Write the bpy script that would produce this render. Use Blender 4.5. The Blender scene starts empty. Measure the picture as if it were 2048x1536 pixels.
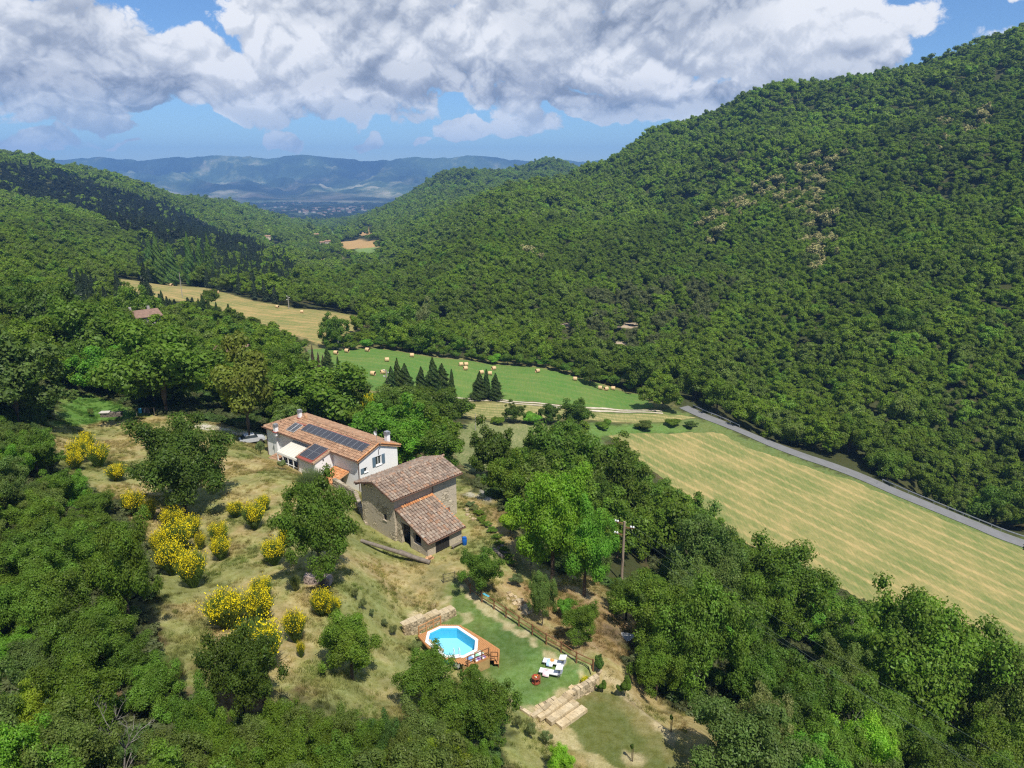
import bpy, bmesh, math, random
import numpy as np
from mathutils import Vector, Matrix

random.seed(7)
RNG = np.random.default_rng(7)
SC = bpy.context.scene
COL = SC.collection

# ------------------------------------------------------------------ camera, light, exposure
CAM_H = 44.0
PITCH = math.radians(16.6)
F = 1420.0                                    # focal length in pixels of the 2048 px wide photograph
cam_d = bpy.data.cameras.new('camera')
cam_d.sensor_width = 36.0
cam_d.lens = F / 2048.0 * 36.0
cam_d.clip_start = 0.5
cam_d.clip_end = 40000.0
cam = bpy.data.objects.new('camera', cam_d)
COL.objects.link(cam)
cam.location = (0, 0, CAM_H)
cam.rotation_euler = (math.pi / 2 - PITCH, 0, 0)
SC.camera = cam

SUN_EL = math.radians(59)
SUN_H = Vector((0.42, -0.907))
SUN_V = Vector((SUN_H.x * math.cos(SUN_EL), SUN_H.y * math.cos(SUN_EL), math.sin(SUN_EL))).normalized()
sun_d = bpy.data.lights.new('sun', 'SUN')
sun_d.energy = 5.0
sun_d.angle = math.radians(0.5)
sun_d.color = (1.0, 0.95, 0.85)
sun = bpy.data.objects.new('sun', sun_d)
COL.objects.link(sun)
sun.rotation_euler = (-SUN_V).to_track_quat('-Z', 'Y').to_euler()
SC.view_settings.view_transform = 'Standard'
SC.view_settings.look = 'None'
SC.view_settings.exposure = 0.25
SC.view_settings.gamma = 1.0
SC.view_settings.use_curve_mapping = False
SC.cycles.use_denoising = False
SC.cycles.filter_width = 1.25
SC.cycles.max_bounces = 5
SC.cycles.diffuse_bounces = 2
SC.cycles.glossy_bounces = 2
SC.cycles.transmission_bounces = 3
SC.cycles.transparent_max_bounces = 6
SC.cycles.volume_bounces = 0
SC.cycles.caustics_reflective = False
SC.cycles.caustics_refractive = False

# ------------------------------------------------------------------ node helpers
class NT:
    def __init__(s, tree):
        s.t = tree
    def n(s, typ, **kw):
        nd = s.t.nodes.new(typ)
        ins = kw.pop('ins', {})
        for k, v in kw.items():
            setattr(nd, k, v)
        for k, v in ins.items():
            s.set(nd, k, v)
        return nd
    def set(s, nd, k, v):
        sock = nd.inputs[k]
        if isinstance(v, bpy.types.NodeSocket):
            s.t.links.new(v, sock)
        else:
            sock.default_value = v
    def math(s, op, a, b=None, c=None, clamp=False):
        nd = s.n('ShaderNodeMath', operation=op, use_clamp=clamp)
        for i, v in enumerate((a, b, c)):
            if v is not None:
                s.set(nd, i, v)
        return nd.outputs[0]
    def vmath(s, op, a, b=None, scale=None):
        nd = s.n('ShaderNodeVectorMath', operation=op)
        s.set(nd, 0, a)
        if b is not None:
            s.set(nd, 1, b)
        if scale is not None:
            s.set(nd, 3, scale)
        return nd
    def noise(s, vec, scale, detail=3.0, rough=0.55, dist=0.0, typ=None):
        nd = s.n('ShaderNodeTexNoise')
        if vec is not None:
            s.set(nd, 'Vector', vec)
        s.set(nd, 'Scale', scale); s.set(nd, 'Detail', detail)
        s.set(nd, 'Roughness', rough); s.set(nd, 'Distortion', dist)
        return nd
    def ramp(s, fac, stops, interp='LINEAR'):
        nd = s.n('ShaderNodeValToRGB')
        cr = nd.color_ramp
        cr.interpolation = interp
        while len(cr.elements) < len(stops):
            cr.elements.new(0.5)
        for e, (p, c) in zip(cr.elements, stops):
            e.position = p
            e.color = (c[0], c[1], c[2], 1.0) if not isinstance(c, (int, float)) else (c, c, c, 1.0)
        s.set(nd, 'Fac', fac)
        return nd.outputs['Color']
    def mix(s, fac, a, b, blend='MIX'):
        nd = s.n('ShaderNodeMix', data_type='RGBA', blend_type=blend)
        s.set(nd, 0, fac)
        for i, v in ((6, a), (7, b)):
            if isinstance(v, tuple) and len(v) == 3:
                v = (v[0], v[1], v[2], 1.0)
            s.set(nd, i, v)
        return nd.outputs[2]
    def mapr(s, v, a, b, c=0.0, d=1.0, smooth=False):
        nd = s.n('ShaderNodeMapRange')
        if smooth:
            nd.interpolation_type = 'SMOOTHSTEP'
        for i, x in enumerate((v, a, b, c, d)):
            s.set(nd, i, x)
        return nd.outputs[0]

def material(name):
    m = bpy.data.materials.new(name)
    m.use_nodes = True
    m.node_tree.nodes.clear()
    k = NT(m.node_tree)
    out = k.n('ShaderNodeOutputMaterial')
    return m, k, out

def surf_mat(name, color, rough=0.8, noise_amt=0.25, noise_scale=3.0, bump=0.0, bump_scale=20.0, metallic=0.0, color2=None, spec=0.3, coords='Object'):
    m, k, out = material(name)
    tc = k.n('ShaderNodeTexCoord')
    n1 = k.noise(tc.outputs[coords], noise_scale, 5.0, 0.6)
    c2 = color2 or tuple(x * (1 - noise_amt) for x in color)
    col = k.mix(k.mapr(n1.outputs[0], 0.35, 0.65), color, c2)
    n2 = k.noise(tc.outputs[coords], noise_scale * 9.0, 3.0, 0.6)
    col = k.mix(k.math('MULTIPLY', k.mapr(n2.outputs[0], 0.3, 0.7), noise_amt), col, tuple(x * 0.45 for x in color))
    b = k.n('ShaderNodeBsdfPrincipled', ins={'Base Color': col, 'Roughness': rough, 'Metallic': metallic})
    b.inputs['Specular IOR Level'].default_value = spec
    if bump:
        bn = k.noise(tc.outputs[coords], bump_scale, 4.0, 0.6)
        bp = k.n('ShaderNodeBump', ins={'Strength': bump, 'Distance': 0.05, 'Height': bn.outputs[0]})
        k.set(b, 'Normal', bp.outputs[0])
    k.t.links.new(b.outputs[0], out.inputs[0])
    return m

# ------------------------------------------------------------------ world: Nishita sky with cumulus
def direction(u, v):
    a = (u - 1024) / F; b = (768 - v) / F
    return Vector((a, math.cos(PITCH) + b * math.sin(PITCH), -math.sin(PITCH) + b * math.cos(PITCH)))

#@@WORLD@@
# cumulus: centre and half size as azimuth / elevation, from where they stand over the valley
CLOUDS = [  # u, v, half width, half height, weight
    (150, 110, 260, 75, 1.0), (60, 60, 190, 70, 1.0), (330, 150, 230, 70, 1.0), (560, 160, 200, 62, 1.0), (760, 185, 140, 48, 1.0),
    (640, 60, 190, 90, 1.0), (860, 90, 270, 100, 1.1), (1080, 60, 300, 110, 1.1), (1330, 100, 260, 90, 1.1), (1560, 70, 230, 85, 1.1), (1740, 95, 110, 62, 0.95),
    (1200, 195, 270, 30, 0.95), (1010, 190, 80, 20, 0.8), (1400, 205, 200, 26, 0.9), (235, 208, 130, 22, 0.95), (40, 205, 70, 26, 0.8),
    (566, 264, 44, 17, 1.15), (936, 256, 66, 21, 1.15), (1072, 250, 66, 22, 0.85), (228, 270, 42, 14, 1.0), (120, 245, 100, 20, 0.8), (50, 292, 100, 14, 0.9), (150, 268, 60, 10, 0.4), (840, 266, 18, 6, 0.5),
    (700, -60, 700, 70, 1.0), (1300, -80, 420, 90, 1.0), (1920, 0, 130, 9, 0.5), (420, 22, 60, 26, 0.45), (268, 306, 26, 5, 0.5), (730, 272, 14, 8, 0.4), (1960, 68, 50, 8, 0.3)]
def build_world():
    w = bpy.data.worlds.new('World')
    SC.world = w
    w.use_nodes = True
    w.node_tree.nodes.clear()
    k = NT(w.node_tree)
    out = k.n('ShaderNodeOutputWorld')
    sky = k.n('ShaderNodeTexSky', sky_type='NISHITA', sun_disc=False)
    sky.sun_elevation = SUN_EL
    sky.sun_rotation = math.atan2(SUN_H.x, SUN_H.y)
    sky.altitude = 400.0
    sky.air_density = 1.0
    sky.dust_density = 0.0
    sky.ozone_density = 2.5
    tc = k.n('ShaderNodeTexCoord')
    sep = k.n('ShaderNodeSeparateXYZ', ins={0: tc.outputs['Generated']})
    az = k.math('ARCTAN2', sep.outputs[0], sep.outputs[1])
    el = k.math('ARCSINE', sep.outputs[2])
    p = k.n('ShaderNodeCombineXYZ', ins={0: az, 1: el}).outputs[0]
    def noise2(vec, scale, detail, rough, dist=0.0):
        nd = k.noise(vec, scale, detail, rough, dist); nd.noise_dimensions = '2D'; return nd
    wrp = noise2(p, 6.0, 4.0, 0.55)
    pw = k.vmath('ADD', p, k.vmath('SCALE', k.vmath('SUBTRACT', wrp.outputs['Color'], (0.5, 0.5, 0.5)).outputs[0], scale=0.09).outputs[0]).outputs[0]
    acc = None; hgt = None
    for (u, v, ru, rv, wt) in CLOUDS:
        d = direction(u, v).normalized()
        ca, ce = math.atan2(d.x, d.y), math.asin(d.z)
        ra = ru / F * 0.95; re = rv / F * 0.95
        q = k.vmath('MULTIPLY', k.vmath('SUBTRACT', pw, (ca, ce, 0)).outputs[0], (1 / ra, 1 / re, 0))
        dt = k.vmath('DOT_PRODUCT', q.outputs[0], q.outputs[0]).outputs['Value']
        b = k.math('MULTIPLY_ADD', dt, -wt, wt)
        acc = b if acc is None else k.math('SMOOTH_MAX', acc, b, 0.25)
    for (u, v, ru, rv, wt) in ((360, 32, 110, 50, 1.1), (1960, 50, 190, 90, 1.1), (922, 206, 36, 22, .9), (800, 150, 18, 14, .8), (620, 250, 300, 16, .5), (470, 262, 60, 20, .8)):
        d = direction(u, v).normalized()
        q = k.vmath('MULTIPLY', k.vmath('SUBTRACT', pw, (math.atan2(d.x, d.y), math.asin(d.z), 0)).outputs[0], (F / ru, F / rv, 0))
        dt = k.vmath('DOT_PRODUCT', q.outputs[0], q.outputs[0]).outputs['Value']
        acc = k.math('SUBTRACT', acc, k.math('MAXIMUM', k.math('MULTIPLY_ADD', dt, -wt, wt), 0.0))
    # elsewhere round the sky: ordinary broken cumulus
    base = noise2(p, 2.2, 3.0, 0.5)
    behind = k.mapr(k.math('ABSOLUTE', az), 0.75, 1.0, 0.0, 1.0, smooth=True)
    above = k.mapr(el, 0.33, 0.45, 0.0, 1.0, smooth=True)
    gen = k.math('SUBTRACT', k.math('MULTIPLY', base.outputs[0], 4.0), 2.1)
    other = k.math('MAXIMUM', behind, above)
    acc = k.math('ADD', k.math('MULTIPLY', k.math('MAXIMUM', acc, -1.5), k.math('SUBTRACT', 1.0, other)), k.math('MULTIPLY', gen, other))
    def billow(ox, oy, octs):
        q = k.vmath('ADD', pn, (ox, oy, 0)).outputs[0]
        h = None
        for sc_, w_ in octs:
            n_ = noise2(q, sc_, 0.0, 0.5)
            v_ = k.math('MULTIPLY', k.math('ABSOLUTE', k.math('SUBTRACT', n_.outputs[0], 0.5)), w_)
            h = v_ if h is None else k.math('ADD', h, v_)
        return h
    pn = k.vmath('MULTIPLY', k.vmath('ADD', p, k.vmath('SCALE', wrp.outputs['Color'], scale=0.035).outputs[0]).outputs[0], (1.0, 1.25, 1.0)).outputs[0]
    O = [(7.0, 1.6), (15.0, 1.0), (32.0, 0.50), (68.0, 0.26), (145.0, 0.15), (310.0, 0.10)]
    b0 = billow(0.0, 0.0, O)
    bl = billow(0.0, 0.0, O[:5]); b1 = billow(-0.004, 0.014, O[:5])
    d0 = k.math('ADD', acc, k.math('MULTIPLY', k.math('SUBTRACT', b0, 0.31), 2.3))
    alpha = k.mapr(d0, -0.08, 0.34, 0.0, 1.0, smooth=True)
    relief = k.math('SUBTRACT', bl, b1)
    lit = k.mapr(relief, -0.22, 0.22, 0.0, 1.0, smooth=True)
    tall = k.mapr(bl, 0.12, 0.60, 0.0, 1.0)
    thick = k.mapr(acc, 0.1, 1.4, 0.0, 1.0)
    big = noise2(pn, 5.0, 3.0, 0.5)
    shade = k.math('ADD', k.math('ADD', k.math('MULTIPLY', lit, 0.36), k.math('MULTIPLY', tall, 0.34)), k.math('MULTIPLY', k.mapr(big.outputs[0], 0.36, 0.60), 0.34))
    shade = k.math('ADD', shade, k.math('SUBTRACT', 0.20, k.math('MULTIPLY', thick, 0.12)), clamp=True)
    basem = None
    for (u, v, ru, rv) in ((960, 168, 380, 40), (1340, 212, 300, 26), (120, 172, 300, 30), (650, 228, 300, 20), (230, 230, 150, 13), (1350, 40, 170, 36), (1640, 150, 150, 30), (1500, 5, 150, 24)):
        d = direction(u, v).normalized()
        q = k.vmath('MULTIPLY', k.vmath('SUBTRACT', pw, (math.atan2(d.x, d.y), math.asin(d.z), 0)).outputs[0], (F / ru, F / rv, 0))
        dt = k.vmath('DOT_PRODUCT', q.outputs[0], q.outputs[0]).outputs['Value']
        b = k.math('SUBTRACT', 1.0, dt, clamp=True); b = k.math('MULTIPLY', b, k.math('SUBTRACT', 2.0, b))
        basem = b if basem is None else k.math('MAXIMUM', basem, b)
    shade = k.math('SUBTRACT', shade, k.math('MULTIPLY', k.math('MULTIPLY', basem, k.mapr(tall, 0.0, 1.0, 1.1, 0.6)), 0.42), clamp=True)
    ccol = k.ramp(shade, [(0.0, (0.26, 0.30, 0.38)), (0.35, (0.44, 0.48, 0.56)), (0.7, (0.68, 0.71, 0.76)), (1.0, (0.92, 0.93, 0.95))])
    skyc = k.vmath('MULTIPLY', sky.outputs[0], (0.66 * SKY_K, 0.86 * SKY_K, 1.10 * SKY_K)).outputs[0]
    # thin clouds low down are veiled by the air in front of them
    veil = k.mapr(el, 0.0, 0.10, 0.55, 1.0)
    fin = k.mix(k.math('MULTIPLY', alpha, veil), skyc, k.vmath('SCALE', ccol, scale=7.4).outputs[0])
    bg = k.n('ShaderNodeBackground', ins={'Color': fin, 'Strength': 0.12})
    # the rest of the sky: the same broken cumulus, without the detail that only the open view over the valley needs
    rest = k.mapr(k.math('ADD', base.outputs[0], k.math('MULTIPLY', k.math('SUBTRACT', noise2(p, 11.0, 4.0, 0.6).outputs[0], 0.5), 0.5)), 0.52, 0.62, 0.0, 1.0, smooth=True)
    rc = k.mix(k.math('MULTIPLY', rest, k.mapr(el, -0.02, 0.0, 0.0, 1.0)), skyc, (5.6, 5.8, 6.1))
    bg2 = k.n('ShaderNodeBackground', ins={'Color': rc, 'Strength': 0.12})
    inside = k.math('MULTIPLY', k.math('LESS_THAN', k.math('ABSOLUTE', az), 0.95), k.math('MULTIPLY', k.math('LESS_THAN', el, 0.45), k.math('GREATER_THAN', el, -0.01)))
    mx = k.n('ShaderNodeMixShader', ins={0: inside, 1: bg2.outputs[0], 2: bg.outputs[0]})
    k.t.links.new(mx.outputs[0], out.inputs[0])
SKY_K = 0.80
build_world()
#@@WORLDEND@@

# ------------------------------------------------------------------ pixel -> world helpers
CT, ST = math.cos(PITCH), math.sin(PITCH)
def ray(u, v):
    a = (u - 1024) / F; b = (768 - v) / F
    return a, CT + b * ST, -ST + b * CT
def P(u, v, z=0.0):
    a, y, zz = ray(u, v)
    t = (z - CAM_H) / zz
    return (a * t, y * t, z)
def PY(u, v, y, off=0.0):
    a, yy, zz = ray(u, v)
    t = y / yy
    return (a * t, y, CAM_H + zz * t - off)
def proj(x, y, z):
    zc = z - CAM_H
    d = y * CT - zc * ST
    return 1024 + F * x / d, 768 - F * (zc * CT + y * ST) / d, d

# ------------------------------------------------------------------ value noise in numpy
_lat = RNG.random((256, 256))
def vnoise(x, y):
    xi = np.floor(x).astype(int); yi = np.floor(y).astype(int)
    fx = x - xi; fy = y - yi
    fx = fx * fx * (3 - 2 * fx); fy = fy * fy * (3 - 2 * fy)
    g = lambda i, j: _lat[i & 255, j & 255]
    return (g(xi, yi) * (1 - fx) + g(xi + 1, yi) * fx) * (1 - fy) + (g(xi, yi + 1) * (1 - fx) + g(xi + 1, yi + 1) * fx) * fy - 0.5
def fbm(x, y, o=4):
    r = 0; a = 1.0
    for i in range(o):
        r = r + a * vnoise(x * 2 ** i + 17.3 * i, y * 2 ** i + 5.1 * i); a *= 0.5
    return r

# ------------------------------------------------------------------ terrain
CTRL = []
def cz(u, v, z): CTRL.append(P(u, v, z))
def cy(u, v, y, off=0.0): CTRL.append(PY(u, v, y, off))
def cw(x, y, z): CTRL.append((x, y, z))
# lawns, yards
for u, v in ((840, 1255), (930, 1165), (1060, 1430), (1190, 1343), (1000, 1300), (860, 1120), (950, 1100), (900, 1160)): cz(u, v, 0.0)
for u, v in ((1110, 1450), (1250, 1370), (1420, 1500), (1250, 1500)): cz(u, v, -1.1)
cw(-6, 96, -0.3); cw(-14.4, 78, 0); cw(-20, 86, 0.3); cw(-22, 92, 0); cw(-30, 98, 0.4); cw(-40, 106, 0.6); cw(-18, 100, -1.0); cw(-30, 110, -1.6)
cw(-25, 88, 2.6); cw(-34, 95, 2.9); cw(-43, 101, 2.6); cw(-21.5, 82, 2.2)
# meadow slope
for x, y in ((-17, 62), (-12, 50), (-24, 70), (-33, 66), (-26, 54), (-18, 42), (-8, 40), (-40, 74), (-33, 52), (-28, 36), (-38, 60), (-12, 30), (-22, 26)):
    cw(x, y, 0.245 * (51 - x - y) + (3.2 if x + y > 40 and x < -15 else 0))
cw(-30, 15, 17); cw(0, 15, 7.5); cw(0, 30, 3.2); cw(18, 18, 0); cw(40, 25, -10); cw(-50, 30, 19); cw(-60, 60, 13)
cw(-52, 90, 4.5); cw(-62, 84, 7.5); cw(-71, 112, 2.6); cw(-60, 125, 1.5); cw(-45, 122, -0.5); cw(-85, 100, 9); cw(-95, 130, 6); cw(-110, 80, 20)
# slope right of the fence, belt
cz(1250, 1270, -4.0); cz(1240, 1150, -8.0); cz(1100, 1120, -3.2); cz(1000, 990, -3.0); cz(1310, 1400, -3.8)
cz(1440, 1500, -3.6); cz(1700, 1530, -15); cz(2000, 1530, -22); cz(1350, 1200, -14); cz(1500, 1300, -17)
cz(1130, 1010, -10)
# big mown field and road
cz(1290, 868, -29); cz(1390, 1005, -32); cz(1720, 1200, -37); cz(2048, 1310, -42); cz(2048, 1090, -42); cz(1700, 940, -35); cz(1440, 848, -30)
cz(1600, 1080, -35); cz(1370, 815, -29.5); cz(1200, 880, -27); cz(1050, 860, -22); cz(1000, 900, -17)
cw(150, 130, -46); cw(170, 90, -50); cw(120, 80, -42)
# field with bales
cz(692, 700, -15.5); cz(745, 748, -13.5); cz(1202, 780, -27.5); cz(1300, 815, -29); cz(935, 735, -21); cz(920, 797, -22); cz(850, 712, -19); cz(1075, 745, -24)
# upper left field
cy(430, 584, 387, 0); cy(205, 557, 400, 0); cy(600, 620, 330); cy(740, 655, 290); cy(640, 660, 270); cy(330, 600, 300)
cz(500, 640, -14); cz(350, 720, -6); cz(200, 700, 0); cz(560, 760, -9); cz(680, 860, -4)
# left valley side and ridge (canopy, so minus tree height)
for u, v, y, o in ((100, 450, 520, 8), (300, 470, 640, 8), (0, 560, 260, 9), (0, 460, 420, 8), (340, 540, 470, 8), (450, 470, 900, 8), (500, 545, 500, 8), (600, 540, 560, 8),
                   (0, 312, 1050, 7), (150, 332, 1250, 7), (300, 378, 1450, 7), (450, 405, 1700, 7), (600, 442, 1900, 7), (200, 400, 900, 8), (380, 450, 1100, 7), (100, 380, 850, 8),
                   (560, 480, 1200, 7), (640, 500, 900, 7), (620, 555, 560, 7), (690, 590, 420, 7), (150, 520, 430, 8), (0, 390, 700, 8)):
    cy(u, v, y, o)
cy(720, 490, 1000); cy(715, 465, 1450); cy(620, 500, 1000, 6); cy(700, 525, 800, 0)
# right hill
for u, v, y, o in ((2048, 62, 800, 8), (1700, 140, 880, 8), (1500, 187, 930, 8), (1300, 264, 1000, 8), (1200, 327, 1060, 8), (2000, 200, 620, 8), (2000, 400, 420, 8), (2000, 700, 265, 8),
                   (1700, 300, 620, 8), (1700, 500, 400, 8), (1700, 700, 270, 8), (1400, 300, 780, 8), (1400, 400, 640, 8), (1400, 500, 480, 8), (1400, 600, 360, 8), (1400, 700, 285, 8),
                   (1200, 400, 740, 8), (1200, 500, 490, 8), (1200, 600, 370, 8), (1000, 392, 830, 8), (1000, 430, 640, 8), (1000, 500, 460, 8), (1000, 600, 340, 8),
                   (850, 440, 1000, 8), (850, 500, 640, 8), (800, 560, 460, 8), (760, 520, 760, 8), (2000, 900, 210, 8), (1900, 820, 225, 8), (1600, 800, 240, 8), (1500, 780, 245, 8)):
    cy(u, v, y, o)
cw(270, 260, 8); cw(330, 330, 40); cw(420, 500, 110); cw(600, 700, 210); cw(170, 170, -30)
cy(1000, 690, 278, 4); cy(1250, 745, 262, 4); cy(860, 660, 300, 5); cy(760, 640, 315, 5); cy(700, 560, 500, 7)
# mid-distance right hills
for u, v, y in ((925, 336, 1900), (1090, 322, 2200), (850, 372, 1850), (780, 412, 1700), (700, 440, 1900), (1150, 335, 2300), (1000, 352, 2000), (640, 452, 2100), (860, 420, 1400)):
    cy(u, v, y, 7)
# behind the ridges
for u, y, z in ((2048, 1300, 120), (1700, 1400, 70), (1500, 1400, 40), (1300, 1500, 0), (1200, 1500, -20), (0, 1700, 0), (150, 1900, -40), (300, 2200, -70), (450, 2500, -110), (925, 2700, -60), (1090, 2900, -60)):
    a = (u - 1024) / F
    cw(a * y, y, z)
for u in (-200, 100, 400, 620, 800, 1100, 1500, 2100):
    a = (u - 1024) / F
    cw(a * 3600, 3600, -172); cw(a * 5200, 5200, -196); cw(a * 7500, 7500, -212)
CTRL = np.array(CTRL)

def feat(x, y):
    return x / y * 1.6, np.log(y) * 0.55
fs, ft = feat(CTRL[:, 0], CTRL[:, 1])
fq = (CTRL[:, 2] - CAM_H) / CTRL[:, 1]
def _U(r2): return 0.5 * r2 * np.log(r2 + 1e-12)
def tps_fit(sm=2e-4):
    n = len(fs)
    K = _U((fs[:, None] - fs[None]) ** 2 + (ft[:, None] - ft[None]) ** 2) + sm * np.eye(n)
    Pm = np.stack([np.ones(n), fs, ft], 1)
    A = np.block([[K, Pm], [Pm.T, np.zeros((3, 3))]])
    return np.linalg.solve(A, np.concatenate([fq, np.zeros(3)]))
TPS = tps_fit()
def tps_eval(x, y):
    s, t = feat(x, y)
    r = TPS[-3] + TPS[-2] * s + TPS[-1] * t
    for i in range(len(fs)):
        r = r + TPS[i] * _U((s - fs[i]) ** 2 + (t - ft[i]) ** 2)
    return r * y + CAM_H

def poly_sd(px, py, poly):
    """signed distance, negative inside"""
    poly = np.asarray([p[:2] for p in poly], float)
    d = np.full(px.shape, 1e18); inside = np.zeros(px.shape, bool)
    n = len(poly)
    for i in range(n):
        ax, ay = poly[i]; bx, by = poly[(i + 1) % n]
        ex, ey = bx - ax, by - ay
        t = np.clip(((px - ax) * ex + (py - ay) * ey) / (ex * ex + ey * ey + 1e-12), 0, 1)
        d = np.minimum(d, (px - ax - t * ex) ** 2 + (py - ay - t * ey) ** 2)
        if ay != by:
            c = ((ay > py) != (by > py)) & (px < ex * (py - ay) / ey + ax)
            inside ^= c
    d = np.sqrt(d)
    return np.where(inside, -d, d)
def sstep(x, a, b):
    t = np.clip((x - a) / (b - a), 0, 1)
    return t * t * (3 - 2 * t)

LAWN1 = [P(*p) for p in ((838, 1262), (890, 1205), (905, 1160), (940, 1180), (1192, 1345), (1175, 1362), (1062, 1428), (1040, 1415), (925, 1335))]
LAWN2 = [P(*p, -1.1) for p in ((1195, 1362), (1305, 1440), (1440, 1545), (1330, 1640), (1120, 1500), (1085, 1430))]
YARD = [(-21.5, 93), (-13.7, 78.2), (-10.5, 73), (-4.5, 72.5), (1, 80), (-1, 90), (-8, 97), (-14, 98)]
HOUSE_PAD = [(-21, 92.3), (-41, 107.5), (-35, 114), (-15, 99)]
gy = np.exp(np.concatenate([np.linspace(np.log(9), np.log(30), 50)[:-1], np.linspace(np.log(30), np.log(130), 400)[:-1], np.linspace(np.log(130), np.log(450), 210)[:-1], np.linspace(np.log(450), np.log(7600), 240)]))
gs = np.linspace(-1.15, 1.2, 540)
GS, GY = np.meshgrid(gs, gy)
GX = GS * GY
GZ = tps_eval(GX, GY)
far = sstep(GY, 140, 500)
GZ += fbm(GX / 9, GY / 9, 3) * 0.5 * (1 - far) * sstep(GY, 10, 30)
hill = far * (1 - sstep(GY, 2600, 3600))
GZ += (fbm(GX / 110, GY / 110, 4) * 22 - np.abs(fbm(GX / 150 + GY / 260 + 3, GY / 400, 2)) * 26 * sstep(GY, 300, 600)) * hill * (0.25 + 0.75 * sstep(GZ, -30, 40)) + fbm(GX / 420 + 9, GY / 420, 3) * 26 * sstep(GY, 900, 1800) * hill
GZ += fbm(GX / 300 + 3, GY / 300, 3) * 10 * sstep(GY, 2600, 3600)
for poly, z, fo in ((LAWN1, 0.0, 1.2), (LAWN2, -1.15, 1.4), (YARD, 0.0, 2.5), (HOUSE_PAD, 0.0, 2.0)):
    sd = poly_sd(GX, GY, poly)
    w = 1 - sstep(sd, 0.0, fo)
    if poly is LAWN2: z = -1.15 + 0.5 * (1 - sstep(np.hypot(GX - LAWN2[5][0], GY - LAWN2[5][1]), 1.0, 6.0))
    GZ = GZ * (1 - w) + z * w
_fp = np.array([P(*p) for p in ((1290, 868, -29), (1390, 1005, -32), (1720, 1200, -37), (2048, 1310, -42), (2048, 1090, -41), (1700, 940, -35), (1440, 848, -30), (1370, 815, -29.5))] + [(170, 118, -46)])
_pc = np.linalg.lstsq(np.c_[_fp[:, :2], np.ones(len(_fp))], _fp[:, 2], rcond=None)[0]
_fpoly = [_fp[0], _fp[7], _fp[6], _fp[5], _fp[4], (185, 112), (175, 80), _fp[3], _fp[2], _fp[1]]
_w = 1 - sstep(poly_sd(GX, GY, _fpoly), 0.0, 16.0)
GZ = GZ * (1 - _w) + (_pc[0] * GX + _pc[1] * GY + _pc[2] + np.sin(GX / 26.0) * 0.35) * _w
def tz(x, y):
    x = np.atleast_1d(np.asarray(x, float)); y = np.atleast_1d(np.asarray(y, float))
    y = np.clip(y, gy[0], gy[-1] * 0.9999)
    s = np.clip(x / y, gs[0], gs[-1] * 0.9999)
    i = np.clip(np.searchsorted(gy, y) - 1, 0, len(gy) - 2)
    fy = (y - gy[i]) / (gy[i + 1] - gy[i])
    sj = (s - gs[0]) / (gs[1] - gs[0]); j = np.clip(sj.astype(int), 0, len(gs) - 2); fx = sj - j
    return (GZ[i, j] * (1 - fx) + GZ[i, j + 1] * fx) * (1 - fy) + (GZ[i + 1, j] * (1 - fx) + GZ[i + 1, j + 1] * fx) * fy
def z_at(x, y): return float(tz(x, y)[0])
def hit(u, v, ymin=12.0):
    a, yy, zz = ray(u, v)
    ys = gy[gy >= ymin]
    xs = a / yy * ys
    d = CAM_H + zz / yy * ys - tz(xs, ys)
    k = np.nonzero(d < 0)[0]
    if len(k) == 0:
        i = len(ys) - 1
    else:
        i = k[0]
    if i == 0:
        y = ys[0]
    else:
        y = ys[i - 1] + (ys[i] - ys[i - 1]) * d[i - 1] / (d[i - 1] - d[i] + 1e-9)
    x = a / yy * y
    return (float(x), float(y), z_at(x, y))

# ------------------------------------------------------------------ object helpers
def tag(o, label=None, cat=None, group=None, kind=None):
    if label: o['label'] = label
    if cat: o['category'] = cat
    if group: o['group'] = group
    if kind: o['kind'] = kind
    return o
def link(o, parent=None):
    COL.objects.link(o)
    if parent: o.parent = parent
    return o
def mesh_np(name, V, Fc, mats=(), smooth=False, mat_idx=None, attrs=None):
    """V (n,3), Fc (m,k) int array or list of arrays of differing k"""
    me = bpy.data.meshes.new(name)
    V = np.asarray(V, np.float32)
    if not isinstance(Fc, list): Fc = [Fc]
    Fc = [np.asarray(f, np.int32) for f in Fc if len(f)]
    me.vertices.add(len(V)); me.vertices.foreach_set('co', V.ravel())
    nl = sum(f.size for f in Fc); nf = sum(len(f) for f in Fc)
    me.loops.add(nl); me.loops.foreach_set('vertex_index', np.concatenate([f.ravel() for f in Fc]))
    tot = np.concatenate([np.full(len(f), f.shape[1], np.int32) for f in Fc])
    me.polygons.add(nf)
    me.polygons.foreach_set('loop_start', np.concatenate([[0], np.cumsum(tot)[:-1]]).astype(np.int32))
    me.polygons.foreach_set('loop_total', tot)
    if smooth is not False:
        me.polygons.foreach_set('use_smooth', np.full(nf, True))
    if mat_idx is not None:
        me.polygons.foreach_set('material_index', np.asarray(mat_idx, np.int32))
    for m in mats: me.materials.append(m)
    for nm, (dom, typ, arr) in (attrs or {}).items():
        at = me.attributes.new(nm, typ, dom)
        arr = np.asarray(arr, np.float32)
        at.data.foreach_set({'FLOAT': 'value', 'FLOAT_COLOR': 'color', 'FLOAT_VECTOR': 'vector'}[typ], arr.ravel())
    me.update(); me.validate()
    return me
def obj(name, me, parent=None, loc=None, rotz=0.0):
    o = bpy.data.objects.new(name, me)
    link(o, parent)
    if loc is not None: o.location = loc
    if rotz: o.rotation_euler = (0, 0, rotz)
    return o
def empty(name, loc=(0, 0, 0), rotz=0.0, parent=None):
    o = bpy.data.objects.new(name, None)
    o.empty_display_size = 0.3
    link(o, parent)
    o.location = loc; o.rotation_euler = (0, 0, rotz)
    return o

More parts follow.
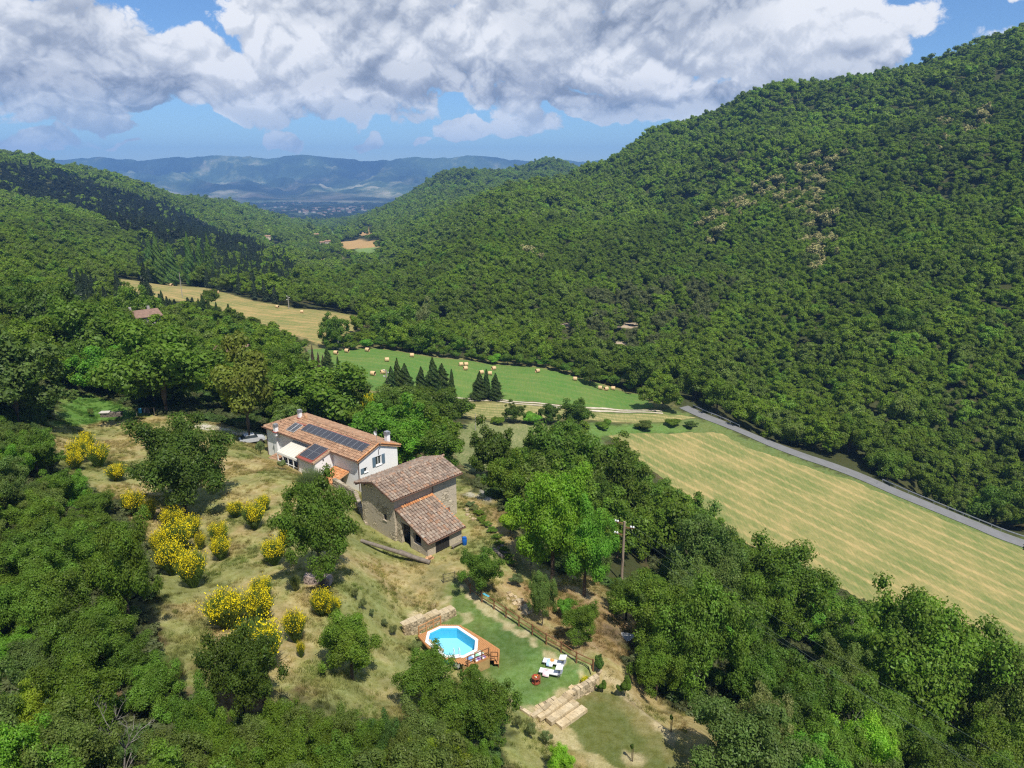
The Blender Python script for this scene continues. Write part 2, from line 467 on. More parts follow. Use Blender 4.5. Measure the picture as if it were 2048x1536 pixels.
class MB:
    """collects simple solids into one mesh"""
    def __init__(s): s.v = []; s.f = []; s.fa = []
    def _add(s, vs, fs, a=1.0):
        b = len(s.v); s.v += [tuple(v) for v in vs]; s.f += [tuple(i + b for i in f) for f in fs]; s.fa += [a] * len(fs)
        return s
    def box(s, c, size, rotz=0.0, a=1.0, M=None):
        hx, hy, hz = (d / 2 for d in size)
        R = M or Matrix.Rotation(rotz, 3, 'Z')
        vs = [R @ Vector((x, y, z)) + Vector(c) for z in (-hz, hz) for y in (-hy, hy) for x in (-hx, hx)]
        return s._add(vs, [(0, 2, 3, 1), (4, 5, 7, 6), (0, 1, 5, 4), (2, 6, 7, 3), (0, 4, 6, 2), (1, 3, 7, 5)], a)
    def bar(s, p, q, w, h=None, up=(0, 0, 1), a=1.0):
        p = Vector(p); q = Vector(q); h = h or w
        d = (q - p); L = d.length; d.normalize()
        side = d.cross(Vector(up))
        if side.length < 1e-4: side = d.cross(Vector((1, 0, 0)))
        side.normalize(); u = side.cross(d)
        M = Matrix((d, side, u)).transposed()
        return s.box((p + q) / 2, (L, w, h), a=a, M=M)
    def tube(s, pts, radii, n=8, cap=True, a=1.0):
        pts = [Vector(p) for p in pts]
        if not hasattr(radii, '__len__'): radii = [radii] * len(pts)
        vs = []; fs = []
        for i, p in enumerate(pts):
            d = (pts[min(i + 1, len(pts) - 1)] - pts[max(i - 1, 0)]).normalized()
            x = d.cross(Vector((0, 0, 1)))
            if x.length < 1e-3: x = d.cross(Vector((1, 0, 0)))
            x.normalize(); y = d.cross(x)
            for j in range(n):
                t = 2 * math.pi * j / n
                vs.append(p + (x * math.cos(t) + y * math.sin(t)) * radii[i])
        for i in range(len(pts) - 1):
            for j in range(n):
                fs.append((i * n + j, i * n + (j + 1) % n, (i + 1) * n + (j + 1) % n, (i + 1) * n + j))
        if cap:
            fs.append(tuple(range(n))); fs.append(tuple(reversed(range((len(pts) - 1) * n, len(pts) * n))))
        return s._add(vs, fs, a)
    def prism(s, poly, z0, z1, a=1.0):
        n = len(poly)
        vs = [(p[0], p[1], z0) for p in poly] + [(p[0], p[1], z1) for p in poly]
        fs = [tuple(reversed(range(n))), tuple(range(n, 2 * n))] + [(i, (i + 1) % n, n + (i + 1) % n, n + i) for i in range(n)]
        return s._add(vs, fs, a)
    def build(s, name, mat, parent=None, smooth=False, loc=None, rotz=0.0):
        me = bpy.data.meshes.new(name)
        me.from_pydata(s.v, [], s.f)
        if smooth: me.polygons.foreach_set('use_smooth', [True] * len(me.polygons))
        at = me.attributes.new('lv', 'FLOAT', 'FACE'); at.data.foreach_set('value', s.fa)
        me.materials.append(mat); me.update()
        return obj(name, me, parent, loc, rotz)
# ------------------------------------------------------------------ ground zones
def hp(pts): return [hit(*p) for p in pts]
SEEN = []
def hps(pts):
    SEEN.append(pts); return hp(pts)
OPEN = hp([(96, 850), (120, 800), (185, 783), (300, 830), (430, 845), (520, 868)]) + [(-41, 108), (-36, 115), (-15, 101)] + hp([
    (935, 968), (985, 1000), (1010, 1050), (1060, 1090), (1110, 1150), (1170, 1150), (1225, 1190), (1290, 1262), (1235, 1320), (1300, 1392), (1420, 1455), (1500, 1545), (1250, 1620),
    (1020, 1600), (1000, 1450), (790, 1440), (600, 1410), (430, 1400), (318, 1330), (310, 1230), (320, 1130), (250, 1020), (130, 950), (96, 900)])
GREEN_T = hp([(120, 800), (185, 783), (300, 832), (200, 845), (110, 850)])
F_BIG = hp([(1215, 872), (1250, 866), (1330, 868), (1430, 864), (1500, 896), (1600, 930), (1718, 968), (1873, 1032), (2048, 1103)]) + [(150, 133), (190, 100), (150, 72)] + hp([(2048, 1310), (1900, 1268), (1720, 1200), (1500, 1090), (1390, 1010), (1290, 930)])
F_BALE = hps([(618, 700), (650, 697), (745, 697), (850, 712), (1000, 730), (1150, 754), (1280, 790), (1310, 815), (1200, 816), (1100, 808), (1000, 800), (920, 796), (800, 790), (740, 782), (650, 765), (600, 730)])
F_STRIP = hps([(905, 804), (1010, 807), (1100, 816), (1200, 826), (1330, 829), (1395, 836), (1330, 845), (1200, 842), (1060, 838), (930, 834)])
F_VEG = hps([(880, 846), (960, 843), (1120, 852), (1110, 872), (1060, 880), (1000, 930), (940, 950), (900, 900)])
F_UP = hps([(188, 553), (250, 560), (350, 566), (440, 584), (520, 605), (600, 618), (690, 628), (735, 634), (742, 652), (700, 668), (640, 690), (620, 680), (560, 660), (500, 640), (420, 610), (330, 600), (250, 590)])
GRASSV = hps([(1180, 846), (1300, 846), (1400, 842), (1445, 850), (1440, 862), (1330, 866), (1215, 872), (1200, 900), (1165, 880)])
def grow_px(p, f=1.3):
    cx = sum(q[0] for q in p) / len(p); cy_ = sum(q[1] for q in p) / len(p)
    return [(cx + (q[0] - cx) * f, cy_ + (q[1] - cy_) * f) for q in p]
FAR_F = [(hps(grow_px(p)), c) for p, c in [
    ([(683, 488), (720, 481), (754, 487), (751, 494), (733, 497), (700, 498)], (0.42, 0.27, 0.11)),
    ([(710, 500), (733, 497), (750, 495), (744, 504), (722, 506)], (0.16, 0.24, 0.07)),
    ([(714, 462), (730, 458), (747, 461), (742, 468), (728, 470), (716, 467)], (0.42, 0.26, 0.11)),
    ([(640, 470), (670, 459), (700, 456), (690, 464), (660, 471)], (0.15, 0.24, 0.06)),
    ([(604, 511), (640, 510), (675, 514), (676, 519), (640, 518), (606, 517)], (0.32, 0.30, 0.10)),
    ([(682, 524), (712, 525), (708, 533), (690, 533)], (0.26, 0.30, 0.08)),
    ([(536, 488), (560, 492), (585, 500), (560, 500), (540, 496)], (0.34, 0.30, 0.08)),
    ([(570, 428), (600, 434), (604, 440), (584, 438)], (0.30, 0.20, 0.10))]]

SEEN.append([(1215, 872), (1250, 866), (1330, 868), (1430, 864), (1500, 896), (1718, 968), (1873, 1032), (2100, 1120), (2100, 1330), (2048, 1300), (1900, 1262), (1800, 1215), (1720, 1195), (1640, 1155), (1560, 1110), (1480, 1080), (1440, 1030), (1390, 1000), (1330, 960), (1290, 925), (1240, 885)])
SEEN.append([(110, 850), (120, 800), (185, 783), (300, 832), (420, 850), (500, 880), (520, 850), (600, 820), (700, 850), (800, 872), (930, 910), (940, 962), (985, 1000), (1040, 1090), (1110, 1150), (1170, 1150), (1225, 1190), (1290, 1262), (1235, 1320), (1300, 1392), (1420, 1465), (1470, 1545), (1000, 1545), (1020, 1450), (1000, 1400), (900, 1310), (800, 1330), (790, 1440), (600, 1410), (430, 1400), (335, 1330), (335, 1230), (345, 1130), (260, 1000), (150, 940)])
SEEN.append([(1360, 806), (1440, 834), (1600, 895), (1760, 955), (2048, 1070), (2048, 1100), (1600, 920), (1440, 860)])
SEEN.append([(1190, 1036), (1300, 1036), (1296, 1140), (1190, 1150)])
col = np.zeros(GX.shape + (3,))
wx = fbm(GX / 3.1, GY / 3.1, 3); wl = fbm(GX / 14, GY / 14, 3); wm = fbm(GX / 1.1 + 40, GY / 1.1, 3)
col[:] = (0.055, 0.062, 0.022)
brown = (sstep(wl + 0.6 * wx, 0.05, 0.6) * (1 - 0.85 * sstep(GY, 120, 200)))[..., None]
col = col * (1 - brown) + np.array((0.16, 0.11, 0.055)) * brown
def paint(poly, c, soft=1.5, rag=1.5, amt=1.0, noisescale=None):
    global col
    n = (wx if noisescale is None else fbm(GX / noisescale + 7, GY / noisescale, 3))
    poly = np.asarray([p[:2] for p in poly], float)
    bx = (GX > poly[:, 0].min() - 12) & (GX < poly[:, 0].max() + 12) & (GY > poly[:, 1].min() - 12) & (GY < poly[:, 1].max() + 12)
    sd = poly_sd(GX[bx], GY[bx], poly) + (n[bx] * 0.8 + wm[bx] * 1.1) * rag * 1.6
    w = ((1 - sstep(sd, -soft, soft)) * amt)[:, None]
    cc = c[bx] if isinstance(c, np.ndarray) and c.ndim == 3 else np.asarray(c)
    col[bx] = col[bx] * (1 - w) + cc * w
dry = np.array((0.36, 0.285, 0.125)); olive = np.array((0.215, 0.225, 0.075)); lawn = np.array((0.090, 0.145, 0.038)); bare = np.array((0.50, 0.39, 0.22))
g1 = sstep(fbm(GX / 7 + 3, GY / 7, 4) + 0.35 * wx + 0.25 * wm, -0.35, 0.45)[..., None]
meadow = dry * g1 + olive * (1 - g1)
mow = (0.5 + 0.5 * np.sin((GX * 0.5 + GY * 0.86) * 1.9 + wl * 3))[..., None]     # faint mowing swathes
meadow = meadow * (0.86 + 0.2 * mow)
paint(OPEN, meadow, 1.0, 1.5)
soil = np.array((0.30, 0.19, 0.095))
paint(hp([(1010, 1160), (1120, 1180), (1180, 1170), (1240, 1210), (1290, 1265), (1235, 1320), (1130, 1290), (1040, 1220)]), soil, 1.5, 2.0, 0.75)
paint(hp([(985, 1000), (1010, 1050), (1060, 1095), (1020, 1120), (985, 1060)]), (0.33, 0.22, 0.11), 1.0, 1.5, 0.6)
paint(GREEN_T, (0.10, 0.19, 0.035), 1.5, 0.8)
paint(hp([(840, 1130), (960, 1150), (1000, 1230), (900, 1250), (830, 1200)]), (0.19, 0.17, 0.07), 2.0, 3.0, 0.75)
shade = (lawn * (0.9 + 0.5 * sstep(fbm(GX / 3 + 11, GY / 3, 3), -0.2, 0.6)[..., None]) + np.array((0.07, 0.06, 0.015)) * sstep(wl, 0.0, 0.6)[..., None])
paint(LAWN1, shade, 0.9, 0.7)
pale = np.array((0.47, 0.38, 0.22))
# bare strips: inside the fence, round the steps, by the retaining walls
def strip(px, width, c, rag=0.8, amt=0.8, z=None):
    pts = [P(p[0], p[1], z) if z is not None else hit(*p) for p in px]
    L = [];  R = []
    for i, p in enumerate(pts):
        q = pts[min(i + 1, len(pts) - 1)]; o = pts[max(i - 1, 0)]
        d = Vector((q[0] - o[0], q[1] - o[1])).normalized()
        L.append((p[0] - d.y * width, p[1] + d.x * width, 0)); R.append((p[0] + d.y * width, p[1] - d.x * width, 0))
    paint(L + R[::-1], c, 0.3, rag, amt)
strip([(930, 1178), (985, 1228), (1060, 1285), (1120, 1325), (1180, 1352)], 0.45, pale, 0.9, 0.7, 0)
strip([(900, 1222), (925, 1228), (935, 1245)], 0.7, pale, 1.0, 0.5, 0)
strip([(820, 1235), (862, 1212), (905, 1200)], 0.6, pale, 0.6, 0.85, 0)
strip([(1060, 1425), (1120, 1390), (1185, 1358)], 0.8, pale, 0.6, 0.8, 0)
strip([(1170, 1170 - 0), (1165, 1280), (1180, 1330)], 0.6, pale, 0.8, 0.3, -2)
l2 = np.array((0.11, 0.125, 0.035)); l2b = np.array((0.22, 0.185, 0.075))
g2 = sstep(fbm(GX / 4 + 31, GY / 4, 4), -0.15, 0.5)[..., None]
paint(LAWN2, l2 * (1 - g2) + l2b * g2, 1.0, 1.0)
strip([(1080, 1440), (1130, 1480), (1240, 1560), (1300, 1620)], 0.8, (0.40, 0.33, 0.17), 1.2, 0.75, -1.1)
strip([(1195, 1350), (1260, 1385), (1330, 1440)], 0.5, (0.42, 0.34, 0.2), 0.5, 0.7, -1.1)
for u, v, z in ((1255, 1515, -1.1), (1345, 1460, -1.1)):
    c = P(u, v, z); paint([(c[0] + math.cos(t) * 0.9, c[1] + math.sin(t) * 0.9, 0) for t in np.linspace(0, 6, 9)], pale, 0.4, 0.8, 0.6)
c = hit(1243, 1275); paint([(c[0] + math.cos(t) * 2.2, c[1] + math.sin(t) * 2.2, 0) for t in np.linspace(0, 6, 9)], (0.10, 0.08, 0.06), 0.8, 0.8, 0.6)
strip([(1005, 985), (965, 1000), (930, 985)], 1.3, (0.45, 0.42, 0.36), 0.5, 0.8)   # gravel path behind the trees
strip([(395, 850), (450, 862), (520, 872), (540, 878)], 1.6, (0.50, 0.46, 0.38), 0.4, 0.9)   # drive
paint(GRASSV, (0.12, 0.20, 0.045), 2.0, 1.5)
paint(F_VEG, (0.25, 0.25, 0.10), 1.5, 1.0)
paint(F_STRIP, (0.30, 0.29, 0.10), 1.5, 1.0)
verge = F_BALE
paint([(p[0], p[1], 0) for p in hp([(600, 690), (745, 690), (850, 705), (1000, 723), (1150, 746), (1285, 782), (1340, 812), (1320, 828), (1100, 818), (920, 806), (800, 800), (700, 790), (600, 760)])], (0.20, 0.19, 0.07), 2.0, 2.0)
paint(hp([(1180, 820), (1330, 815), (1440, 850), (1500, 880), (1620, 925), (1800, 985), (2048, 1080)]) + [(150, 140, 0), (150, 128, 0)] + hp([(2048, 1110), (1800, 1010), (1500, 905), (1430, 868)]), (0.13, 0.17, 0.05), 2.0, 2.0)
# bare landslip scars on the hill foot
for u, v, r in ((1250, 650, 6), (1235, 690, 5), (1180, 660, 5), (1130, 650, 4), (1255, 610, 4), (1100, 690, 5)):
    c = hit(u, v); paint([(c[0] + math.cos(t) * r, c[1] + math.sin(t) * r, 0) for t in np.linspace(0, 6, 9)], (0.46, 0.36, 0.26), 1.5, 2.5, 0.9)
# far plain: patchwork of fields, woods and settlements
fp = sstep(GY, 2500, 3000)
cell = np.floor(fbm(GX / 260, GY / 420, 2) * 9 + fbm(GX / 90, GY / 160, 2) * 5)
pal = np.array([(0.05, 0.08, 0.03), (0.10, 0.15, 0.05), (0.30, 0.26, 0.12), (0.05, 0.07, 0.03), (0.16, 0.20, 0.07), (0.04, 0.06, 0.03), (0.36, 0.31, 0.18)])
pc = pal[(cell.astype(int) * 7 + 3) % 7]
col = col * (1 - fp[..., None]) + pc * fp[..., None]
for poly, c in FAR_F: paint(poly, c, 5, 2)
paint(F_UP, (0.34, 0.28, 0.11), 3, 2)

ny, nx = GX.shape
V = np.stack([GX, GY, GZ], -1).reshape(-1, 3)
ii = np.arange(ny * nx).reshape(ny, nx)
Q = np.stack([ii[:-1, :-1], ii[:-1, 1:], ii[1:, 1:], ii[1:, :-1]], -1).reshape(-1, 4)
def ground_material():
    m, k, out = material('ground')
    at = k.n('ShaderNodeAttribute', attribute_name='col')
    geo = k.n('ShaderNodeNewGeometry')
    pos = geo.outputs['Position']
    n1 = k.noise(pos, 1.6, 6.0, 0.65)
    n2 = k.noise(pos, 9.0, 3.0, 0.6)
    n3 = k.noise(pos, 0.35, 4.0, 0.6)
    f = k.math('ADD', k.math('MULTIPLY', n1.outputs[0], 0.9), k.math('MULTIPLY', n2.outputs[0], 0.7))
    f = k.mapr(f, 0.5, 1.1, 0.6, 1.4)
    c = k.vmath('SCALE', at.outputs['Color'], scale=f).outputs[0]
    hs = k.n('ShaderNodeHueSaturation', ins={'Hue': k.mapr(n3.outputs[0], 0.3, 0.7, 0.485, 0.515), 'Saturation': k.mapr(n1.outputs[0], 0.3, 0.7, 1.12, 0.88), 'Color': c})
    b = k.n('ShaderNodeBsdfPrincipled', ins={'Base Color': hs.outputs[0], 'Roughness': 0.95})
    b.inputs['Specular IOR Level'].default_value = 0.1
    bp = k.n('ShaderNodeBump', ins={'Strength': 0.5, 'Distance': 0.12, 'Height': k.math('ADD', n1.outputs[0], n2.outputs[0])})
    k.set(b, 'Normal', bp.outputs[0])
    k.t.links.new(b.outputs[0], out.inputs[0])
    return m
gm = ground_material()
ground = obj('ground', mesh_np('ground', V, Q, (gm,), smooth=True, attrs={'col': ('POINT', 'FLOAT_COLOR', np.concatenate([col.reshape(-1, 3), np.ones((ny * nx, 1))], 1))}))
tag(ground, 'hillside meadow, yard and wooded slopes falling to the valley', kind='structure')
# ------------------------------------------------------------------ fields, road and track as sheets lying on the ground
def sheet(name, poly, cell, off, mat):
    poly = np.asarray([p[:2] for p in poly], float)
    x0, y0 = poly.min(0) - cell; x1, y1 = poly.max(0) + cell
    xs = np.arange(x0, x1 + cell, cell); ys = np.arange(y0, y1 + cell, cell)
    X, Y = np.meshgrid(xs, ys)
    cx = (X[:-1, :-1] + X[1:, 1:]) / 2; cyy = (Y[:-1, :-1] + Y[1:, 1:]) / 2
    ins = poly_sd(cx.ravel(), cyy.ravel(), poly).reshape(cx.shape) < 0
    rag = fbm(X / 2.5, Y / 2.5, 3) * cell * 1.2
    idx = np.arange(X.size).reshape(X.shape)
    q = np.stack([idx[:-1, :-1], idx[:-1, 1:], idx[1:, 1:], idx[1:, :-1]], -1)[ins]
    cnt = np.bincount(q.ravel(), minlength=X.size).reshape(X.shape)
    edge = (cnt > 0) & (cnt < 4)
    ex, ey = X[edge], Y[edge]
    bd = np.full(ex.shape, 1e18); bx = ex.copy(); by = ey.copy()
    n = len(poly)
    for i in range(n):
        a = poly[i]; b = poly[(i + 1) % n]; e = b - a
        t = np.clip(((ex - a[0]) * e[0] + (ey - a[1]) * e[1]) / (e @ e + 1e-9), 0, 1)
        px = a[0] + e[0] * t; py = a[1] + e[1] * t
        d = (px - ex) ** 2 + (py - ey) ** 2
        m = d < bd
        bd[m] = d[m]; bx[m] = px[m]; by[m] = py[m]
    X = X.copy(); Y = Y.copy()
    X[edge] = bx + rag[edge]; Y[edge] = by + rag[edge]
    Z = tz(X.ravel(), Y.ravel()) + off
    used, inv = np.unique(q.ravel(), return_inverse=True)
    V = np.stack([X.ravel(), Y.ravel(), Z], -1)[used]
    return obj(name, mesh_np(name, V, inv.reshape(-1, 4), (mat,), smooth=True))

def field_material(name, base, straw, dirv, spacing, amt=0.7, patch=0.5):
    m, k, out = material(name)
    geo = k.n('ShaderNodeNewGeometry'); pos = geo.outputs['Position']
    wob = k.noise(pos, 0.03, 3.0, 0.5)
    wob2 = k.noise(pos, 0.35, 4.0, 0.6)
    d = k.vmath('DOT_PRODUCT', pos, (dirv[0], dirv[1], 0.0)).outputs['Value']
    ph = k.math('ADD', k.math('MULTIPLY', d, 2 * math.pi / spacing), k.math('ADD', k.math('MULTIPLY', wob.outputs[0], 2.0), k.math('MULTIPLY', wob2.outputs[0], 2.4)))
    s1 = k.mapr(k.math('SINE', ph), 0.1, 1.0, 0.0, 1.0, smooth=True)
    s2 = k.mapr(k.math('SINE', k.math('MULTIPLY', ph, 0.31)), -1.0, 1.0, 0.45, 1.0)
    n1 = k.noise(pos, 1.2, 6.0, 0.7); n2 = k.noise(pos, 6.0, 3.0, 0.7); n3 = k.noise(pos, 0.09, 4.0, 0.6)
    # streaks along the rows
    mp = k.n('ShaderNodeMapping', ins={'Vector': pos}); mp.inputs['Rotation'].default_value = (0, 0, -math.atan2(dirv[1], dirv[0])); mp.inputs['Scale'].default_value = (1.5, 0.12, 1)
    n4 = k.noise(mp.outputs[0], 1.6, 4.0, 0.7)
    f = k.math('MULTIPLY', k.math('MULTIPLY', s1, s2), k.mapr(n4.outputs[0], 0.3, 0.6, 0.25, 1.0))
    f = k.math('ADD', k.math('MULTIPLY', f, amt), k.math('MULTIPLY', k.mapr(n4.outputs[0], 0.4, 0.7), 0.35))
    f = k.math('ADD', f, k.math('MULTIPLY', k.mapr(n3.outputs[0], 0.4, 0.65), patch), clamp=True)
    c = k.mix(f, base, straw)
    c = k.vmath('SCALE', c, scale=k.mapr(k.math('ADD', n1.outputs[0], n2.outputs[0]), 0.6, 1.4, 0.78, 1.22)).outputs[0]
    b = k.n('ShaderNodeBsdfPrincipled', ins={'Base Color': c, 'Roughness': 0.95}); b.inputs['Specular IOR Level'].default_value = 0.1
    bp = k.n('ShaderNodeBump', ins={'Strength': 0.4, 'Distance': 0.1, 'Height': k.math('ADD', n2.outputs[0], s1)}); k.set(b, 'Normal', bp.outputs[0])
    k.t.links.new(b.outputs[0], out.inputs[0])
    return m
pA, pB = hit(1380, 930), hit(1960, 1225)
dv = Vector((pB[0] - pA[0], pB[1] - pA[1])).normalized(); dn = (dv.y * -1, dv.x)
hf = sheet('mown_hay_field', F_BIG, 1.0, 0.07, field_material('mown_hay', (0.150, 0.185, 0.055), (0.39, 0.30, 0.125), dn, 3.6))
tag(hf, 'large pale mown hay field with straw coloured cutting lines below the road', kind='structure')
bf = sheet('bale_field', F_BALE, 1.0, 0.08, field_material('bale_field', (0.085, 0.185, 0.035), (0.19, 0.22, 0.06), (0.2, 0.98), 5.0, 0.35, 0.35))
tag(bf, 'smooth green mown field dotted with round straw bales', kind='structure')
st = sheet('mown_strip', F_STRIP, 0.8, 0.10, field_material('mown_strip', (0.17, 0.19, 0.06), (0.42, 0.34, 0.15), (0.1, 0.99), 2.6, 0.8, 0.3))
tag(st, 'narrow pale mown strip of field beside the white track', kind='structure')
uf = sheet('upper_hay_field', F_UP, 1.5, 0.10, field_material('upper_hay', (0.18, 0.20, 0.06), (0.42, 0.29, 0.12), (0.3, 0.95), 6.0, 0.5, 0.6))
tag(uf, 'golden hay field on the far valley side', kind='structure')
vf = sheet('stubble_plot', F_VEG, 1.0, 0.06, field_material('stubble_plot', (0.13, 0.17, 0.05), (0.36, 0.32, 0.16), (0.5, 0.86), 1.3, 0.6, 0.2))
tag(vf, 'pale green speckled plot of crop rows behind the garden trees', kind='structure')

def ribbon(name, pts, width, off, mat, extend=None, ragged=0.0):
    pts = [Vector(p[:2]) for p in pts] + [Vector(e) for e in (extend or [])]
    # resample with Catmull-Rom
    S = []
    for i in range(len(pts) - 1):
        p0 = pts[max(i - 1, 0)]; p1 = pts[i]; p2 = pts[i + 1]; p3 = pts[min(i + 2, len(pts) - 1)]
        n = max(2, int((p2 - p1).length / 1.5))
        for j in range(n):
            t = j / n
            S.append(0.5 * ((2 * p1) + (p2 - p0) * t + (2 * p0 - 5 * p1 + 4 * p2 - p3) * t * t + (3 * p1 - p0 - 3 * p2 + p3) * t ** 3))
    S.append(pts[-1])
    V = []; nc = 5
    for i, p in enumerate(S):
        d = (S[min(i + 1, len(S) - 1)] - S[max(i - 1, 0)]).normalized(); nrm = Vector((-d.y, d.x))
        for j in range(nc):
            o = (j / (nc - 1) - 0.5) * width * (1 + ragged * (float(vnoise(np.array(i * 0.7), np.array(j * 9.1 + width))) if j in (0, nc - 1) else 0))
            q = p + nrm * o
            V.append((q.x, q.y, z_at(q.x, q.y) + off))
    Fq = [(i * nc + j, i * nc + j + 1, (i + 1) * nc + j + 1, (i + 1) * nc + j) for i in range(len(S) - 1) for j in range(nc - 1)]
    return obj(name, mesh_np(name, V, np.array(Fq), (mat,), smooth=True)), S
asphalt = surf_mat('asphalt', (0.20, 0.20, 0.20), 0.9, 0.18, 0.5, bump=0.2, coords='Object', color2=(0.17, 0.17, 0.165))
ROADPX = [(1367, 814), (1404, 831), (1443, 846), (1490, 865), (1545, 889), (1600, 910), (1658, 930), (1717, 952), (1795, 986), (1873, 1018), (1951, 1050), (2048, 1088)]
road_pts = [hit(*p) for p in ROADPX]
road, ROADC = ribbon('road', road_pts, 4.4, 0.12, asphalt, [(150, 131), (185, 110)], 0.05)
tag(road, 'narrow grey asphalt lane running between the hay field and the wooded hill', kind='structure')
track_m = surf_mat('gravel_track', (0.62, 0.55, 0.44), 0.95, 0.25, 0.8, color2=(0.45, 0.38, 0.25))
TR = [hit(*p) for p in [(880, 795), (905, 797), (960, 800), (1010, 803), (1060, 808), (1120, 814), (1200, 820), (1260, 823), (1325, 825)]]
for sgn in (-1, 1):
    pts = []
    for i, p in enumerate(TR):
        q = TR[min(i + 1, len(TR) - 1)]; o = TR[max(i - 1, 0)]
        d = Vector((q[0] - o[0], q[1] - o[1])).normalized()
        pts.append((p[0] - d.y * sgn * 0.95, p[1] + d.x * sgn * 0.95))
    t, _ = ribbon('track_rut', pts, 1.0, 0.14, track_m, None, 0.5)
    tag(t, 'white gravel wheel rut of the farm track between the fields', kind='structure')
rp, _ = ribbon('riverside_road', [hit(u, v) for u, v in ((868, 676), (885, 684), (905, 689), (925, 691), (945, 694))], 4.0, 0.15, asphalt)
tag(rp, 'short stretch of pale grey road showing between trees beyond the hedge', kind='structure')

# guardrails
metal_rail = surf_mat('galvanised_steel', (0.55, 0.56, 0.57), 0.4, 0.1, 2.0, metallic=0.6)
def guardrail(i0, i1, label):
    g = empty('guardrail', (ROADC[i0].x, ROADC[i0].y, z_at(*ROADC[i0])))
    tag(g, label, 'guardrail', 'guardrails on the outer edge of the road')
    ox, oy, oz = g.location
    P3 = []
    for i in range(i0, i1):
        d = (ROADC[min(i + 1, len(ROADC) - 1)] - ROADC[i - 1]).normalized()
        q = ROADC[i] + Vector((-d.y, d.x)) * 2.9
        P3.append((q.x - ox, q.y - oy, z_at(q.x, q.y) - oz))
    V = []; prof = [(0.0, 0.45), (0.06, 0.52), (0.0, 0.6), (0.06, 0.68), (0.0, 0.76)]
    for i, p in enumerate(P3):
        q = Vector(P3[min(i + 1, len(P3) - 1)]) - Vector(P3[max(i - 1, 0)]); nrm = Vector((q.y, -q.x, 0)).normalized()
        for o, z in prof: V.append((p[0] + nrm.x * o, p[1] + nrm.y * o, p[2] + z + 0.1))
    n = len(prof)
    Fq = [(i * n + j, i * n + j + 1, (i + 1) * n + j + 1, (i + 1) * n + j) for i in range(len(P3) - 1) for j in range(n - 1)]
    obj('rail', mesh_np('rail', V, np.array(Fq), (metal_rail,)), g)
    pm = MB().box((0, 0, 0.35), (0.1, 0.12, 0.9)).build('post', metal_rail, g).data
    bpy.data.objects.remove(bpy.data.objects['post'])
    for p in P3[::2]: obj('post', pm, g, p)
iA = 1; iB = next(i for i, c in enumerate(ROADC) if proj(c.x, c.y, z_at(c.x, c.y))[0] > 1478)
guardrail(iA, iB, 'short steel guardrail at the far end of the road by the mown strip')
iC = next(i for i, c in enumerate(ROADC) if proj(c.x, c.y, z_at(c.x, c.y))[0] > 1742)
guardrail(iC, len(ROADC) - 4, 'long steel guardrail on the near part of the road leaving the picture')
# ------------------------------------------------------------------ foliage
def foliage_mat(name, inst=False, sat=1.0, trans=0.42):
    m, k, out = material(name)
    if inst:
        a = k.n('ShaderNodeAttribute', attribute_type='INSTANCER', attribute_name='tint'); c = a.outputs['Color']
    else:
        oi = k.n('ShaderNodeObjectInfo'); c = oi.outputs['Color']
    lv = k.n('ShaderNodeAttribute', attribute_name='lv')
    geo = k.n('ShaderNodeNewGeometry')
    n = k.noise(geo.outputs['Position'], 0.45, 3.0, 0.6)
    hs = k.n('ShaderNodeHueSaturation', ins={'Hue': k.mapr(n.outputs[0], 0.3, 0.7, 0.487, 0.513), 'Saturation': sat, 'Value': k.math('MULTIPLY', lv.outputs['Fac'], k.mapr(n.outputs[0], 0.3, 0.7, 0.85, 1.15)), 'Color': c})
    d = k.n('ShaderNodeBsdfDiffuse', ins={'Color': hs.outputs[0]})
    tcol = k.vmath('MULTIPLY', hs.outputs[0], (1.35, 1.5, 0.45)).outputs[0]
    t = k.n('ShaderNodeBsdfTranslucent', ins={'Color': tcol})
    g = k.n('ShaderNodeBsdfGlossy', ins={'Color': (0.5, 0.5, 0.5, 1), 'Roughness': 0.45})
    mx = k.n('ShaderNodeMixShader', ins={0: trans, 1: d.outputs[0], 2: t.outputs[0]})
    mx2 = k.n('ShaderNodeMixShader', ins={0: 0.018, 1: mx.outputs[0], 2: g.outputs[0]})
    k.t.links.new(mx2.outputs[0], out.inputs[0])
    return m
LEAF = foliage_mat('leaves'); LEAF_I = foliage_mat('leaves_instanced', True)
def plain_leaf(name, c, trans=0.3):
    m, k, out = material(name)
    lv = k.n('ShaderNodeAttribute', attribute_name='lv')
    col_ = k.vmath('SCALE', c, scale=lv.outputs['Fac']).outputs[0]
    d = k.n('ShaderNodeBsdfDiffuse', ins={'Color': col_}); t = k.n('ShaderNodeBsdfTranslucent', ins={'Color': col_})
    mx = k.n('ShaderNodeMixShader', ins={0: trans, 1: d.outputs[0], 2: t.outputs[0]})
    k.t.links.new(mx.outputs[0], out.inputs[0])
    return m
YELLOW = plain_leaf('broom_flowers', (0.98, 0.80, 0.02)); CREAM = plain_leaf('cream_blossom', (0.55, 0.50, 0.22)); REDLEAF = plain_leaf('red_leaves', (0.30, 0.07, 0.03))
WHITEF = plain_leaf('white_flowers', (0.8, 0.8, 0.75))
BARK = surf_mat('bark', (0.13, 0.10, 0.075), 0.95, 0.4, 6.0)
DEADWOOD = surf_mat('dead_wood', (0.32, 0.29, 0.26), 0.95, 0.35, 6.0)

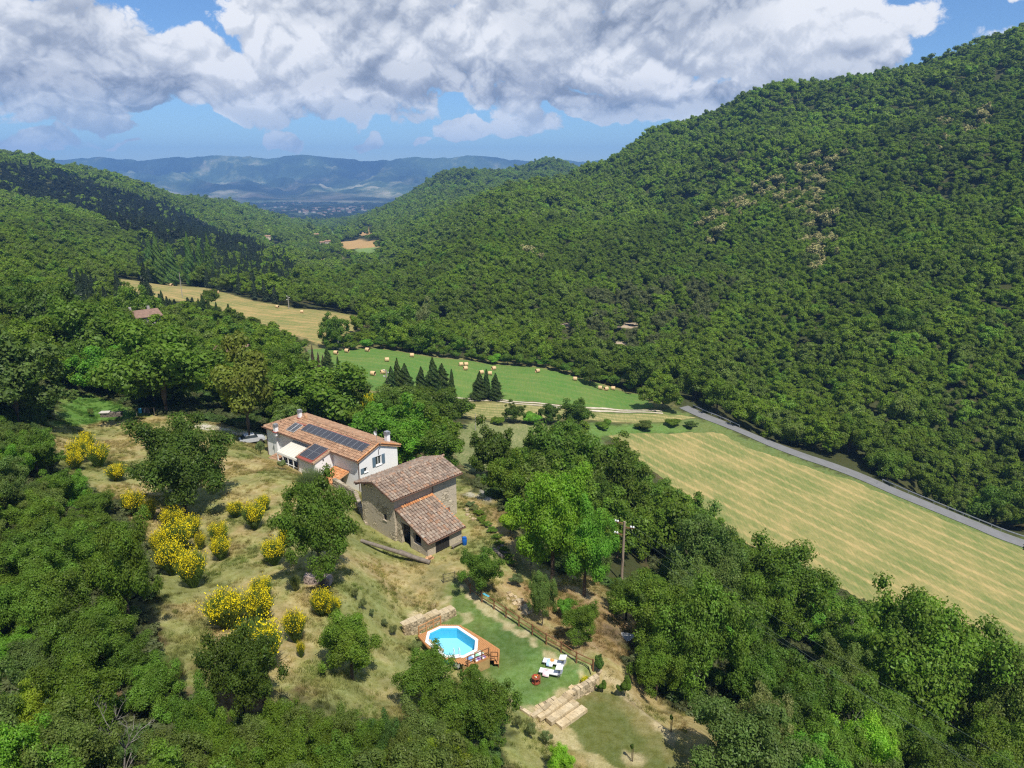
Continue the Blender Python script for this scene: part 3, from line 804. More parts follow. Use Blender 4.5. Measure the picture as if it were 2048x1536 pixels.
def leaves_mesh(C, N, size, lv, aspect=0.6, up=None):
    """quads (rhombi) at C facing N"""
    n = len(C)
    r = RNG.normal(size=(n, 3))
    t = np.cross(N, r); t /= np.linalg.norm(t, axis=1, keepdims=True) + 1e-9
    b = np.cross(N, t)
    s = (size * (0.7 + 0.6 * RNG.random(n)))[:, None] if np.isscalar(size) else size[:, None]
    V = np.stack([C - t * s, C - b * s * aspect + t * s * 0.1, C + t * s, C + b * s * aspect - t * s * 0.1], 1).reshape(-1, 3)
    Q = np.arange(n * 4).reshape(n, 4)
    return V, Q, lv
def unit(n):
    v = RNG.normal(size=(n, 3)); return v / np.linalg.norm(v, axis=1, keepdims=True)
def crown_data(seed, nl, nleaf, size, zr=0.85, low=-0.45, lr=(0.24, 0.42), spread=0.72, aspect=0.6, tufty=0.22, flat=0.0, core=0.62, lean=0.0, nr=0.75):
    """crown of radius ~1 centred at height 0; returns V,Q,lv"""
    global RNG
    RNG = np.random.default_rng(seed)
    L = []; R = []
    gold = math.pi * (3 - 5 ** 0.5)
    nb = max(5, nl // 5)                      # main limbs of unequal reach; the clumps of leaves hang on them
    for i in range(nb):
        z = low + (1 - low) * ((i + 0.5 + RNG.normal() * .25) / nb); z = max(-.95, min(.97, z)); rr = math.sqrt(max(0, 1 - z * z)); th = i * gold + RNG.normal() * 0.4
        reach = spread * (0.72 + 0.5 * RNG.random()); tipd = np.array((rr * math.cos(th) + lean * z, rr * math.sin(th), z * zr))
        k_ = max(2, int(round(nl / nb)))
        for j in range(k_):
            t = 0.55 + 0.45 * (j + RNG.random()) / k_
            c = tipd * reach * t + unit(1)[0] * (0.20 if nl > 15 else .12) * np.array((1, 1, .8))
            L.append(tuple(c)); R.append((lr[0] + (lr[1] - lr[0]) * RNG.random()) * (1.15 - 0.45 * t))
    for i in range(max(3, nl // 5)):
        v = unit(1)[0] * 0.3 * RNG.random(); L.append(tuple(v * (1, 1, zr))); R.append(0.40)
    L = np.array(L); R = np.array(R); lvL = 0.8 + 0.4 * RNG.random(len(L))
    per = np.maximum(6, (nleaf * R ** 2 / (R ** 2).sum()).astype(int))
    C = []; N = []; LV = []
    for c, r, lvv, n in zip(L, R, lvL, per):
        d = unit(int(n * 1.5)); out = c / (np.linalg.norm(c) + 1e-6)
        keep = (d @ out > -0.55) | (RNG.random(len(d)) < 0.12)
        d = d[keep][:n]
        bump = 1 + tufty * np.sin(d[:, 0] * 9 + seed + c[0] * 30) * np.sin(d[:, 1] * 8 + c[1] * 30) * np.sin(d[:, 2] * 9 + 1)
        rad = r * (0.62 + 0.42 * RNG.random(len(d)) ** 0.6) * bump
        p = c + d * rad[:, None] * (1, 1, 0.85 - flat)
        C.append(p); nn = d * 0.9 + unit(len(d)) * nr + np.array((0, 0, 0.35)); N.append(nn / np.linalg.norm(nn, axis=1, keepdims=True))
        LV.append(lvv * (0.82 + 0.36 * RNG.random(len(d))))
    C = np.concatenate(C); N = np.concatenate(N); LV = np.concatenate(LV)
    V, Q, lv = leaves_mesh(C, N, size, LV, aspect)
    # opaque inner masses so the crown is not see-through in its middle
    if core:
        ico = bmesh.new(); bmesh.ops.create_icosphere(ico, subdivisions=1, radius=1.0)
        iv = np.array([v.co[:] for v in ico.verts]); it = np.array([[v.index for v in f.verts] for f in ico.faces]); ico.free()
        cv = []; ct = []
        for i, (c, r) in enumerate(zip(L, R)):
            cv.append(c + iv * r * core * (0.85 + 0.3 * RNG.random((len(iv), 1)))); ct.append(it + i * len(iv))
        cv = np.concatenate(cv); ct = np.concatenate(ct) + len(V)
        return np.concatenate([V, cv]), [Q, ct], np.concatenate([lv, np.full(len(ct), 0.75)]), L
    return V, [Q], lv, L
def conifer_data(seed, nleaf, size, wide=0.28, power=0.8, tiers=0, rough=0.1):
    """height 1, base at 0"""
    global RNG
    RNG = np.random.default_rng(seed)
    h = RNG.random(nleaf) ** 1.25
    prof = wide * (1 - h) ** power * np.clip(h * 9, 0.25, 1)
    th = RNG.random(nleaf) * 2 * math.pi
    wob = 1 + rough * 2.2 * np.sin(th * 3 + h * 17 + seed) * np.sin(h * 31 + th * 2)
    if tiers: wob = wob * (0.72 + 0.42 * ((h * tiers + 0.15 * np.sin(th * 5)) % 1.0) * -1 + 0.42)
    r = prof * (0.55 + 0.5 * RNG.random(nleaf) ** 0.5) * wob
    C = np.stack([r * np.cos(th), r * np.sin(th), h], -1)
    N = np.stack([np.cos(th), np.sin(th), np.full(nleaf, 0.6)], -1) + unit(nleaf) * 0.8
    N /= np.linalg.norm(N, axis=1, keepdims=True)
    V, Q, lv = leaves_mesh(C, N, size, (0.7 + 0.6 * RNG.random(nleaf)), 0.45)
    n = 7; cv = []; ct = []
    hs_ = np.linspace(0.03, 0.97, 9)
    for hh in hs_:
        for j in range(n):
            rr = wide * (1 - hh) ** power * 0.62; cv.append((rr * math.cos(j * 2 * math.pi / n), rr * math.sin(j * 2 * math.pi / n), hh))
    for i in range(len(hs_) - 1):
        for j in range(n): ct.append((i * n + j, i * n + (j + 1) % n, (i + 1) * n + (j + 1) % n, (i + 1) * n + j))
    ct = np.array(ct) + len(V)
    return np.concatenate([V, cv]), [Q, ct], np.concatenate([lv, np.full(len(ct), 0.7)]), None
def crown_mesh(name, data, mat, extra=None, emat=None, efrac=0.0):
    V, Fs, lv, _ = data
    mi = None
    mats = [mat]
    if emat:
        mats.append(emat)
        nq = len(Fs[0]); mi = np.zeros(sum(len(f) for f in Fs), int)
        cz_ = V[Fs[0][:, 0], 2]
        top = RNG.random(nq) < efrac * np.clip((cz_ - np.percentile(cz_, 35)) / (cz_.max() - np.percentile(cz_, 35)) * 1.6, 0, 1)
        mi[:nq][top] = 1
    return mesh_np(name, V, Fs, mats, attrs={'lv': ('FACE', 'FLOAT', lv)}, mat_idx=mi)

def trunk_mesh(seed, h=1.0, r=0.06, limbs=5, mat=BARK, top=0.75, spread=0.55):
    rnd = random.Random(seed); mb = MB()
    pts = [(0, 0, -0.08), (rnd.uniform(-.02, .02), rnd.uniform(-.02, .02), 0.25 * h), (rnd.uniform(-.05, .05), rnd.uniform(-.05, .05), 0.5 * h), (rnd.uniform(-.08, .08), rnd.uniform(-.08, .08), top * h)]
    mb.tube(pts, [r * 1.25, r, r * 0.7, r * 0.25], 7)
    for i in range(limbs):
        a = 2 * math.pi * i / limbs + rnd.uniform(-.4, .4); z0 = h * rnd.uniform(0.28, 0.5); L = spread * rnd.uniform(0.7, 1.1)
        mb.tube([(0, 0, z0), (math.cos(a) * L * 0.5, math.sin(a) * L * 0.5, z0 + 0.18 * h), (math.cos(a) * L, math.sin(a) * L, z0 + 0.4 * h * rnd.uniform(.7, 1.1))], [r * 0.5, r * 0.35, r * 0.1], 5, cap=False)
    me = bpy.data.meshes.new('trunk'); me.from_pydata(mb.v, [], mb.f); me.materials.append(mat); me.update()
    return me

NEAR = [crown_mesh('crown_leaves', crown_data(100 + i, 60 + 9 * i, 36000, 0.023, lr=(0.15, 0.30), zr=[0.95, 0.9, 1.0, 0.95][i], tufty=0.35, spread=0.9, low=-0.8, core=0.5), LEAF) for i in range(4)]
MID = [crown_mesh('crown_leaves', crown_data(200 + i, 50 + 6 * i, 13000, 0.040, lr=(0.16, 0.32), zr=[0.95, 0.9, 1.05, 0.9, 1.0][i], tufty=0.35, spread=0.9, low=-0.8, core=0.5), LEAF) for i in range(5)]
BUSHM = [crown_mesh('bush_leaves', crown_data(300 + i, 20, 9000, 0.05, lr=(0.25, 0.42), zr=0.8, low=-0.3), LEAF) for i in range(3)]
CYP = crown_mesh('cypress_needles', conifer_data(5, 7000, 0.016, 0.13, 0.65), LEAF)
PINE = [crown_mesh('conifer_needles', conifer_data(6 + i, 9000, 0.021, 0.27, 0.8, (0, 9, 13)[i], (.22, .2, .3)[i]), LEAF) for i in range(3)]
TRUNKS = [trunk_mesh(i) for i in range(4)]
def dead_mesh(seed):
    rnd = random.Random(seed); mb = MB()
    def grow(p, d, L, r, dep):
        q = p; pts = [p]; rad = [r]
        for i in range(3):
            d = (d + Vector((rnd.uniform(-.28, .28), rnd.uniform(-.28, .28), rnd.uniform(-.12, .22)))).normalized(); q = q + d * L / 3; pts.append(q); rad.append(r * (1 - .22 * (i + 1)))
        mb.tube(pts, rad, 5 if dep < 2 else 3, cap=False)
        if dep < 4:
            for i in range(rnd.choice((2, 3, 3)) if dep else 5):
                t = rnd.choice(pts[1:]); dd = (d + Vector((rnd.uniform(-1, 1), rnd.uniform(-1, 1), rnd.uniform(-.3, .5)))).normalized()
                grow(t, dd, L * rnd.uniform(.45, .7), r * .5, dep + 1)
    grow(Vector((0, 0, -.05)), Vector((0, 0, 1)), .55, .018, 0)
    me = bpy.data.meshes.new('dead_branches'); me.from_pydata(mb.v, [], mb.f); me.materials.append(DEADWOOD); me.update(); return me
DEADT = [dead_mesh(40 + i) for i in range(3)]

BASE_COL = {'dark': (0.0905, 0.1466, 0.0214), 'oak': (0.1219, 0.1979, 0.0245), 'mid': (0.129, 0.2133, 0.0248), 'bright': (0.15, 0.315, 0.032), 'yellow': (0.2643, 0.3426, 0.0284), 'olive': (0.1342, 0.1921, 0.0421), 'grey': (0.1982, 0.2372, 0.0851), 'blue': (0.1082, 0.1923, 0.0383), 'pine': (0.0677, 0.1093, 0.0255), 'lime': (0.27, 0.44, 0.035), 'linden': (0.2115, 0.2503, 0.0405), 'acacia': (0.185, 0.36, 0.03)}
def tinted(key, rnd, amt=0.14):
    c = BASE_COL[key]; v = 1 + rnd.uniform(-amt, amt); w = rnd.uniform(-amt, amt) * 0.6
    return (c[0] * v * (1 + w), c[1] * v, c[2] * v * (1 - w), 1.0)
def tree(loc, h, r, key='oak', kind='broadleaf_tree', label='', cat='tree', group=None, lod='mid', rnd=random, crown_frac=0.9, emat=None, dead=False, meshes=None, zflat=1.0):
    """tree of height h and crown radius r: Empty > trunk, crown"""
    e = empty(kind, loc, rnd.uniform(0, 6.28))
    tag(e, label, cat, group)
    me = rnd.choice(meshes or (NEAR if lod == 'near' else MID))
    ch = h * crown_frac
    t = obj('trunk', rnd.choice(TRUNKS), e); t.scale = (r * 0.9, r * 0.9, h * 0.8)
    c = obj('crown', me, e, (0, 0, h - ch * 0.5)); c.scale = (r * 1.05, r * rnd.uniform(0.88, 1.15), ch * 0.5 * 1.04 * zflat); c.rotation_euler = (rnd.uniform(-.12, .12), rnd.uniform(-.12, .12), 0)
    c.color = tinted(key, rnd)
    return e
def conifer(loc, h, w, key='pine', kind='cypress_tree', label='', group=None, mesh=None, rnd=random, cat='tree'):
    e = empty(kind, loc, rnd.uniform(0, 6.28)); tag(e, label, cat, group)
    t = obj('trunk', TRUNKS[0], e); t.scale = (w * 0.35, w * 0.35, h * 0.6)
    me = mesh or CYP
    ratio = 0.13 if me == CYP else 0.27
    c = obj('crown', me, e, (0, 0, 0.0)); c.scale = (w / ratio / 2 * rnd.uniform(.85, 1.15), w / ratio / 2 * rnd.uniform(.85, 1.15), h * rnd.uniform(.95, 1.05)); c.rotation_euler = (rnd.uniform(-.05, .05), rnd.uniform(-.05, .05), rnd.uniform(0, 6)); c.color = tinted(key, rnd)
    return e

# ---- far woods: one object per wood, thousands of instanced crowns
def proto_collection(name, specs):
    pc = bpy.data.collections.new(name)
    for i, me in enumerate(specs):
        o = bpy.data.objects.new('%s_%02d' % (name, i), me); pc.objects.link(o)
    return pc
def scatter_object(name, pts, scl, rot, idx, tint, coll, label):
    n = len(pts)
    me = bpy.data.meshes.new(name)
    me.vertices.add(n); me.vertices.foreach_set('co', np.asarray(pts, np.float32).ravel())
    for nm, typ, arr in (('scl', 'FLOAT_VECTOR', scl), ('rot', 'FLOAT_VECTOR', rot), ('tint', 'FLOAT_COLOR', tint)):
        at = me.attributes.new(nm, typ, 'POINT'); at.data.foreach_set('color' if typ == 'FLOAT_COLOR' else 'vector', np.asarray(arr, np.float32).ravel())
    at = me.attributes.new('idx', 'INT', 'POINT'); at.data.foreach_set('value', np.asarray(idx, np.int32))
    o = obj(name, me)
    ng = bpy.data.node_groups.new(name, 'GeometryNodeTree')
    ng.interface.new_socket('Geometry', in_out='INPUT', socket_type='NodeSocketGeometry')
    ng.interface.new_socket('Geometry', in_out='OUTPUT', socket_type='NodeSocketGeometry')
    gi = ng.nodes.new('NodeGroupInput'); go = ng.nodes.new('NodeGroupOutput')
    ci = ng.nodes.new('GeometryNodeCollectionInfo'); ci.inputs['Collection'].default_value = coll
    ci.inputs['Separate Children'].default_value = True; ci.inputs['Reset Children'].default_value = True
    ip = ng.nodes.new('GeometryNodeInstanceOnPoints'); ip.inputs['Pick Instance'].default_value = True
    def na(nm, dt):
        a = ng.nodes.new('GeometryNodeInputNamedAttribute'); a.data_type = dt; a.inputs['Name'].default_value = nm; return a.outputs[0]
    er = ng.nodes.new('FunctionNodeEulerToRotation')
    L = ng.links.new
    L(gi.outputs[0], ip.inputs['Points']); L(ci.outputs[0], ip.inputs['Instance'])
    L(na('idx', 'INT'), ip.inputs['Instance Index']); L(na('rot', 'FLOAT_VECTOR'), er.inputs[0]); L(er.outputs[0], ip.inputs['Rotation']); L(na('scl', 'FLOAT_VECTOR'), ip.inputs['Scale'])
    L(ip.outputs[0], go.inputs[0])
    mod = o.modifiers.new('scatter', 'NODES'); mod.node_group = ng
    tag(o, label, kind='stuff')
    return o
def with_trunk(data, tb=0.1):
    return data
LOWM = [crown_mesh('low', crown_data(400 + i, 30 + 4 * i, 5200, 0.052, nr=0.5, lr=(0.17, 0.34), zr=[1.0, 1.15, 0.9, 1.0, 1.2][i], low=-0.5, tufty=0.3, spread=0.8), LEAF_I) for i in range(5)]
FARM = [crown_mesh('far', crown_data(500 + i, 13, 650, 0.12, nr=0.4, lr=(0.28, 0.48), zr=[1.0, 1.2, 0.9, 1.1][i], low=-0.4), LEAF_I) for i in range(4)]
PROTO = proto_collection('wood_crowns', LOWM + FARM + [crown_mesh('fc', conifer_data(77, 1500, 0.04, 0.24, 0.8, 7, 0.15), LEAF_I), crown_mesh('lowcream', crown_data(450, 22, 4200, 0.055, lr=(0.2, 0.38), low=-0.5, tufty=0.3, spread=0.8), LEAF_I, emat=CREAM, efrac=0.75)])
I_CON, I_CREAM = 9, 10

CLEAR = [OPEN, F_BIG, F_BALE, F_STRIP, F_VEG, F_UP, GRASSV] + [p for p, c in FAR_F]
def road_dist(x, y):
    pc = np.array([(c.x, c.y) for c in ROADC[::2]])
    d = np.full(x.shape, 1e9)
    for a in pc: d = np.minimum(d, np.hypot(x - a[0], y - a[1]))
    return d
def jitter_points(y0, y1, dens_fn, smin=-1.05, smax=1.1):
    """jittered grid in (s, ln y) space, thinned to the wanted density (trees per m2)"""
    rng = np.random.default_rng(int(y0))
    n = int(3.2 * (y1 ** 2 - y0 ** 2) / 2 * dens_fn(y0) * (smax - smin) / 2.0)
    yy = np.sqrt(rng.random(n) * (y1 ** 2 - y0 ** 2) + y0 ** 2); ss = smin + (smax - smin) * rng.random(n)
    x = ss * yy
    # Poisson thinning on a hash grid
    r = math.sqrt(1 / dens_fn(y0)) * 0.78
    keep = []; grid = {}
    cxs = np.floor(x / r).astype(int); cys = np.floor(yy / r).astype(int)
    for i in range(n):
        cx_, cy_ = cxs[i], cys[i]; ok = True
        for a in (-1, 0, 1):
            for b in (-1, 0, 1):
                j = grid.get((cx_ + a, cy_ + b))
                if j is not None and (x[i] - x[j]) ** 2 + (yy[i] - yy[j]) ** 2 < r * r: ok = False; break
            if not ok: break
        if ok: keep.append(i); grid[(cx_, cy_)] = i
    keep = np.array(keep)
    return x[keep], yy[keep], r
def in_view(x, y, z, m=60):
    u, v, d = proj(x, y, z)
    return (u > -m * 2) & (u < 2048 + m * 2) & (v < 1536 + m) & (v > -50)
def horizon_visible(x, y, z):
    """rough visibility of points (x,y,z) against the terrain grid: running max of slope along each ray"""
    q = (GZ - CAM_H) / GY
    run = np.maximum.accumulate(q, axis=0)
    yc = np.clip(y, gy[0], gy[-1] * 0.999)
    i = np.clip(np.searchsorted(gy, yc * 0.97) - 1, 0, len(gy) - 2)
    j = np.clip(np.round((x / y - gs[0]) / (gs[1] - gs[0])).astype(int), 0, len(gs) - 1)
    return (z + 9 - CAM_H) / y > run[i, j] - 0.002

wood_pts = []
for (y0, y1, dn) in ((118, 330, 1 / 26), (330, 620, 1 / 30), (620, 1150, 1 / 38), (1150, 3000, 1 / 80)):
    x, y, r = jitter_points(y0, y1, lambda yy_, d=dn: d)
    z = tz(x, y)
    ok = in_view(x, y, z) & horizon_visible(x, y, z)
    x, y, z = x[ok], y[ok], z[ok]
    for poly in CLEAR:
        pb = np.asarray([p[:2] for p in poly])
        if pb[:, 1].max() < y0 - 10 or pb[:, 1].min() > y1 + 10: continue
        sd = poly_sd(x, y, poly); k_ = sd > (1.5 if y0 < 700 else 4)
        x, y, z = x[k_], y[k_], z[k_]
    k_ = (road_dist(x, y) > 4.6) & ((poly_sd(x, y, F_BIG) > 9.0) | (y < 150) & (poly_sd(x, y, F_BIG) > 2.0))
    x, y, z = x[k_], y[k_], z[k_]
    wood_pts.append((x, y, z, np.full(len(x), r)))
WX, WY, WZ, WR = (np.concatenate([w[i] for w in wood_pts]) for i in range(4))

# ------------------------------------------------------------------ planting the woods
def keys_for(u, v, x, y, z, rng):
    """albedo tint per tree from where it grows and a slowly varying species map"""
    n = len(u)
    sp = fbm(x / 38 + 5, y / 38, 3); sp2 = fbm(x / 9, y / 9, 2)
    c = np.zeros((n, 3))
    dark = np.array(BASE_COL['oak']); mid = np.array(BASE_COL['mid']); ol = np.array((0.115, 0.175, 0.042)); dk = np.array(BASE_COL['dark']); br = np.array((0.115, 0.215, 0.03))
    t = np.clip(sp * 1.7 + sp2 * 0.7 + rng.normal(size=n) * 0.22 + 0.45, 0, 1)[:, None]
    c = np.where(t < 0.5, dk * (1 - t * 2) + dark * t * 2, dark * (1 - (t - 0.5) * 2) + mid * (t - 0.5) * 2)
    olm = (sp2 + rng.normal(size=n) * 0.2 > 0.32); c[olm] = ol
    brm = rng.random(n) < 0.07; c[brm] = br
    return c * (1.22, 1.12, 0.85) * (0.92 + 0.3 * rng.random(n))[:, None]
rng = np.random.default_rng(11)
U, Vp, D = proj(WX, WY, WZ + 6)
TINT = keys_for(U, Vp, WX, WY, WZ, rng)
IDX = np.where(D < 620, rng.integers(0, 5, len(U)), 5 + rng.integers(0, 4, len(U)))
HT = WR * (1.95 + 0.75 * rng.random(len(U))); VAR = np.exp(rng.normal(size=len(U)) * .20); RAD = WR * (0.80 + 0.40 * rng.random(len(U))) * VAR
def inpx(poly): return poly_sd(U, Vp, poly) < 0
# cloud of cream flowering chestnuts and ashes up the right hill
cream = inpx([(1385, 500), (1400, 450), (1460, 410), (1530, 360), (1640, 310), (1690, 300), (1700, 330), (1640, 380), (1690, 480), (1660, 560), (1620, 540), (1600, 430), (1520, 400), (1430, 480), (1400, 510)]) & (rng.random(len(U)) < 0.42)
cream |= inpx([(1820, 290), (1880, 235), (1960, 215), (2010, 220), (1960, 260), (1880, 300)]) & (rng.random(len(U)) < 0.35)
cream |= inpx([(1030, 510), (1060, 490), (1090, 490), (1080, 520), (1050, 535)]) & (rng.random(len(U)) < 0.4)
IDX[cream] = I_CREAM; TINT[cream] = (0.11, 0.14, 0.04)
br = inpx([(1250, 560), (1480, 560), (1400, 660), (1300, 700), (1180, 690), (1100, 640)]) & (rng.random(len(U)) < 0.5)
TINT[br] = (0.135, 0.16, 0.055)
# pine woods left of the valley; ridge band's dark tint paints in cloud shadow
cloud_shadow_pines = inpx([(0, 325), (120, 350), (300, 405), (430, 462), (560, 510), (500, 520), (400, 490), (260, 470), (150, 420), (0, 385)]) & (rng.random(len(U)) < 0.9)
TINT[cloud_shadow_pines] = np.array((0.030, 0.042, 0.022)) * (0.8 + 0.4 * rng.random((cloud_shadow_pines.sum(), 1)))
con = inpx([(270, 440), (350, 440), (470, 470), (600, 530), (560, 590), (420, 580), (280, 560)]) & (rng.random(len(U)) < 0.6)
con |= inpx([(130, 560), (340, 570), (420, 600), (330, 640), (150, 620)]) & (rng.random(len(U)) < 0.6)
TINT[con] = np.array((0.045, 0.068, 0.032)) * (0.8 + 0.4 * rng.random((con.sum(), 1)))
IDX[con] = I_CON; IDX[cloud_shadow_pines & (rng.random(len(U)) < 0.5)] = I_CON
hole = inpx([(1110, 640), (1150, 640), (1150, 690), (1100, 690)]) | inpx([(1225, 600), (1265, 600), (1262, 705), (1225, 700)]) | inpx([(1165, 650), (1185, 650), (1190, 680), (1165, 680)])
hole |= inpx([(860, 662), (950, 668), (950, 700), (860, 692)])
keep = ~(hole & (rng.random(len(U)) < 0.75) & (D < 420))
scale_small = hole
# tall conifers stretch
h_in = np.where(IDX == I_CON, HT * 1.15, HT)

# keep the sight lines to the fields and the yard open
def top_h(x, y, z, h, r, strict=True):
    u_, v_, d_ = proj(x, y, z + h)
    return u_, v_
HT0 = HT.copy()
FIELDS_W = [np.asarray([hit(*p)[:2] for p in poly]) for poly in SEEN]
def blocks(x, y, z, h, r):
    bad = np.zeros(len(x), bool)
    for k_, (du, dz) in enumerate(((0, 1.0), (-0.7, 0.85), (0.7, 0.85))):
        u_, v_, d_ = proj(x + du * r, y, z + h * dz)
        for poly, W in zip(SEEN, FIELDS_W):
            bb = np.asarray(poly)
            m_ = (u_ > bb[:, 0].min()) & (u_ < bb[:, 0].max()) & (v_ > bb[:, 1].min()) & (v_ < bb[:, 1].max()) & ~bad
            if m_.any():
                s_ = poly_sd(u_[m_], v_[m_], poly) < -1.0
                bad[np.nonzero(m_)[0][s_]] = True
    return bad
blk = np.zeros(len(U), bool)
for it in range(7):
    blk = blocks(WX, WY, WZ, HT, RAD)
    HT[blk] *= 0.82; RAD[blk] *= 0.92
keep &= ~blocks(WX, WY, WZ, HT, RAD)
keep &= HT > 1.2
HT *= VAR ** .8
# size on screen decides which trees are individuals
near = D < 175
size = RAD / D
order = np.argsort(-size * keep * in_view(WX, WY, WZ, 0))
rw = rng.random((len(U), 3))
ROT = np.stack([(rw[:, 0] - .5) * .16, (rw[:, 1] - .5) * .16, rw[:, 2] * 6.28], -1)
con_m = IDX == I_CON
SCL = np.stack([np.where(con_m, RAD * 0.52 / 0.24, RAD * 1.12), np.where(con_m, RAD * 0.52 / 0.24, RAD * (0.95 + .35 * rw[:, 1])), np.where(con_m, HT * 1.1, HT * 0.48)], -1)
ZC = np.where(con_m, WZ, WZ + HT - HT * 0.48 * 0.95)
PTS = np.stack([WX, WY, ZC], -1)
TC = np.concatenate([TINT, np.ones((len(U), 1))], 1)
N_AUTO = 90
indiv = order[:N_AUTO]
isind = np.zeros(len(U), bool); isind[indiv] = True
rest = keep & ~isind
ridge_u = U
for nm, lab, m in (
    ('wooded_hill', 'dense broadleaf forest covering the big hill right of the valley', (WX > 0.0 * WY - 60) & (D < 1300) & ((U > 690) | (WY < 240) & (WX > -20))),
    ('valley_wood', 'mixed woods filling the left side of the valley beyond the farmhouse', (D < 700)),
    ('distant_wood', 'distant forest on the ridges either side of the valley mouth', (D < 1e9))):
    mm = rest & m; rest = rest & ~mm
    if mm.sum(): scatter_object(nm, PTS[mm], SCL[mm], ROT[mm], IDX[mm], TC[mm], PROTO, lab)


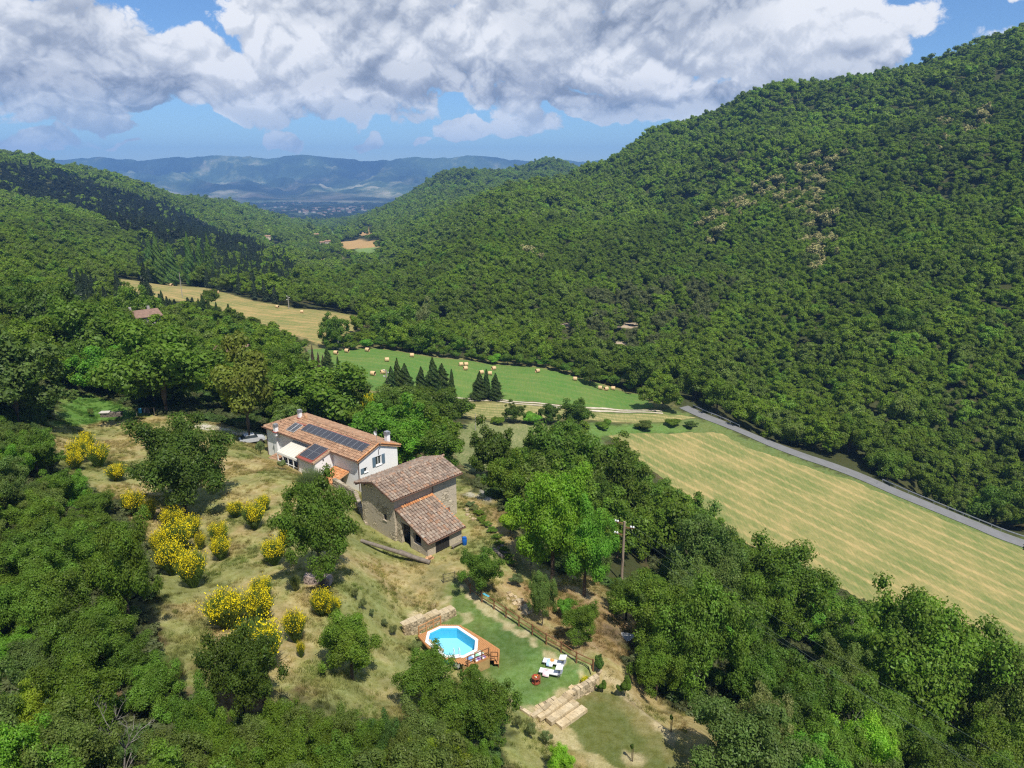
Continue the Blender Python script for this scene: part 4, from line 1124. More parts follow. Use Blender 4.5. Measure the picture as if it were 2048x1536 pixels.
# ------------------------------------------------------------------ trees that can be told apart
trnd = random.Random(5)
NAMEDXY = []
def ptree(u, vt, vb, w, key, label, lod='mid', kind='broadleaf_tree', cat='tree', group=None, meshes=None, frac=0.92, dy=0.0):
    x, y, z = hit(u, vb)
    if dy: y += dy; x = x * y / (y - dy); z = z_at(x, y)
    a, yy, zz = ray(u, vt)
    ztop = CAM_H + zz / yy * y
    d = proj(x, y, z)[2]
    return tree((x, y, z), max(1.0, (ztop - z) * 1.05), w / 2 * d / F, key, kind, label, cat, group, lod, trnd, frac, meshes=meshes)
LINDEN = [crown_mesh('crown_leaves', crown_data(610, 40, 12000, 0.045, lr=(0.2, 0.34), zr=1.1), LEAF)]
NAMED = [
 (40, 665, 850, 200, 'olive', 'big brown-green oak at the left edge above the small bright lawn', 'mid'),
 (190, 592, 752, 170, 'oak', 'large dark green tree behind the bright lawn in the upper left', 'mid'),
 (215, 690, 792, 105, 'bright', 'bright green tree standing at the back edge of the small lawn', 'mid'),
 (105, 560, 700, 120, 'dark', 'tall dark tree left of the hidden stone house', 'mid'),
 (335, 640, 828, 200, 'oak', 'broad tall oak beside the clothes line behind the meadow', 'mid'),
 (285, 629, 760, 170, 'oak', 'leafy oak hiding the lower part of the stone house', 'mid'),
 (500, 685, 885, 140, 'linden', 'yellow-green flowering linden at the left end of the white farmhouse', 'mid'),
 (655, 728, 872, 185, 'mid', 'broad olive-green tree right behind the farmhouse ridge', 'mid'),
 (580, 725, 850, 110, 'oak', 'dark tree squeezed between the linden and the broad tree', 'mid'),
 (722, 770, 868, 90, 'dark', 'small dark tree behind the farmhouse beside the yellow broom', 'mid'),
 (820, 842, 935, 110, 'bright', 'bright green bushy tree just right of the farmhouse gable', 'mid'),
 (880, 855, 945, 90, 'mid', 'leafy green tree above the barn roof', 'mid'),
 (795, 768, 850, 110, 'olive', 'grey-green round tree under the conifers behind the farmhouse', 'mid'),
 (850, 768, 852, 110, 'dark', 'dark round tree under the conifers left of the white track', 'mid'),
 (900, 778, 850, 95, 'dark', 'dark green rounded tree at the start of the white track', 'mid'),
 (372, 838, 1032, 205, 'dark', 'broad dark green oak alone in the meadow left of the farmhouse', 'near'),
 (645, 945, 1172, 150, 'oak', 'tall open oak in the meadow in front of the farmhouse', 'near'),
 (705, 1228, 1358, 118, 'mid', 'small fruit tree alone on the dry meadow above the bottom thicket', 'near'),
 (490, 1245, 1440, 150, 'dark', 'dark dense tree at the lower edge of the meadow beside yellow broom', 'near'),
 (265, 1030, 1265, 135, 'oak', 'tall dark green tree at the left edge of the broom meadow', 'near'),
 (858, 1298, 1425, 118, 'mid', 'green leafy tree touching the pool deck at lower left', 'near'),
 (905, 1370, 1490, 115, 'oak', 'grey-green tree below the pool deck', 'near'),
 (975, 1350, 1495, 110, 'oak', 'dark green tree next to the stone edging of the lower lawn', 'near'),
 (962, 1092, 1192, 92, 'mid', 'rounded fig tree at the start of the wooden fence', 'near'),
 (1085, 1140, 1247, 55, 'olive', 'slim yellow-green pear tree outside the wooden fence', 'near'),
 (1163, 1205, 1287, 82, 'mid', 'low round leafy tree on the bare slope beyond the fence', 'near'),
 (1105, 930, 1165, 150, 'acacia', 'tall bright green acacia right of the barn', 'near'),
 (1168, 1008, 1192, 118, 'bright', 'bright green acacia leaning towards the wooden power pole', 'near'),
 (985, 850, 965, 95, 'dark', 'dark oak behind the barn at the edge of the speckled plot', 'mid'),
 (1012, 905, 1005, 85, 'mid', 'green tree over the gravel path behind the barn', 'mid'),
 (1085, 900, 1010, 90, 'oak', 'grey-green tree between the gravel path and the bright acacia', 'mid'),
 (1150, 858, 1000, 140, 'mid', 'broad tree at the upper end of the tree belt by the hay field', 'mid'),
 (1235, 905, 1060, 120, 'dark', 'dark tree on the edge of the hay field in the upper belt', 'mid'),
 (1330, 985, 1130, 140, 'oak', 'rounded tree along the hay field behind the power pole', 'mid'),
 (1395, 1010, 1215, 165, 'olive', 'large grey-green tree right of the power pole', 'near'),
 (1545, 1072, 1290, 200, 'mid', 'large deep green tree in the middle of the belt against the hay field', 'near'),
 (1390, 1150, 1400, 190, 'oak', 'big dark oak right of the ash heap', 'near'),
 (1312, 1268, 1400, 105, 'mid', 'leafy green tree between the fence corner and the big oak', 'near'),
 (1500, 1280, 1440, 150, 'oak', 'oak in the shade of the lower belt', 'near'),
 (1665, 1290, 1450, 125, 'olive', 'pale green tree in front of the dark hollow', 'near'),
 (1830, 1185, 1480, 250, 'mid', 'largest tree of the belt reaching over the hay field edge', 'near'),
 (1995, 1285, 1540, 170, 'olive', 'thin dry-topped tree at the lower right edge', 'near'),
 (1708, 1425, 1590, 115, 'lime', 'fresh yellow-green young tree at the bottom right', 'near'),
 (1520, 1385, 1540, 110, 'grey', 'silver-grey leaved tree at the lower lawn edge', 'near'),
 (1120, 1490, 1560, 60, 'lime', 'small bright green shrub tree at the bottom edge below the lower lawn', 'near'),
 (1252, 1160, 1240, 80, 'oak', 'dark tree hiding the foot of the wooden power pole', 'near'),
 (1200, 1082, 1150, 60, 'olive', 'olive-green bush tree behind the power pole', 'mid'),
 (850, 605, 690, 52, 'grey', 'silvery poplar rising behind the long hedge of the bale field', 'mid'),
 (938, 660, 697, 26, 'grey', 'small pointed grey-green tree by the far grey road', 'mid'),
 (672, 630, 698, 60, 'oak', 'round green tree at the left end of the long hedge', 'mid'),
 (790, 615, 690, 90, 'oak', 'broad tree left of the silvery poplar', 'mid'),
 (1180, 728, 770, 50, 'dark', 'dark round tree at the right end of the bale field', 'mid'),
 (1325, 775, 818, 40, 'mid', 'low round tree where the track meets the road', 'mid'),
 (1027, 806, 846, 38, 'dark', 'leftmost dark bush of the row below the white track', 'mid'),
 (1100, 806, 848, 48, 'dark', 'middle dark round tree of the row below the white track', 'mid'),
 (1150, 798, 862, 66, 'dark', 'tallest dark round tree of the row below the white track', 'mid'),
]
for u, vt, vb, w, key, label, lod in NAMED:
    if key == 'linden':
        t = ptree(u, vt, vb, w, key, label, lod, meshes=LINDEN)
    else:
        t = ptree(u, vt, vb, w, key, label, lod)
NB = [(995, 835, 850, 40, 'mid'), (1065, 826, 848, 48, 'bright'), (1210, 840, 858, 40, 'mid'), (1290, 842, 858, 46, 'olive'), (1345, 838, 852, 40, 'mid'), (1380, 842, 856, 34, 'olive')]
for i, (u, vt, vb, w, key) in enumerate(NB):
    ptree(u, vt, vb, w, key, ['low green hedge bush left of the dark bush below the track', 'bright green hedge bush between two dark bushes below the track', 'low scrub bush right of the tallest dark tree', 'olive scrub bush on the grass strip left of the road end', 'green scrub bush near the road end of the grass strip', 'last olive scrub bush before the road'][i],
          meshes=BUSHM, kind='hedge_bush', cat='bush', group='hedge bushes below the white track', frac=0.95)
NAMEDXY += [(o.location.x, o.location.y, o.children[1].scale.x) for o in COL.objects if o.get('category') == 'tree' and o.type == 'EMPTY']
# hedge along the top of the bale field
HED = [hit(u, v) for u, v in ((655, 702), (745, 700), (850, 712), (1000, 731), (1150, 756), (1275, 786))]
hed_e = 0
for i in range(len(HED) - 1):
    a, b = Vector(HED[i]), Vector(HED[i + 1]); n = max(1, int((b - a).length / 4.6))
    for j in range(n):
        p = a.lerp(b, (j + .5) / n); p.y += 3.0 + trnd.uniform(-.8, .8); p.x += trnd.uniform(-1, 1)
        hed_e += 1
        tree((p.x, p.y, z_at(p.x, p.y)), trnd.uniform(3.6, 5.2), trnd.uniform(3.0, 3.8), trnd.choice(['mid', 'mid', 'oak', 'bright']), 'hedge_bush', 'rounded green bush of the long hedge along the top of the bale field', 'bush', 'bushes of the long field hedge', 'mid', trnd, 0.97, meshes=BUSHM)

# conifers
CONS = [(784, 730, 806, 34, 0), (797, 717, 806, 36, 1), (814, 724, 808, 38, 0), (843, 735, 806, 34, 1), (866, 716, 806, 42, 0), (886, 728, 806, 38, 1), (904, 739, 800, 15, 2), (957, 746, 799, 32, 0), (973, 737, 797, 16, 2), (991, 745, 800, 33, 1),
        (656, 697, 740, 20, 1), (677, 711, 745, 9, 2), (695, 723, 745, 10, 1), (462, 607, 668, 16, 2), (478, 618, 665, 13, 2), (447, 620, 668, 10, 2), (412, 585, 655, 22, 1), (400, 597, 650, 12, 2), (425, 600, 660, 14, 2), (436, 606, 662, 12, 2),
        (322, 470, 545, 26, 1), (345, 482, 550, 30, 1), (302, 478, 545, 28, 1), (380, 470, 545, 22, 1), (400, 475, 548, 20, 1), (420, 472, 550, 22, 1), (290, 565, 620, 18, 1), (258, 568, 620, 20, 1), (240, 563, 618, 18, 1), (305, 575, 622, 16, 1), (325, 582, 622, 16, 1)]
CL = ['left tip of the dark conifer clump behind the farmhouse', 'tallest of the three left conifers behind the farmhouse', 'right one of the three left conifers behind the farmhouse', 'dark conifer left of the tallest conifer on the bale field edge', 'tallest dark conifer on the bale field edge behind the farmhouse',
      'dark conifer just right of the tallest one on the bale field edge', 'thin cypress at the right end of the conifer clump', 'wide dark conifer, left of three alone by the white track', 'thin cypress between two wide conifers by the white track', 'wide dark conifer, right of three alone by the white track',
      'small dark conifer at the left edge of the bale field', 'very thin small cypress at the left edge of the bale field', 'short conifer beside the leftmost near bale', 'tallest slim cypress against the golden far field', 'second slim cypress against the golden far field', 'slim small cypress left of the tallest slim cypress',
      'tall dark conifer at the left end of the cypress row before the golden field', 'thin dry conifer in the cypress row before the golden field', 'dark narrow cypress in the row before the golden field', 'narrow cypress right in the row before the golden field',
      'tall blue-grey cedar in the woods beyond the golden field', 'spreading grey cedar beside the tall cedar beyond the golden field', 'dark cedar left of the tall cedar beyond the golden field', 'dark fir in the fir stand right of the cedars', 'second dark fir in the stand right of the cedars', 'third dark fir in the stand right of the cedars',
      'dark conifer just above the hidden stone house roof', 'conifer behind the left part of the stone house roof', 'conifer left above the stone house roof', 'conifer right above the stone house roof', 'small conifer right of the stone house roof']
for (u, vt, vb, w, kd), lb in zip(CONS, CL):
    x, y, z = hit(u, vb)
    if vt < 490: x, y, z = PY(u, 545, 440); z = z_at(x, y)
    a, yy, zz = ray(u, vt); h = CAM_H + zz / yy * y - z; d = proj(x, y, z)[2]
    conifer((x, y, z), h, w * d / F * 1.1, 'pine' if kd != 1 or vt > 500 else 'blue', 'cypress_tree' if kd == 2 else 'conifer_tree', lb, 'conifers and cypresses of the valley', CYP if kd == 2 else PINE[len(lb) % 3])
# brown dead conifers at the left end of the bale field
for i, (u, vt, w) in enumerate(((603, 682, 16), (615, 690, 16), (627, 684, 16), (638, 700, 16), (647, 706, 12))):
    x, y, z = hit(u, 738); a, yy, zz = ray(u, vt); h = CAM_H + zz / yy * y - z
    e = empty('dry_conifer', (x, y, z), i); tag(e, 'brown half dead conifer in the clump at the left end of the bale field', 'tree', 'brown dead conifers')
    t = obj('trunk', DEADT[i % 2], e); t.scale = (3.4, 3.4, h * 1.05)
    c = obj('crown', PINE[1], e); c.scale = (2.6, 2.6, h * 0.9); c.color = (0.15, 0.115, 0.075, 1)

# thickets near the camera and the tree belt down to the field
def near_fill():
    rngn = np.random.default_rng(21)
    out = []
    x, y, r = jitter_points(19, 118, lambda yy_: 1 / 9.5, -1.0, 1.0)
    z = tz(x, y)
    u, v, d = proj(x, y, z + 2.5)
    ok = (u > -130) & (u < 2180) & (v < 1720)
    for poly in CLEAR[:1] + CLEAR[1:7]:
        ok &= poly_sd(x, y, poly) > 2.0
    ok &= ~((x > -45) & (x < 4) & (y > 70) & (y < 118) & (poly_sd(x, y, OPEN) < 3.0))
    x, y, z, u, v, d = x[ok], y[ok], z[ok], u[ok], v[ok], d[ok]
    perm = rngn.permutation(len(x)); x, y, z, u, v, d = (q[perm] for q in (x, y, z, u, v, d))
    chosen = [];
    scrub = (u < 430) | ((v > 1380) & (u < 1100))
    named_xy = [(o.location.x, o.location.y, max(c.scale.x for c in o.children)) for o in COL.objects if o.get('category') == 'tree' and o.type == 'EMPTY' and o.location.y < 125]
    for i in range(len(x)):
        rad = rngn.uniform(1.9, 3.1) if scrub[i] else rngn.uniform(3.1, 5.0)
        if any((x[i] - a) ** 2 + (y[i] - b) ** 2 < ((rad + c) * 0.62) ** 2 for a, b, c in named_xy): continue
        if any((x[i] - a[0]) ** 2 + (y[i] - a[1]) ** 2 < ((rad + a[3]) * (0.54 if scrub[i] else 0.66)) ** 2 for a in chosen): continue
        h = rad * rngn.uniform(1.7, 2.8) if scrub[i] else rad * rngn.uniform(2.0, 2.7)
        xx, yy2, zz2 = x[i:i + 1], y[i:i + 1], z[i:i + 1]
        for it in range(6):
            if blocks(xx, yy2, zz2, h, rad)[0]: h *= 0.8; rad *= 0.9
        if h < 1.5 or blocks(xx, yy2, zz2, h, rad)[0]: continue
        chosen.append((x[i], y[i], z[i], rad, h, u[i], v[i], scrub[i]))
    return chosen
NF = near_fill()
ORD = ['first', 'second', 'third', 'fourth', 'fifth', 'sixth', 'seventh', 'eighth', 'ninth', 'tenth', 'eleventh', 'twelfth', 'thirteenth', 'fourteenth', 'fifteenth', 'sixteenth', 'seventeenth', 'eighteenth', 'nineteenth', 'twentieth']
for i, (x, y, z, rad, h, u, v, s_) in enumerate(NF):
    nz = float(fbm(np.array(x / 9.0), np.array(y / 9.0 + 3), 2))
    if s_:
        key = trnd.choice(['mid', 'mid', 'bright', 'olive', 'yellow']) if nz > 0 else trnd.choice(['mid', 'mid', 'olive', 'oak', 'bright'])
        if v > 1400 and 500 < u < 1100: key = trnd.choice(['olive', 'mid', 'olive', 'yellow'])
        lab, grp = ('broadleaf sapling crowded in the green thicket on the left slope', 'saplings of the left thicket') if u < 430 else ('broadleaf sapling in the thicket along the bottom edge', 'saplings of the bottom thicket')
        tree((x, y, z), h, rad, key, 'thicket_tree', lab, 'tree', grp, 'near', trnd, 0.96)
    else:
        key = trnd.choice(['mid', 'oak', 'mid', 'bright', 'dark', 'olive'])
        tree((x, y, z), h, rad, key, 'broadleaf_tree', 'broadleaf tree in the wooded belt between the garden and the hay field', 'tree', 'trees of the belt below the garden', 'near' if y < 85 else 'mid', trnd, 0.92)

BOT = [(440, 1425, 1560, 90, 'mid'), (400, 1370, 1530, 100, 'oak'), (520, 1440, 1570, 95, 'olive'), (560, 1400, 1545, 90, 'mid'), (605, 1415, 1555, 85, 'olive'), (650, 1435, 1565, 90, 'oak'), (690, 1405, 1550, 80, 'olive'), (735, 1440, 1570, 90, 'mid'), (775, 1430, 1560, 80, 'blue'), (810, 1455, 1580, 90, 'olive'), (850, 1470, 1590, 90, 'yellow'), (905, 1480, 1600, 95, 'yellow'), (960, 1490, 1600, 80, 'mid'), (590, 1470, 1620, 110, 'mid'), (700, 1475, 1630, 110, 'mid'), (480, 1480, 1630, 110, 'oak')]
for u, vt, vb, w, key in BOT:
    ptree(u, vt, vb, w, key, 'broadleaf sapling in the thicket along the bottom edge', 'near', 'thicket_tree', 'tree', 'saplings of the bottom thicket', frac=.97)
# nearest trees of the woods as individuals
for i in indiv:
    x, y, z = WX[i], WY[i], WZ[i]; h = HT[i]; r = RAD[i]
    if any((x - o[0]) ** 2 + (y - o[1]) ** 2 < (r * 0.5 + o[2] * 0.5) ** 2 for o in NAMEDXY): continue
    if U[i] > 1330: lab, grp = 'broadleaf tree on the lower slope just beyond the road', 'trees just beyond the road'
    elif U[i] > 900: lab, grp = 'broadleaf tree of the wooded belt behind the barn', 'trees of the belt behind the barn'
    else: lab, grp = 'broadleaf tree in the wood behind and left of the farmhouse', 'trees of the wood behind the farmhouse'
    e = tree((x, y, z), h, r, 'oak', 'broadleaf_tree', lab, 'tree', grp, 'mid', trnd, 0.92)
    e.children[1].color = (TINT[i][0], TINT[i][1], TINT[i][2], 1)

# ------------------------------------------------------------------ far mountains and settlements on the plain
def mountains():
    prof = np.array([(-600, 306), (-200, 302), (0, 305), (30, 306), (60, 314), (100, 317), (200, 321), (262, 313), (345, 322), (400, 315), (440, 313), (520, 310), (570, 316), (640, 310), (700, 317), (745, 320), (800, 319), (850, 314), (880, 318), (935, 310), (1000, 316), (1060, 321), (1100, 318), (1150, 321), (1200, 322), (1400, 318), (1800, 316), (2700, 320)], float)
    ss = np.linspace(-1.2, 1.2, 900)
    uu = 1024 + ss * F * 0.965
    vr = np.interp(uu, prof[:, 0], prof[:, 1])
    b = (768 - vr) / F
    qr = (-ST + b * CT) / (CT + b * ST)
    t = np.linspace(0, 1, 150)
    S, T = np.meshgrid(ss, t); QR = np.broadcast_to(qr, S.shape)
    Y = 6300 + 3600 * T
    n1 = 1 - np.abs(fbm(S * 13, T * 3.0, 5)) * 2.0
    n2 = 1 - np.abs(fbm(S * 24 + 4, T * 5 + 9, 3)) * 2.0
    base = -0.0385
    shape = T ** 1.15
    q = base + (QR - base) * shape * (0.50 + 0.50 * np.clip(n1, 0, 1) ** 1.6) + 0.0045 * n2 * np.sin(T * math.pi)
    lim = QR - 0.0004
    ridge = sstep(T, 0.86, 0.97)
    q = q * (1 - ridge) + (QR + 0.0036 * fbm(S * 60, T * 3, 4)) * ridge
    q = np.minimum(q, lim + 0.001)
    Z = CAM_H + q * Y
    Z[0] -= 60
    V = np.stack([S * Y, Y, Z], -1).reshape(-1, 3)
    V = np.concatenate([V, np.stack([ss * 10800, np.full(900, 10800.0), CAM_H + qr * 9900 - 500], -1)])
    ii = np.arange(151 * 900).reshape(151, 900)
    Q = np.stack([ii[:-1, :-1], ii[:-1, 1:], ii[1:, 1:], ii[1:, :-1]], -1).reshape(-1, 4)
    m, k, out = material('mountain_woods')
    geo = k.n('ShaderNodeNewGeometry')
    n = k.noise(geo.outputs['Position'], 0.0022, 6.0, 0.65); nn = k.noise(geo.outputs['Position'], 0.012, 4.0, 0.6)
    zz = k.n('ShaderNodeSeparateXYZ', ins={0: geo.outputs['Position']}).outputs[2]
    low = k.mapr(zz, -190.0, 40.0, 1.0, 0.0)
    f = k.math('ADD', n.outputs[0], k.math('MULTIPLY', nn.outputs[0], 0.25))
    f = k.math('ADD', f, k.math('MULTIPLY', low, 0.14))
    c = k.ramp(f, [(0.50, (0.03, 0.05, 0.025)), (0.68, (0.055, 0.085, 0.035)), (0.76, (0.13, 0.15, 0.07)), (0.86, (0.30, 0.27, 0.17))])
    nb = k.noise(geo.outputs['Position'], 0.0007, 3.0, 0.5); c = k.vmath('SCALE', c, scale=k.mapr(nb.outputs[0], 0.42, 0.6, 0.35, 1.35)).outputs[0]  # broad dark patches: cloud shadows painted into the mountain colour
    bs = k.n('ShaderNodeBsdfDiffuse', ins={'Color': c}); k.t.links.new(bs.outputs[0], out.inputs[0])
    o = obj('mountains', mesh_np('mountains', V, Q, (m,), smooth=True))
    tag(o, 'long blue mountain range along the horizon', kind='structure')
mountains()
# clumps of trees, towns and farms on the plain, each far below counting size
def plain_town():
    rg = np.random.default_rng(3)
    wallm = surf_mat('far_render', (0.50, 0.45, 0.38), 0.9, 0.1); roofm = surf_mat('far_roof', (0.30, 0.19, 0.14), 0.9, 0.1)
    mb = MB(); mr = MB()
    for cx, cy_, n, sp in ((640, 424, 34, 34), (700, 418, 26, 40), (560, 405, 22, 45), (690, 392, 26, 30), (640, 387, 16, 25), (560, 416, 14, 60), (760, 397, 18, 60), (480, 402, 12, 30)):
        for i in range(n):
            u = cx + rg.normal() * sp; v = cy_ + rg.normal() * 3.2
            x, y, z = hit(u, v, 2600)
            if y < 2700: continue
            s = 8 + rg.random() * 9; h = 5 + rg.random() * 4; r = rg.random() * 3
            mb.box((x, y, z + h / 2), (s * 1.5, s, h), r); mr.box((x, y, z + h + 1), (s * 1.6, s * 1.1, 2), r)
    a = mb.build('distant_town', wallm); tag(a, 'pale specks of towns and farms on the far plain', kind='stuff')
    b = mr.build('roofs', roofm, a); b['kind'] = 'stuff'
    n = 5200
    yy = np.sqrt(rg.random(n) * (6300 ** 2 - 2700 ** 2) + 2700 ** 2); ss = -0.42 + 0.5 * rg.random(n); x = ss * yy
    ok = fbm(x / 160, yy / 260, 3) + rg.normal(size=n) * 0.25 > 0.05; x, yy = x[ok], yy[ok]; n = len(x)
    sc_ = np.stack([12 + 26 * rg.random(n)] * 3, -1) * (1.6, 1, 0.35)
    scatter_object('plain_woods', np.stack([x, yy, tz(x, yy)], -1), sc_, np.stack([0 * x, 0 * x, 6 * rg.random(n)], -1), np.full(n, 5) + rg.integers(0, 4, n), np.concatenate([np.tile((0.045, 0.07, 0.03), (n, 1)) * (0.8 + 0.5 * rg.random((n, 1))), np.ones((n, 1))], 1), PROTO, 'hedgerows and copses scattered over the far plain')
plain_town()
# ------------------------------------------------------------------ farmhouse and barn
def tile_material(name, cols, dirty=0.4, lichen=0.0):
    m, k, out = material(name)
    lv = k.n('ShaderNodeAttribute', attribute_name='lv')
    geo = k.n('ShaderNodeNewGeometry')
    c = k.ramp(lv.outputs['Fac'], [(i / (len(cols) - 1), c) for i, c in enumerate(cols)])
    n = k.noise(geo.outputs['Position'], 1.1, 5.0, 0.65); n2 = k.noise(geo.outputs['Position'], 7.0, 3.0, 0.6)
    c = k.mix(k.math('MULTIPLY', k.mapr(n.outputs[0], 0.45, 0.68), dirty), c, (0.10, 0.085, 0.065))
    if lichen: c = k.mix(k.math('MULTIPLY', k.mapr(n2.outputs[0], 0.52, 0.66), lichen), c, (0.42, 0.40, 0.36))
    b = k.n('ShaderNodeBsdfPrincipled', ins={'Base Color': c, 'Roughness': 0.9}); b.inputs['Specular IOR Level'].default_value = 0.15
    k.t.links.new(b.outputs[0], out.inputs[0])
    return m
TILE_NEW = tile_material('terracotta_tiles', [(0.28, 0.165, 0.10), (0.36, 0.21, 0.13), (0.42, 0.26, 0.16), (0.33, 0.19, 0.115), (0.48, 0.34, 0.23)], 0.35)
TILE_OLD = tile_material('weathered_tiles', [(0.19, 0.135, 0.10), (0.29, 0.20, 0.145), (0.24, 0.175, 0.13), (0.36, 0.28, 0.21), (0.33, 0.185, 0.11), (0.44, 0.38, 0.31)], 0.45, 0.55)
TILE_ORANGE = tile_material('orange_tiles', [(0.42, 0.17, 0.07), (0.56, 0.26, 0.11), (0.50, 0.22, 0.09), (0.62, 0.36, 0.19)], 0.25)
UNDER = surf_mat('shaded_channel_tiles', (0.16, 0.085, 0.055), 0.95, 0.3, 2.0)
def plaster(name, base, stain, streak=0.3):
    m, k, out = material(name)
    geo = k.n('ShaderNodeNewGeometry'); pos = geo.outputs['Position']
    n = k.noise(pos, 0.6, 5.0, 0.6)
    mp = k.n('ShaderNodeMapping', ins={'Vector': pos}); mp.inputs['Scale'].default_value = (3.0, 3.0, 0.35)
    s = k.noise(mp.outputs[0], 1.5, 4.0, 0.6)
    c = k.mix(k.math('MULTIPLY', k.mapr(n.outputs[0], 0.45, 0.75), streak), base, stain)
    c = k.mix(k.math('MULTIPLY', k.mapr(s.outputs[0], 0.52, 0.75), streak * 0.8), c, stain)
    b = k.n('ShaderNodeBsdfPrincipled', ins={'Base Color': c, 'Roughness': 0.9}); b.inputs['Specular IOR Level'].default_value = 0.2
    bp = k.n('ShaderNodeBump', ins={'Strength': 0.25, 'Distance': 0.02, 'Height': n.outputs[0]}); k.set(b, 'Normal', bp.outputs[0])
    k.t.links.new(b.outputs[0], out.inputs[0]); return m
WHITE = plaster('white_render', (0.84, 0.83, 0.82), (0.72, 0.69, 0.65), 0.25)
def rubble_wall(name, stone, joint, plast=0.0, pcol=(0.45, 0.40, 0.33), scale=2.6, dark=1.0):
    m, k, out = material(name)
    geo = k.n('ShaderNodeNewGeometry'); pos = geo.outputs['Position']
    mp = k.n('ShaderNodeMapping', ins={'Vector': pos}); mp.inputs['Scale'].default_value = (1.0, 1.0, 1.9)
    v = k.n('ShaderNodeTexVoronoi', feature='DISTANCE_TO_EDGE', ins={'Vector': mp.outputs[0], 'Scale': scale})
    v2 = k.n('ShaderNodeTexVoronoi', feature='F1', ins={'Vector': mp.outputs[0], 'Scale': scale})
    rnd = k.n('ShaderNodeSeparateColor', ins={0: v2.outputs['Color']}).outputs[0]
    sc = k.vmath('SCALE', stone, scale=k.mapr(rnd, 0.0, 1.0, 0.6, 1.35)).outputs[0]
    edge = k.mapr(v.outputs['Distance'], 0.02, 0.10)
    c = k.mix(edge, joint, sc)
    n = k.noise(pos, 0.45, 5.0, 0.65); nf = k.noise(pos, 6.0, 4.0, 0.6)
    pm = k.mapr(n.outputs[0], 0.60 - plast * 0.25, 0.66 - plast * 0.25)
    pc = k.mix(k.mapr(nf.outputs[0], 0.35, 0.65), pcol, tuple(x * 0.72 for x in pcol))
    c = k.mix(k.math('MULTIPLY', pm, 1.0 if plast else 0.0), c, pc)
    b = k.n('ShaderNodeBsdfPrincipled', ins={'Base Color': c, 'Roughness': 0.95}); b.inputs['Specular IOR Level'].default_value = 0.1
    h = k.math('MULTIPLY', edge, k.math('SUBTRACT', 1.0, pm)) if plast else edge
    bp = k.n('ShaderNodeBump', ins={'Strength': 0.8, 'Distance': 0.06, 'Height': k.math('ADD', h, k.math('MULTIPLY', nf.outputs[0], 0.3))}); k.set(b, 'Normal', bp.outputs[0])
    k.t.links.new(b.outputs[0], out.inputs[0]); return m
BARNWALL = rubble_wall('barn_rubble_wall', (0.54, 0.46, 0.34), (0.22, 0.18, 0.12), 0.75, (0.54, 0.46, 0.35), 1.5)
DRYWALL = rubble_wall('dry_stone_wall', (0.42, 0.37, 0.29), (0.10, 0.085, 0.06))
DARKIN = surf_mat('dark_interior', (0.03, 0.027, 0.024), 1.0, 0.2)
WOOD_OLD = surf_mat('old_grey_timber', (0.24, 0.20, 0.16), 0.9, 0.35, 3.0)
WOOD_BEAM = surf_mat('dark_timber', (0.12, 0.08, 0.05), 0.9, 0.3, 3.0)
BLUEPAINT = surf_mat('blue_grey_paint', (0.14, 0.21, 0.27), 0.6, 0.15, 4.0)
COPPER = surf_mat('brown_gutter', (0.16, 0.09, 0.06), 0.5, 0.2, 3.0)
WHITEPAINT = surf_mat('white_paint', (0.80, 0.80, 0.78), 0.5, 0.05, 3.0)
CREAMPAINT = surf_mat('cream_canvas', (0.60, 0.57, 0.48), 0.7, 0.05, 3.0)
REDBROWN = surf_mat('red_sheeting', (0.33, 0.085, 0.06), 0.6, 0.15, 3.0)
RUST = surf_mat('rusty_sheet', (0.20, 0.095, 0.06), 0.85, 0.35, 2.0)
GLASSD = surf_mat('window_glass', (0.04, 0.05, 0.055), 0.12, 0.1, 1.0, spec=0.8)
STEEL = surf_mat('grey_steel', (0.45, 0.46, 0.47), 0.4, 0.1, 2.0, metallic=0.5)
IRON = surf_mat('dark_iron', (0.05, 0.045, 0.04), 0.7, 0.2, 4.0)

def tiles_on(name, parent, mat, o, ex, ey, W, L, sp=0.3, ln=0.42, clip=None, seed=0, orange=None):
    """barrel tiles over a sloping plane: origin o, ex along the eave, ey up the slope (unit vectors)"""
    rg = np.random.default_rng(seed)
    o = np.array(o, float); ex = np.array(ex, float); ey = np.array(ey, float); ez = np.cross(ex, ey)
    nx_, ny_ = max(1, int(W / sp)), max(1, int(L / ln)); sx = W / nx_; ly = L / ny_
    arc = np.array([(-0.40, 0.0), (-0.24, 0.26), (0.0, 0.34), (0.24, 0.26), (0.40, 0.0)])
    V = []; Fq = []; lv = []; b = 0
    colbias = rg.normal(size=nx_) * 0.05
    for i in range(nx_):
        for j in range(ny_):
            cx, y0 = (i + 0.5) * sx, j * ly
            if clip is not None and not clip(cx, y0 + ly / 2): continue
            y1 = y0 + ly * 1.12; tw = rg.normal() * 0.02; dz = rg.normal() * 0.012; dx = rg.normal() * 0.012
            for (yy_, sc_, zz_) in ((y0, 1.0, 0.05), (y1, 0.82, 0.0)):
                for ax, az_ in arc: V.append(o + ex * (cx + dx + ax * sx * 1.15 * sc_ + tw * (yy_ - y0)) + ey * yy_ + ez * (az_ * sx * 1.0 * sc_ + zz_ + dz + 0.02))
            for q in range(4): Fq.append((b + q, b + q + 1, b + 5 + q + 1, b + 5 + q))
            v = min(1, max(0, rg.random() * 0.9 + colbias[i]))
            if orange and orange(cx, y0): v = 0.8
            lv += [v] * 4; b += 10
    me = mesh_np(name, np.array(V), np.array(Fq), (mat,), attrs={'lv': ('FACE', 'FLOAT', lv)})
    t = obj(name, me, parent); t['kind'] = 'stuff'
    return t
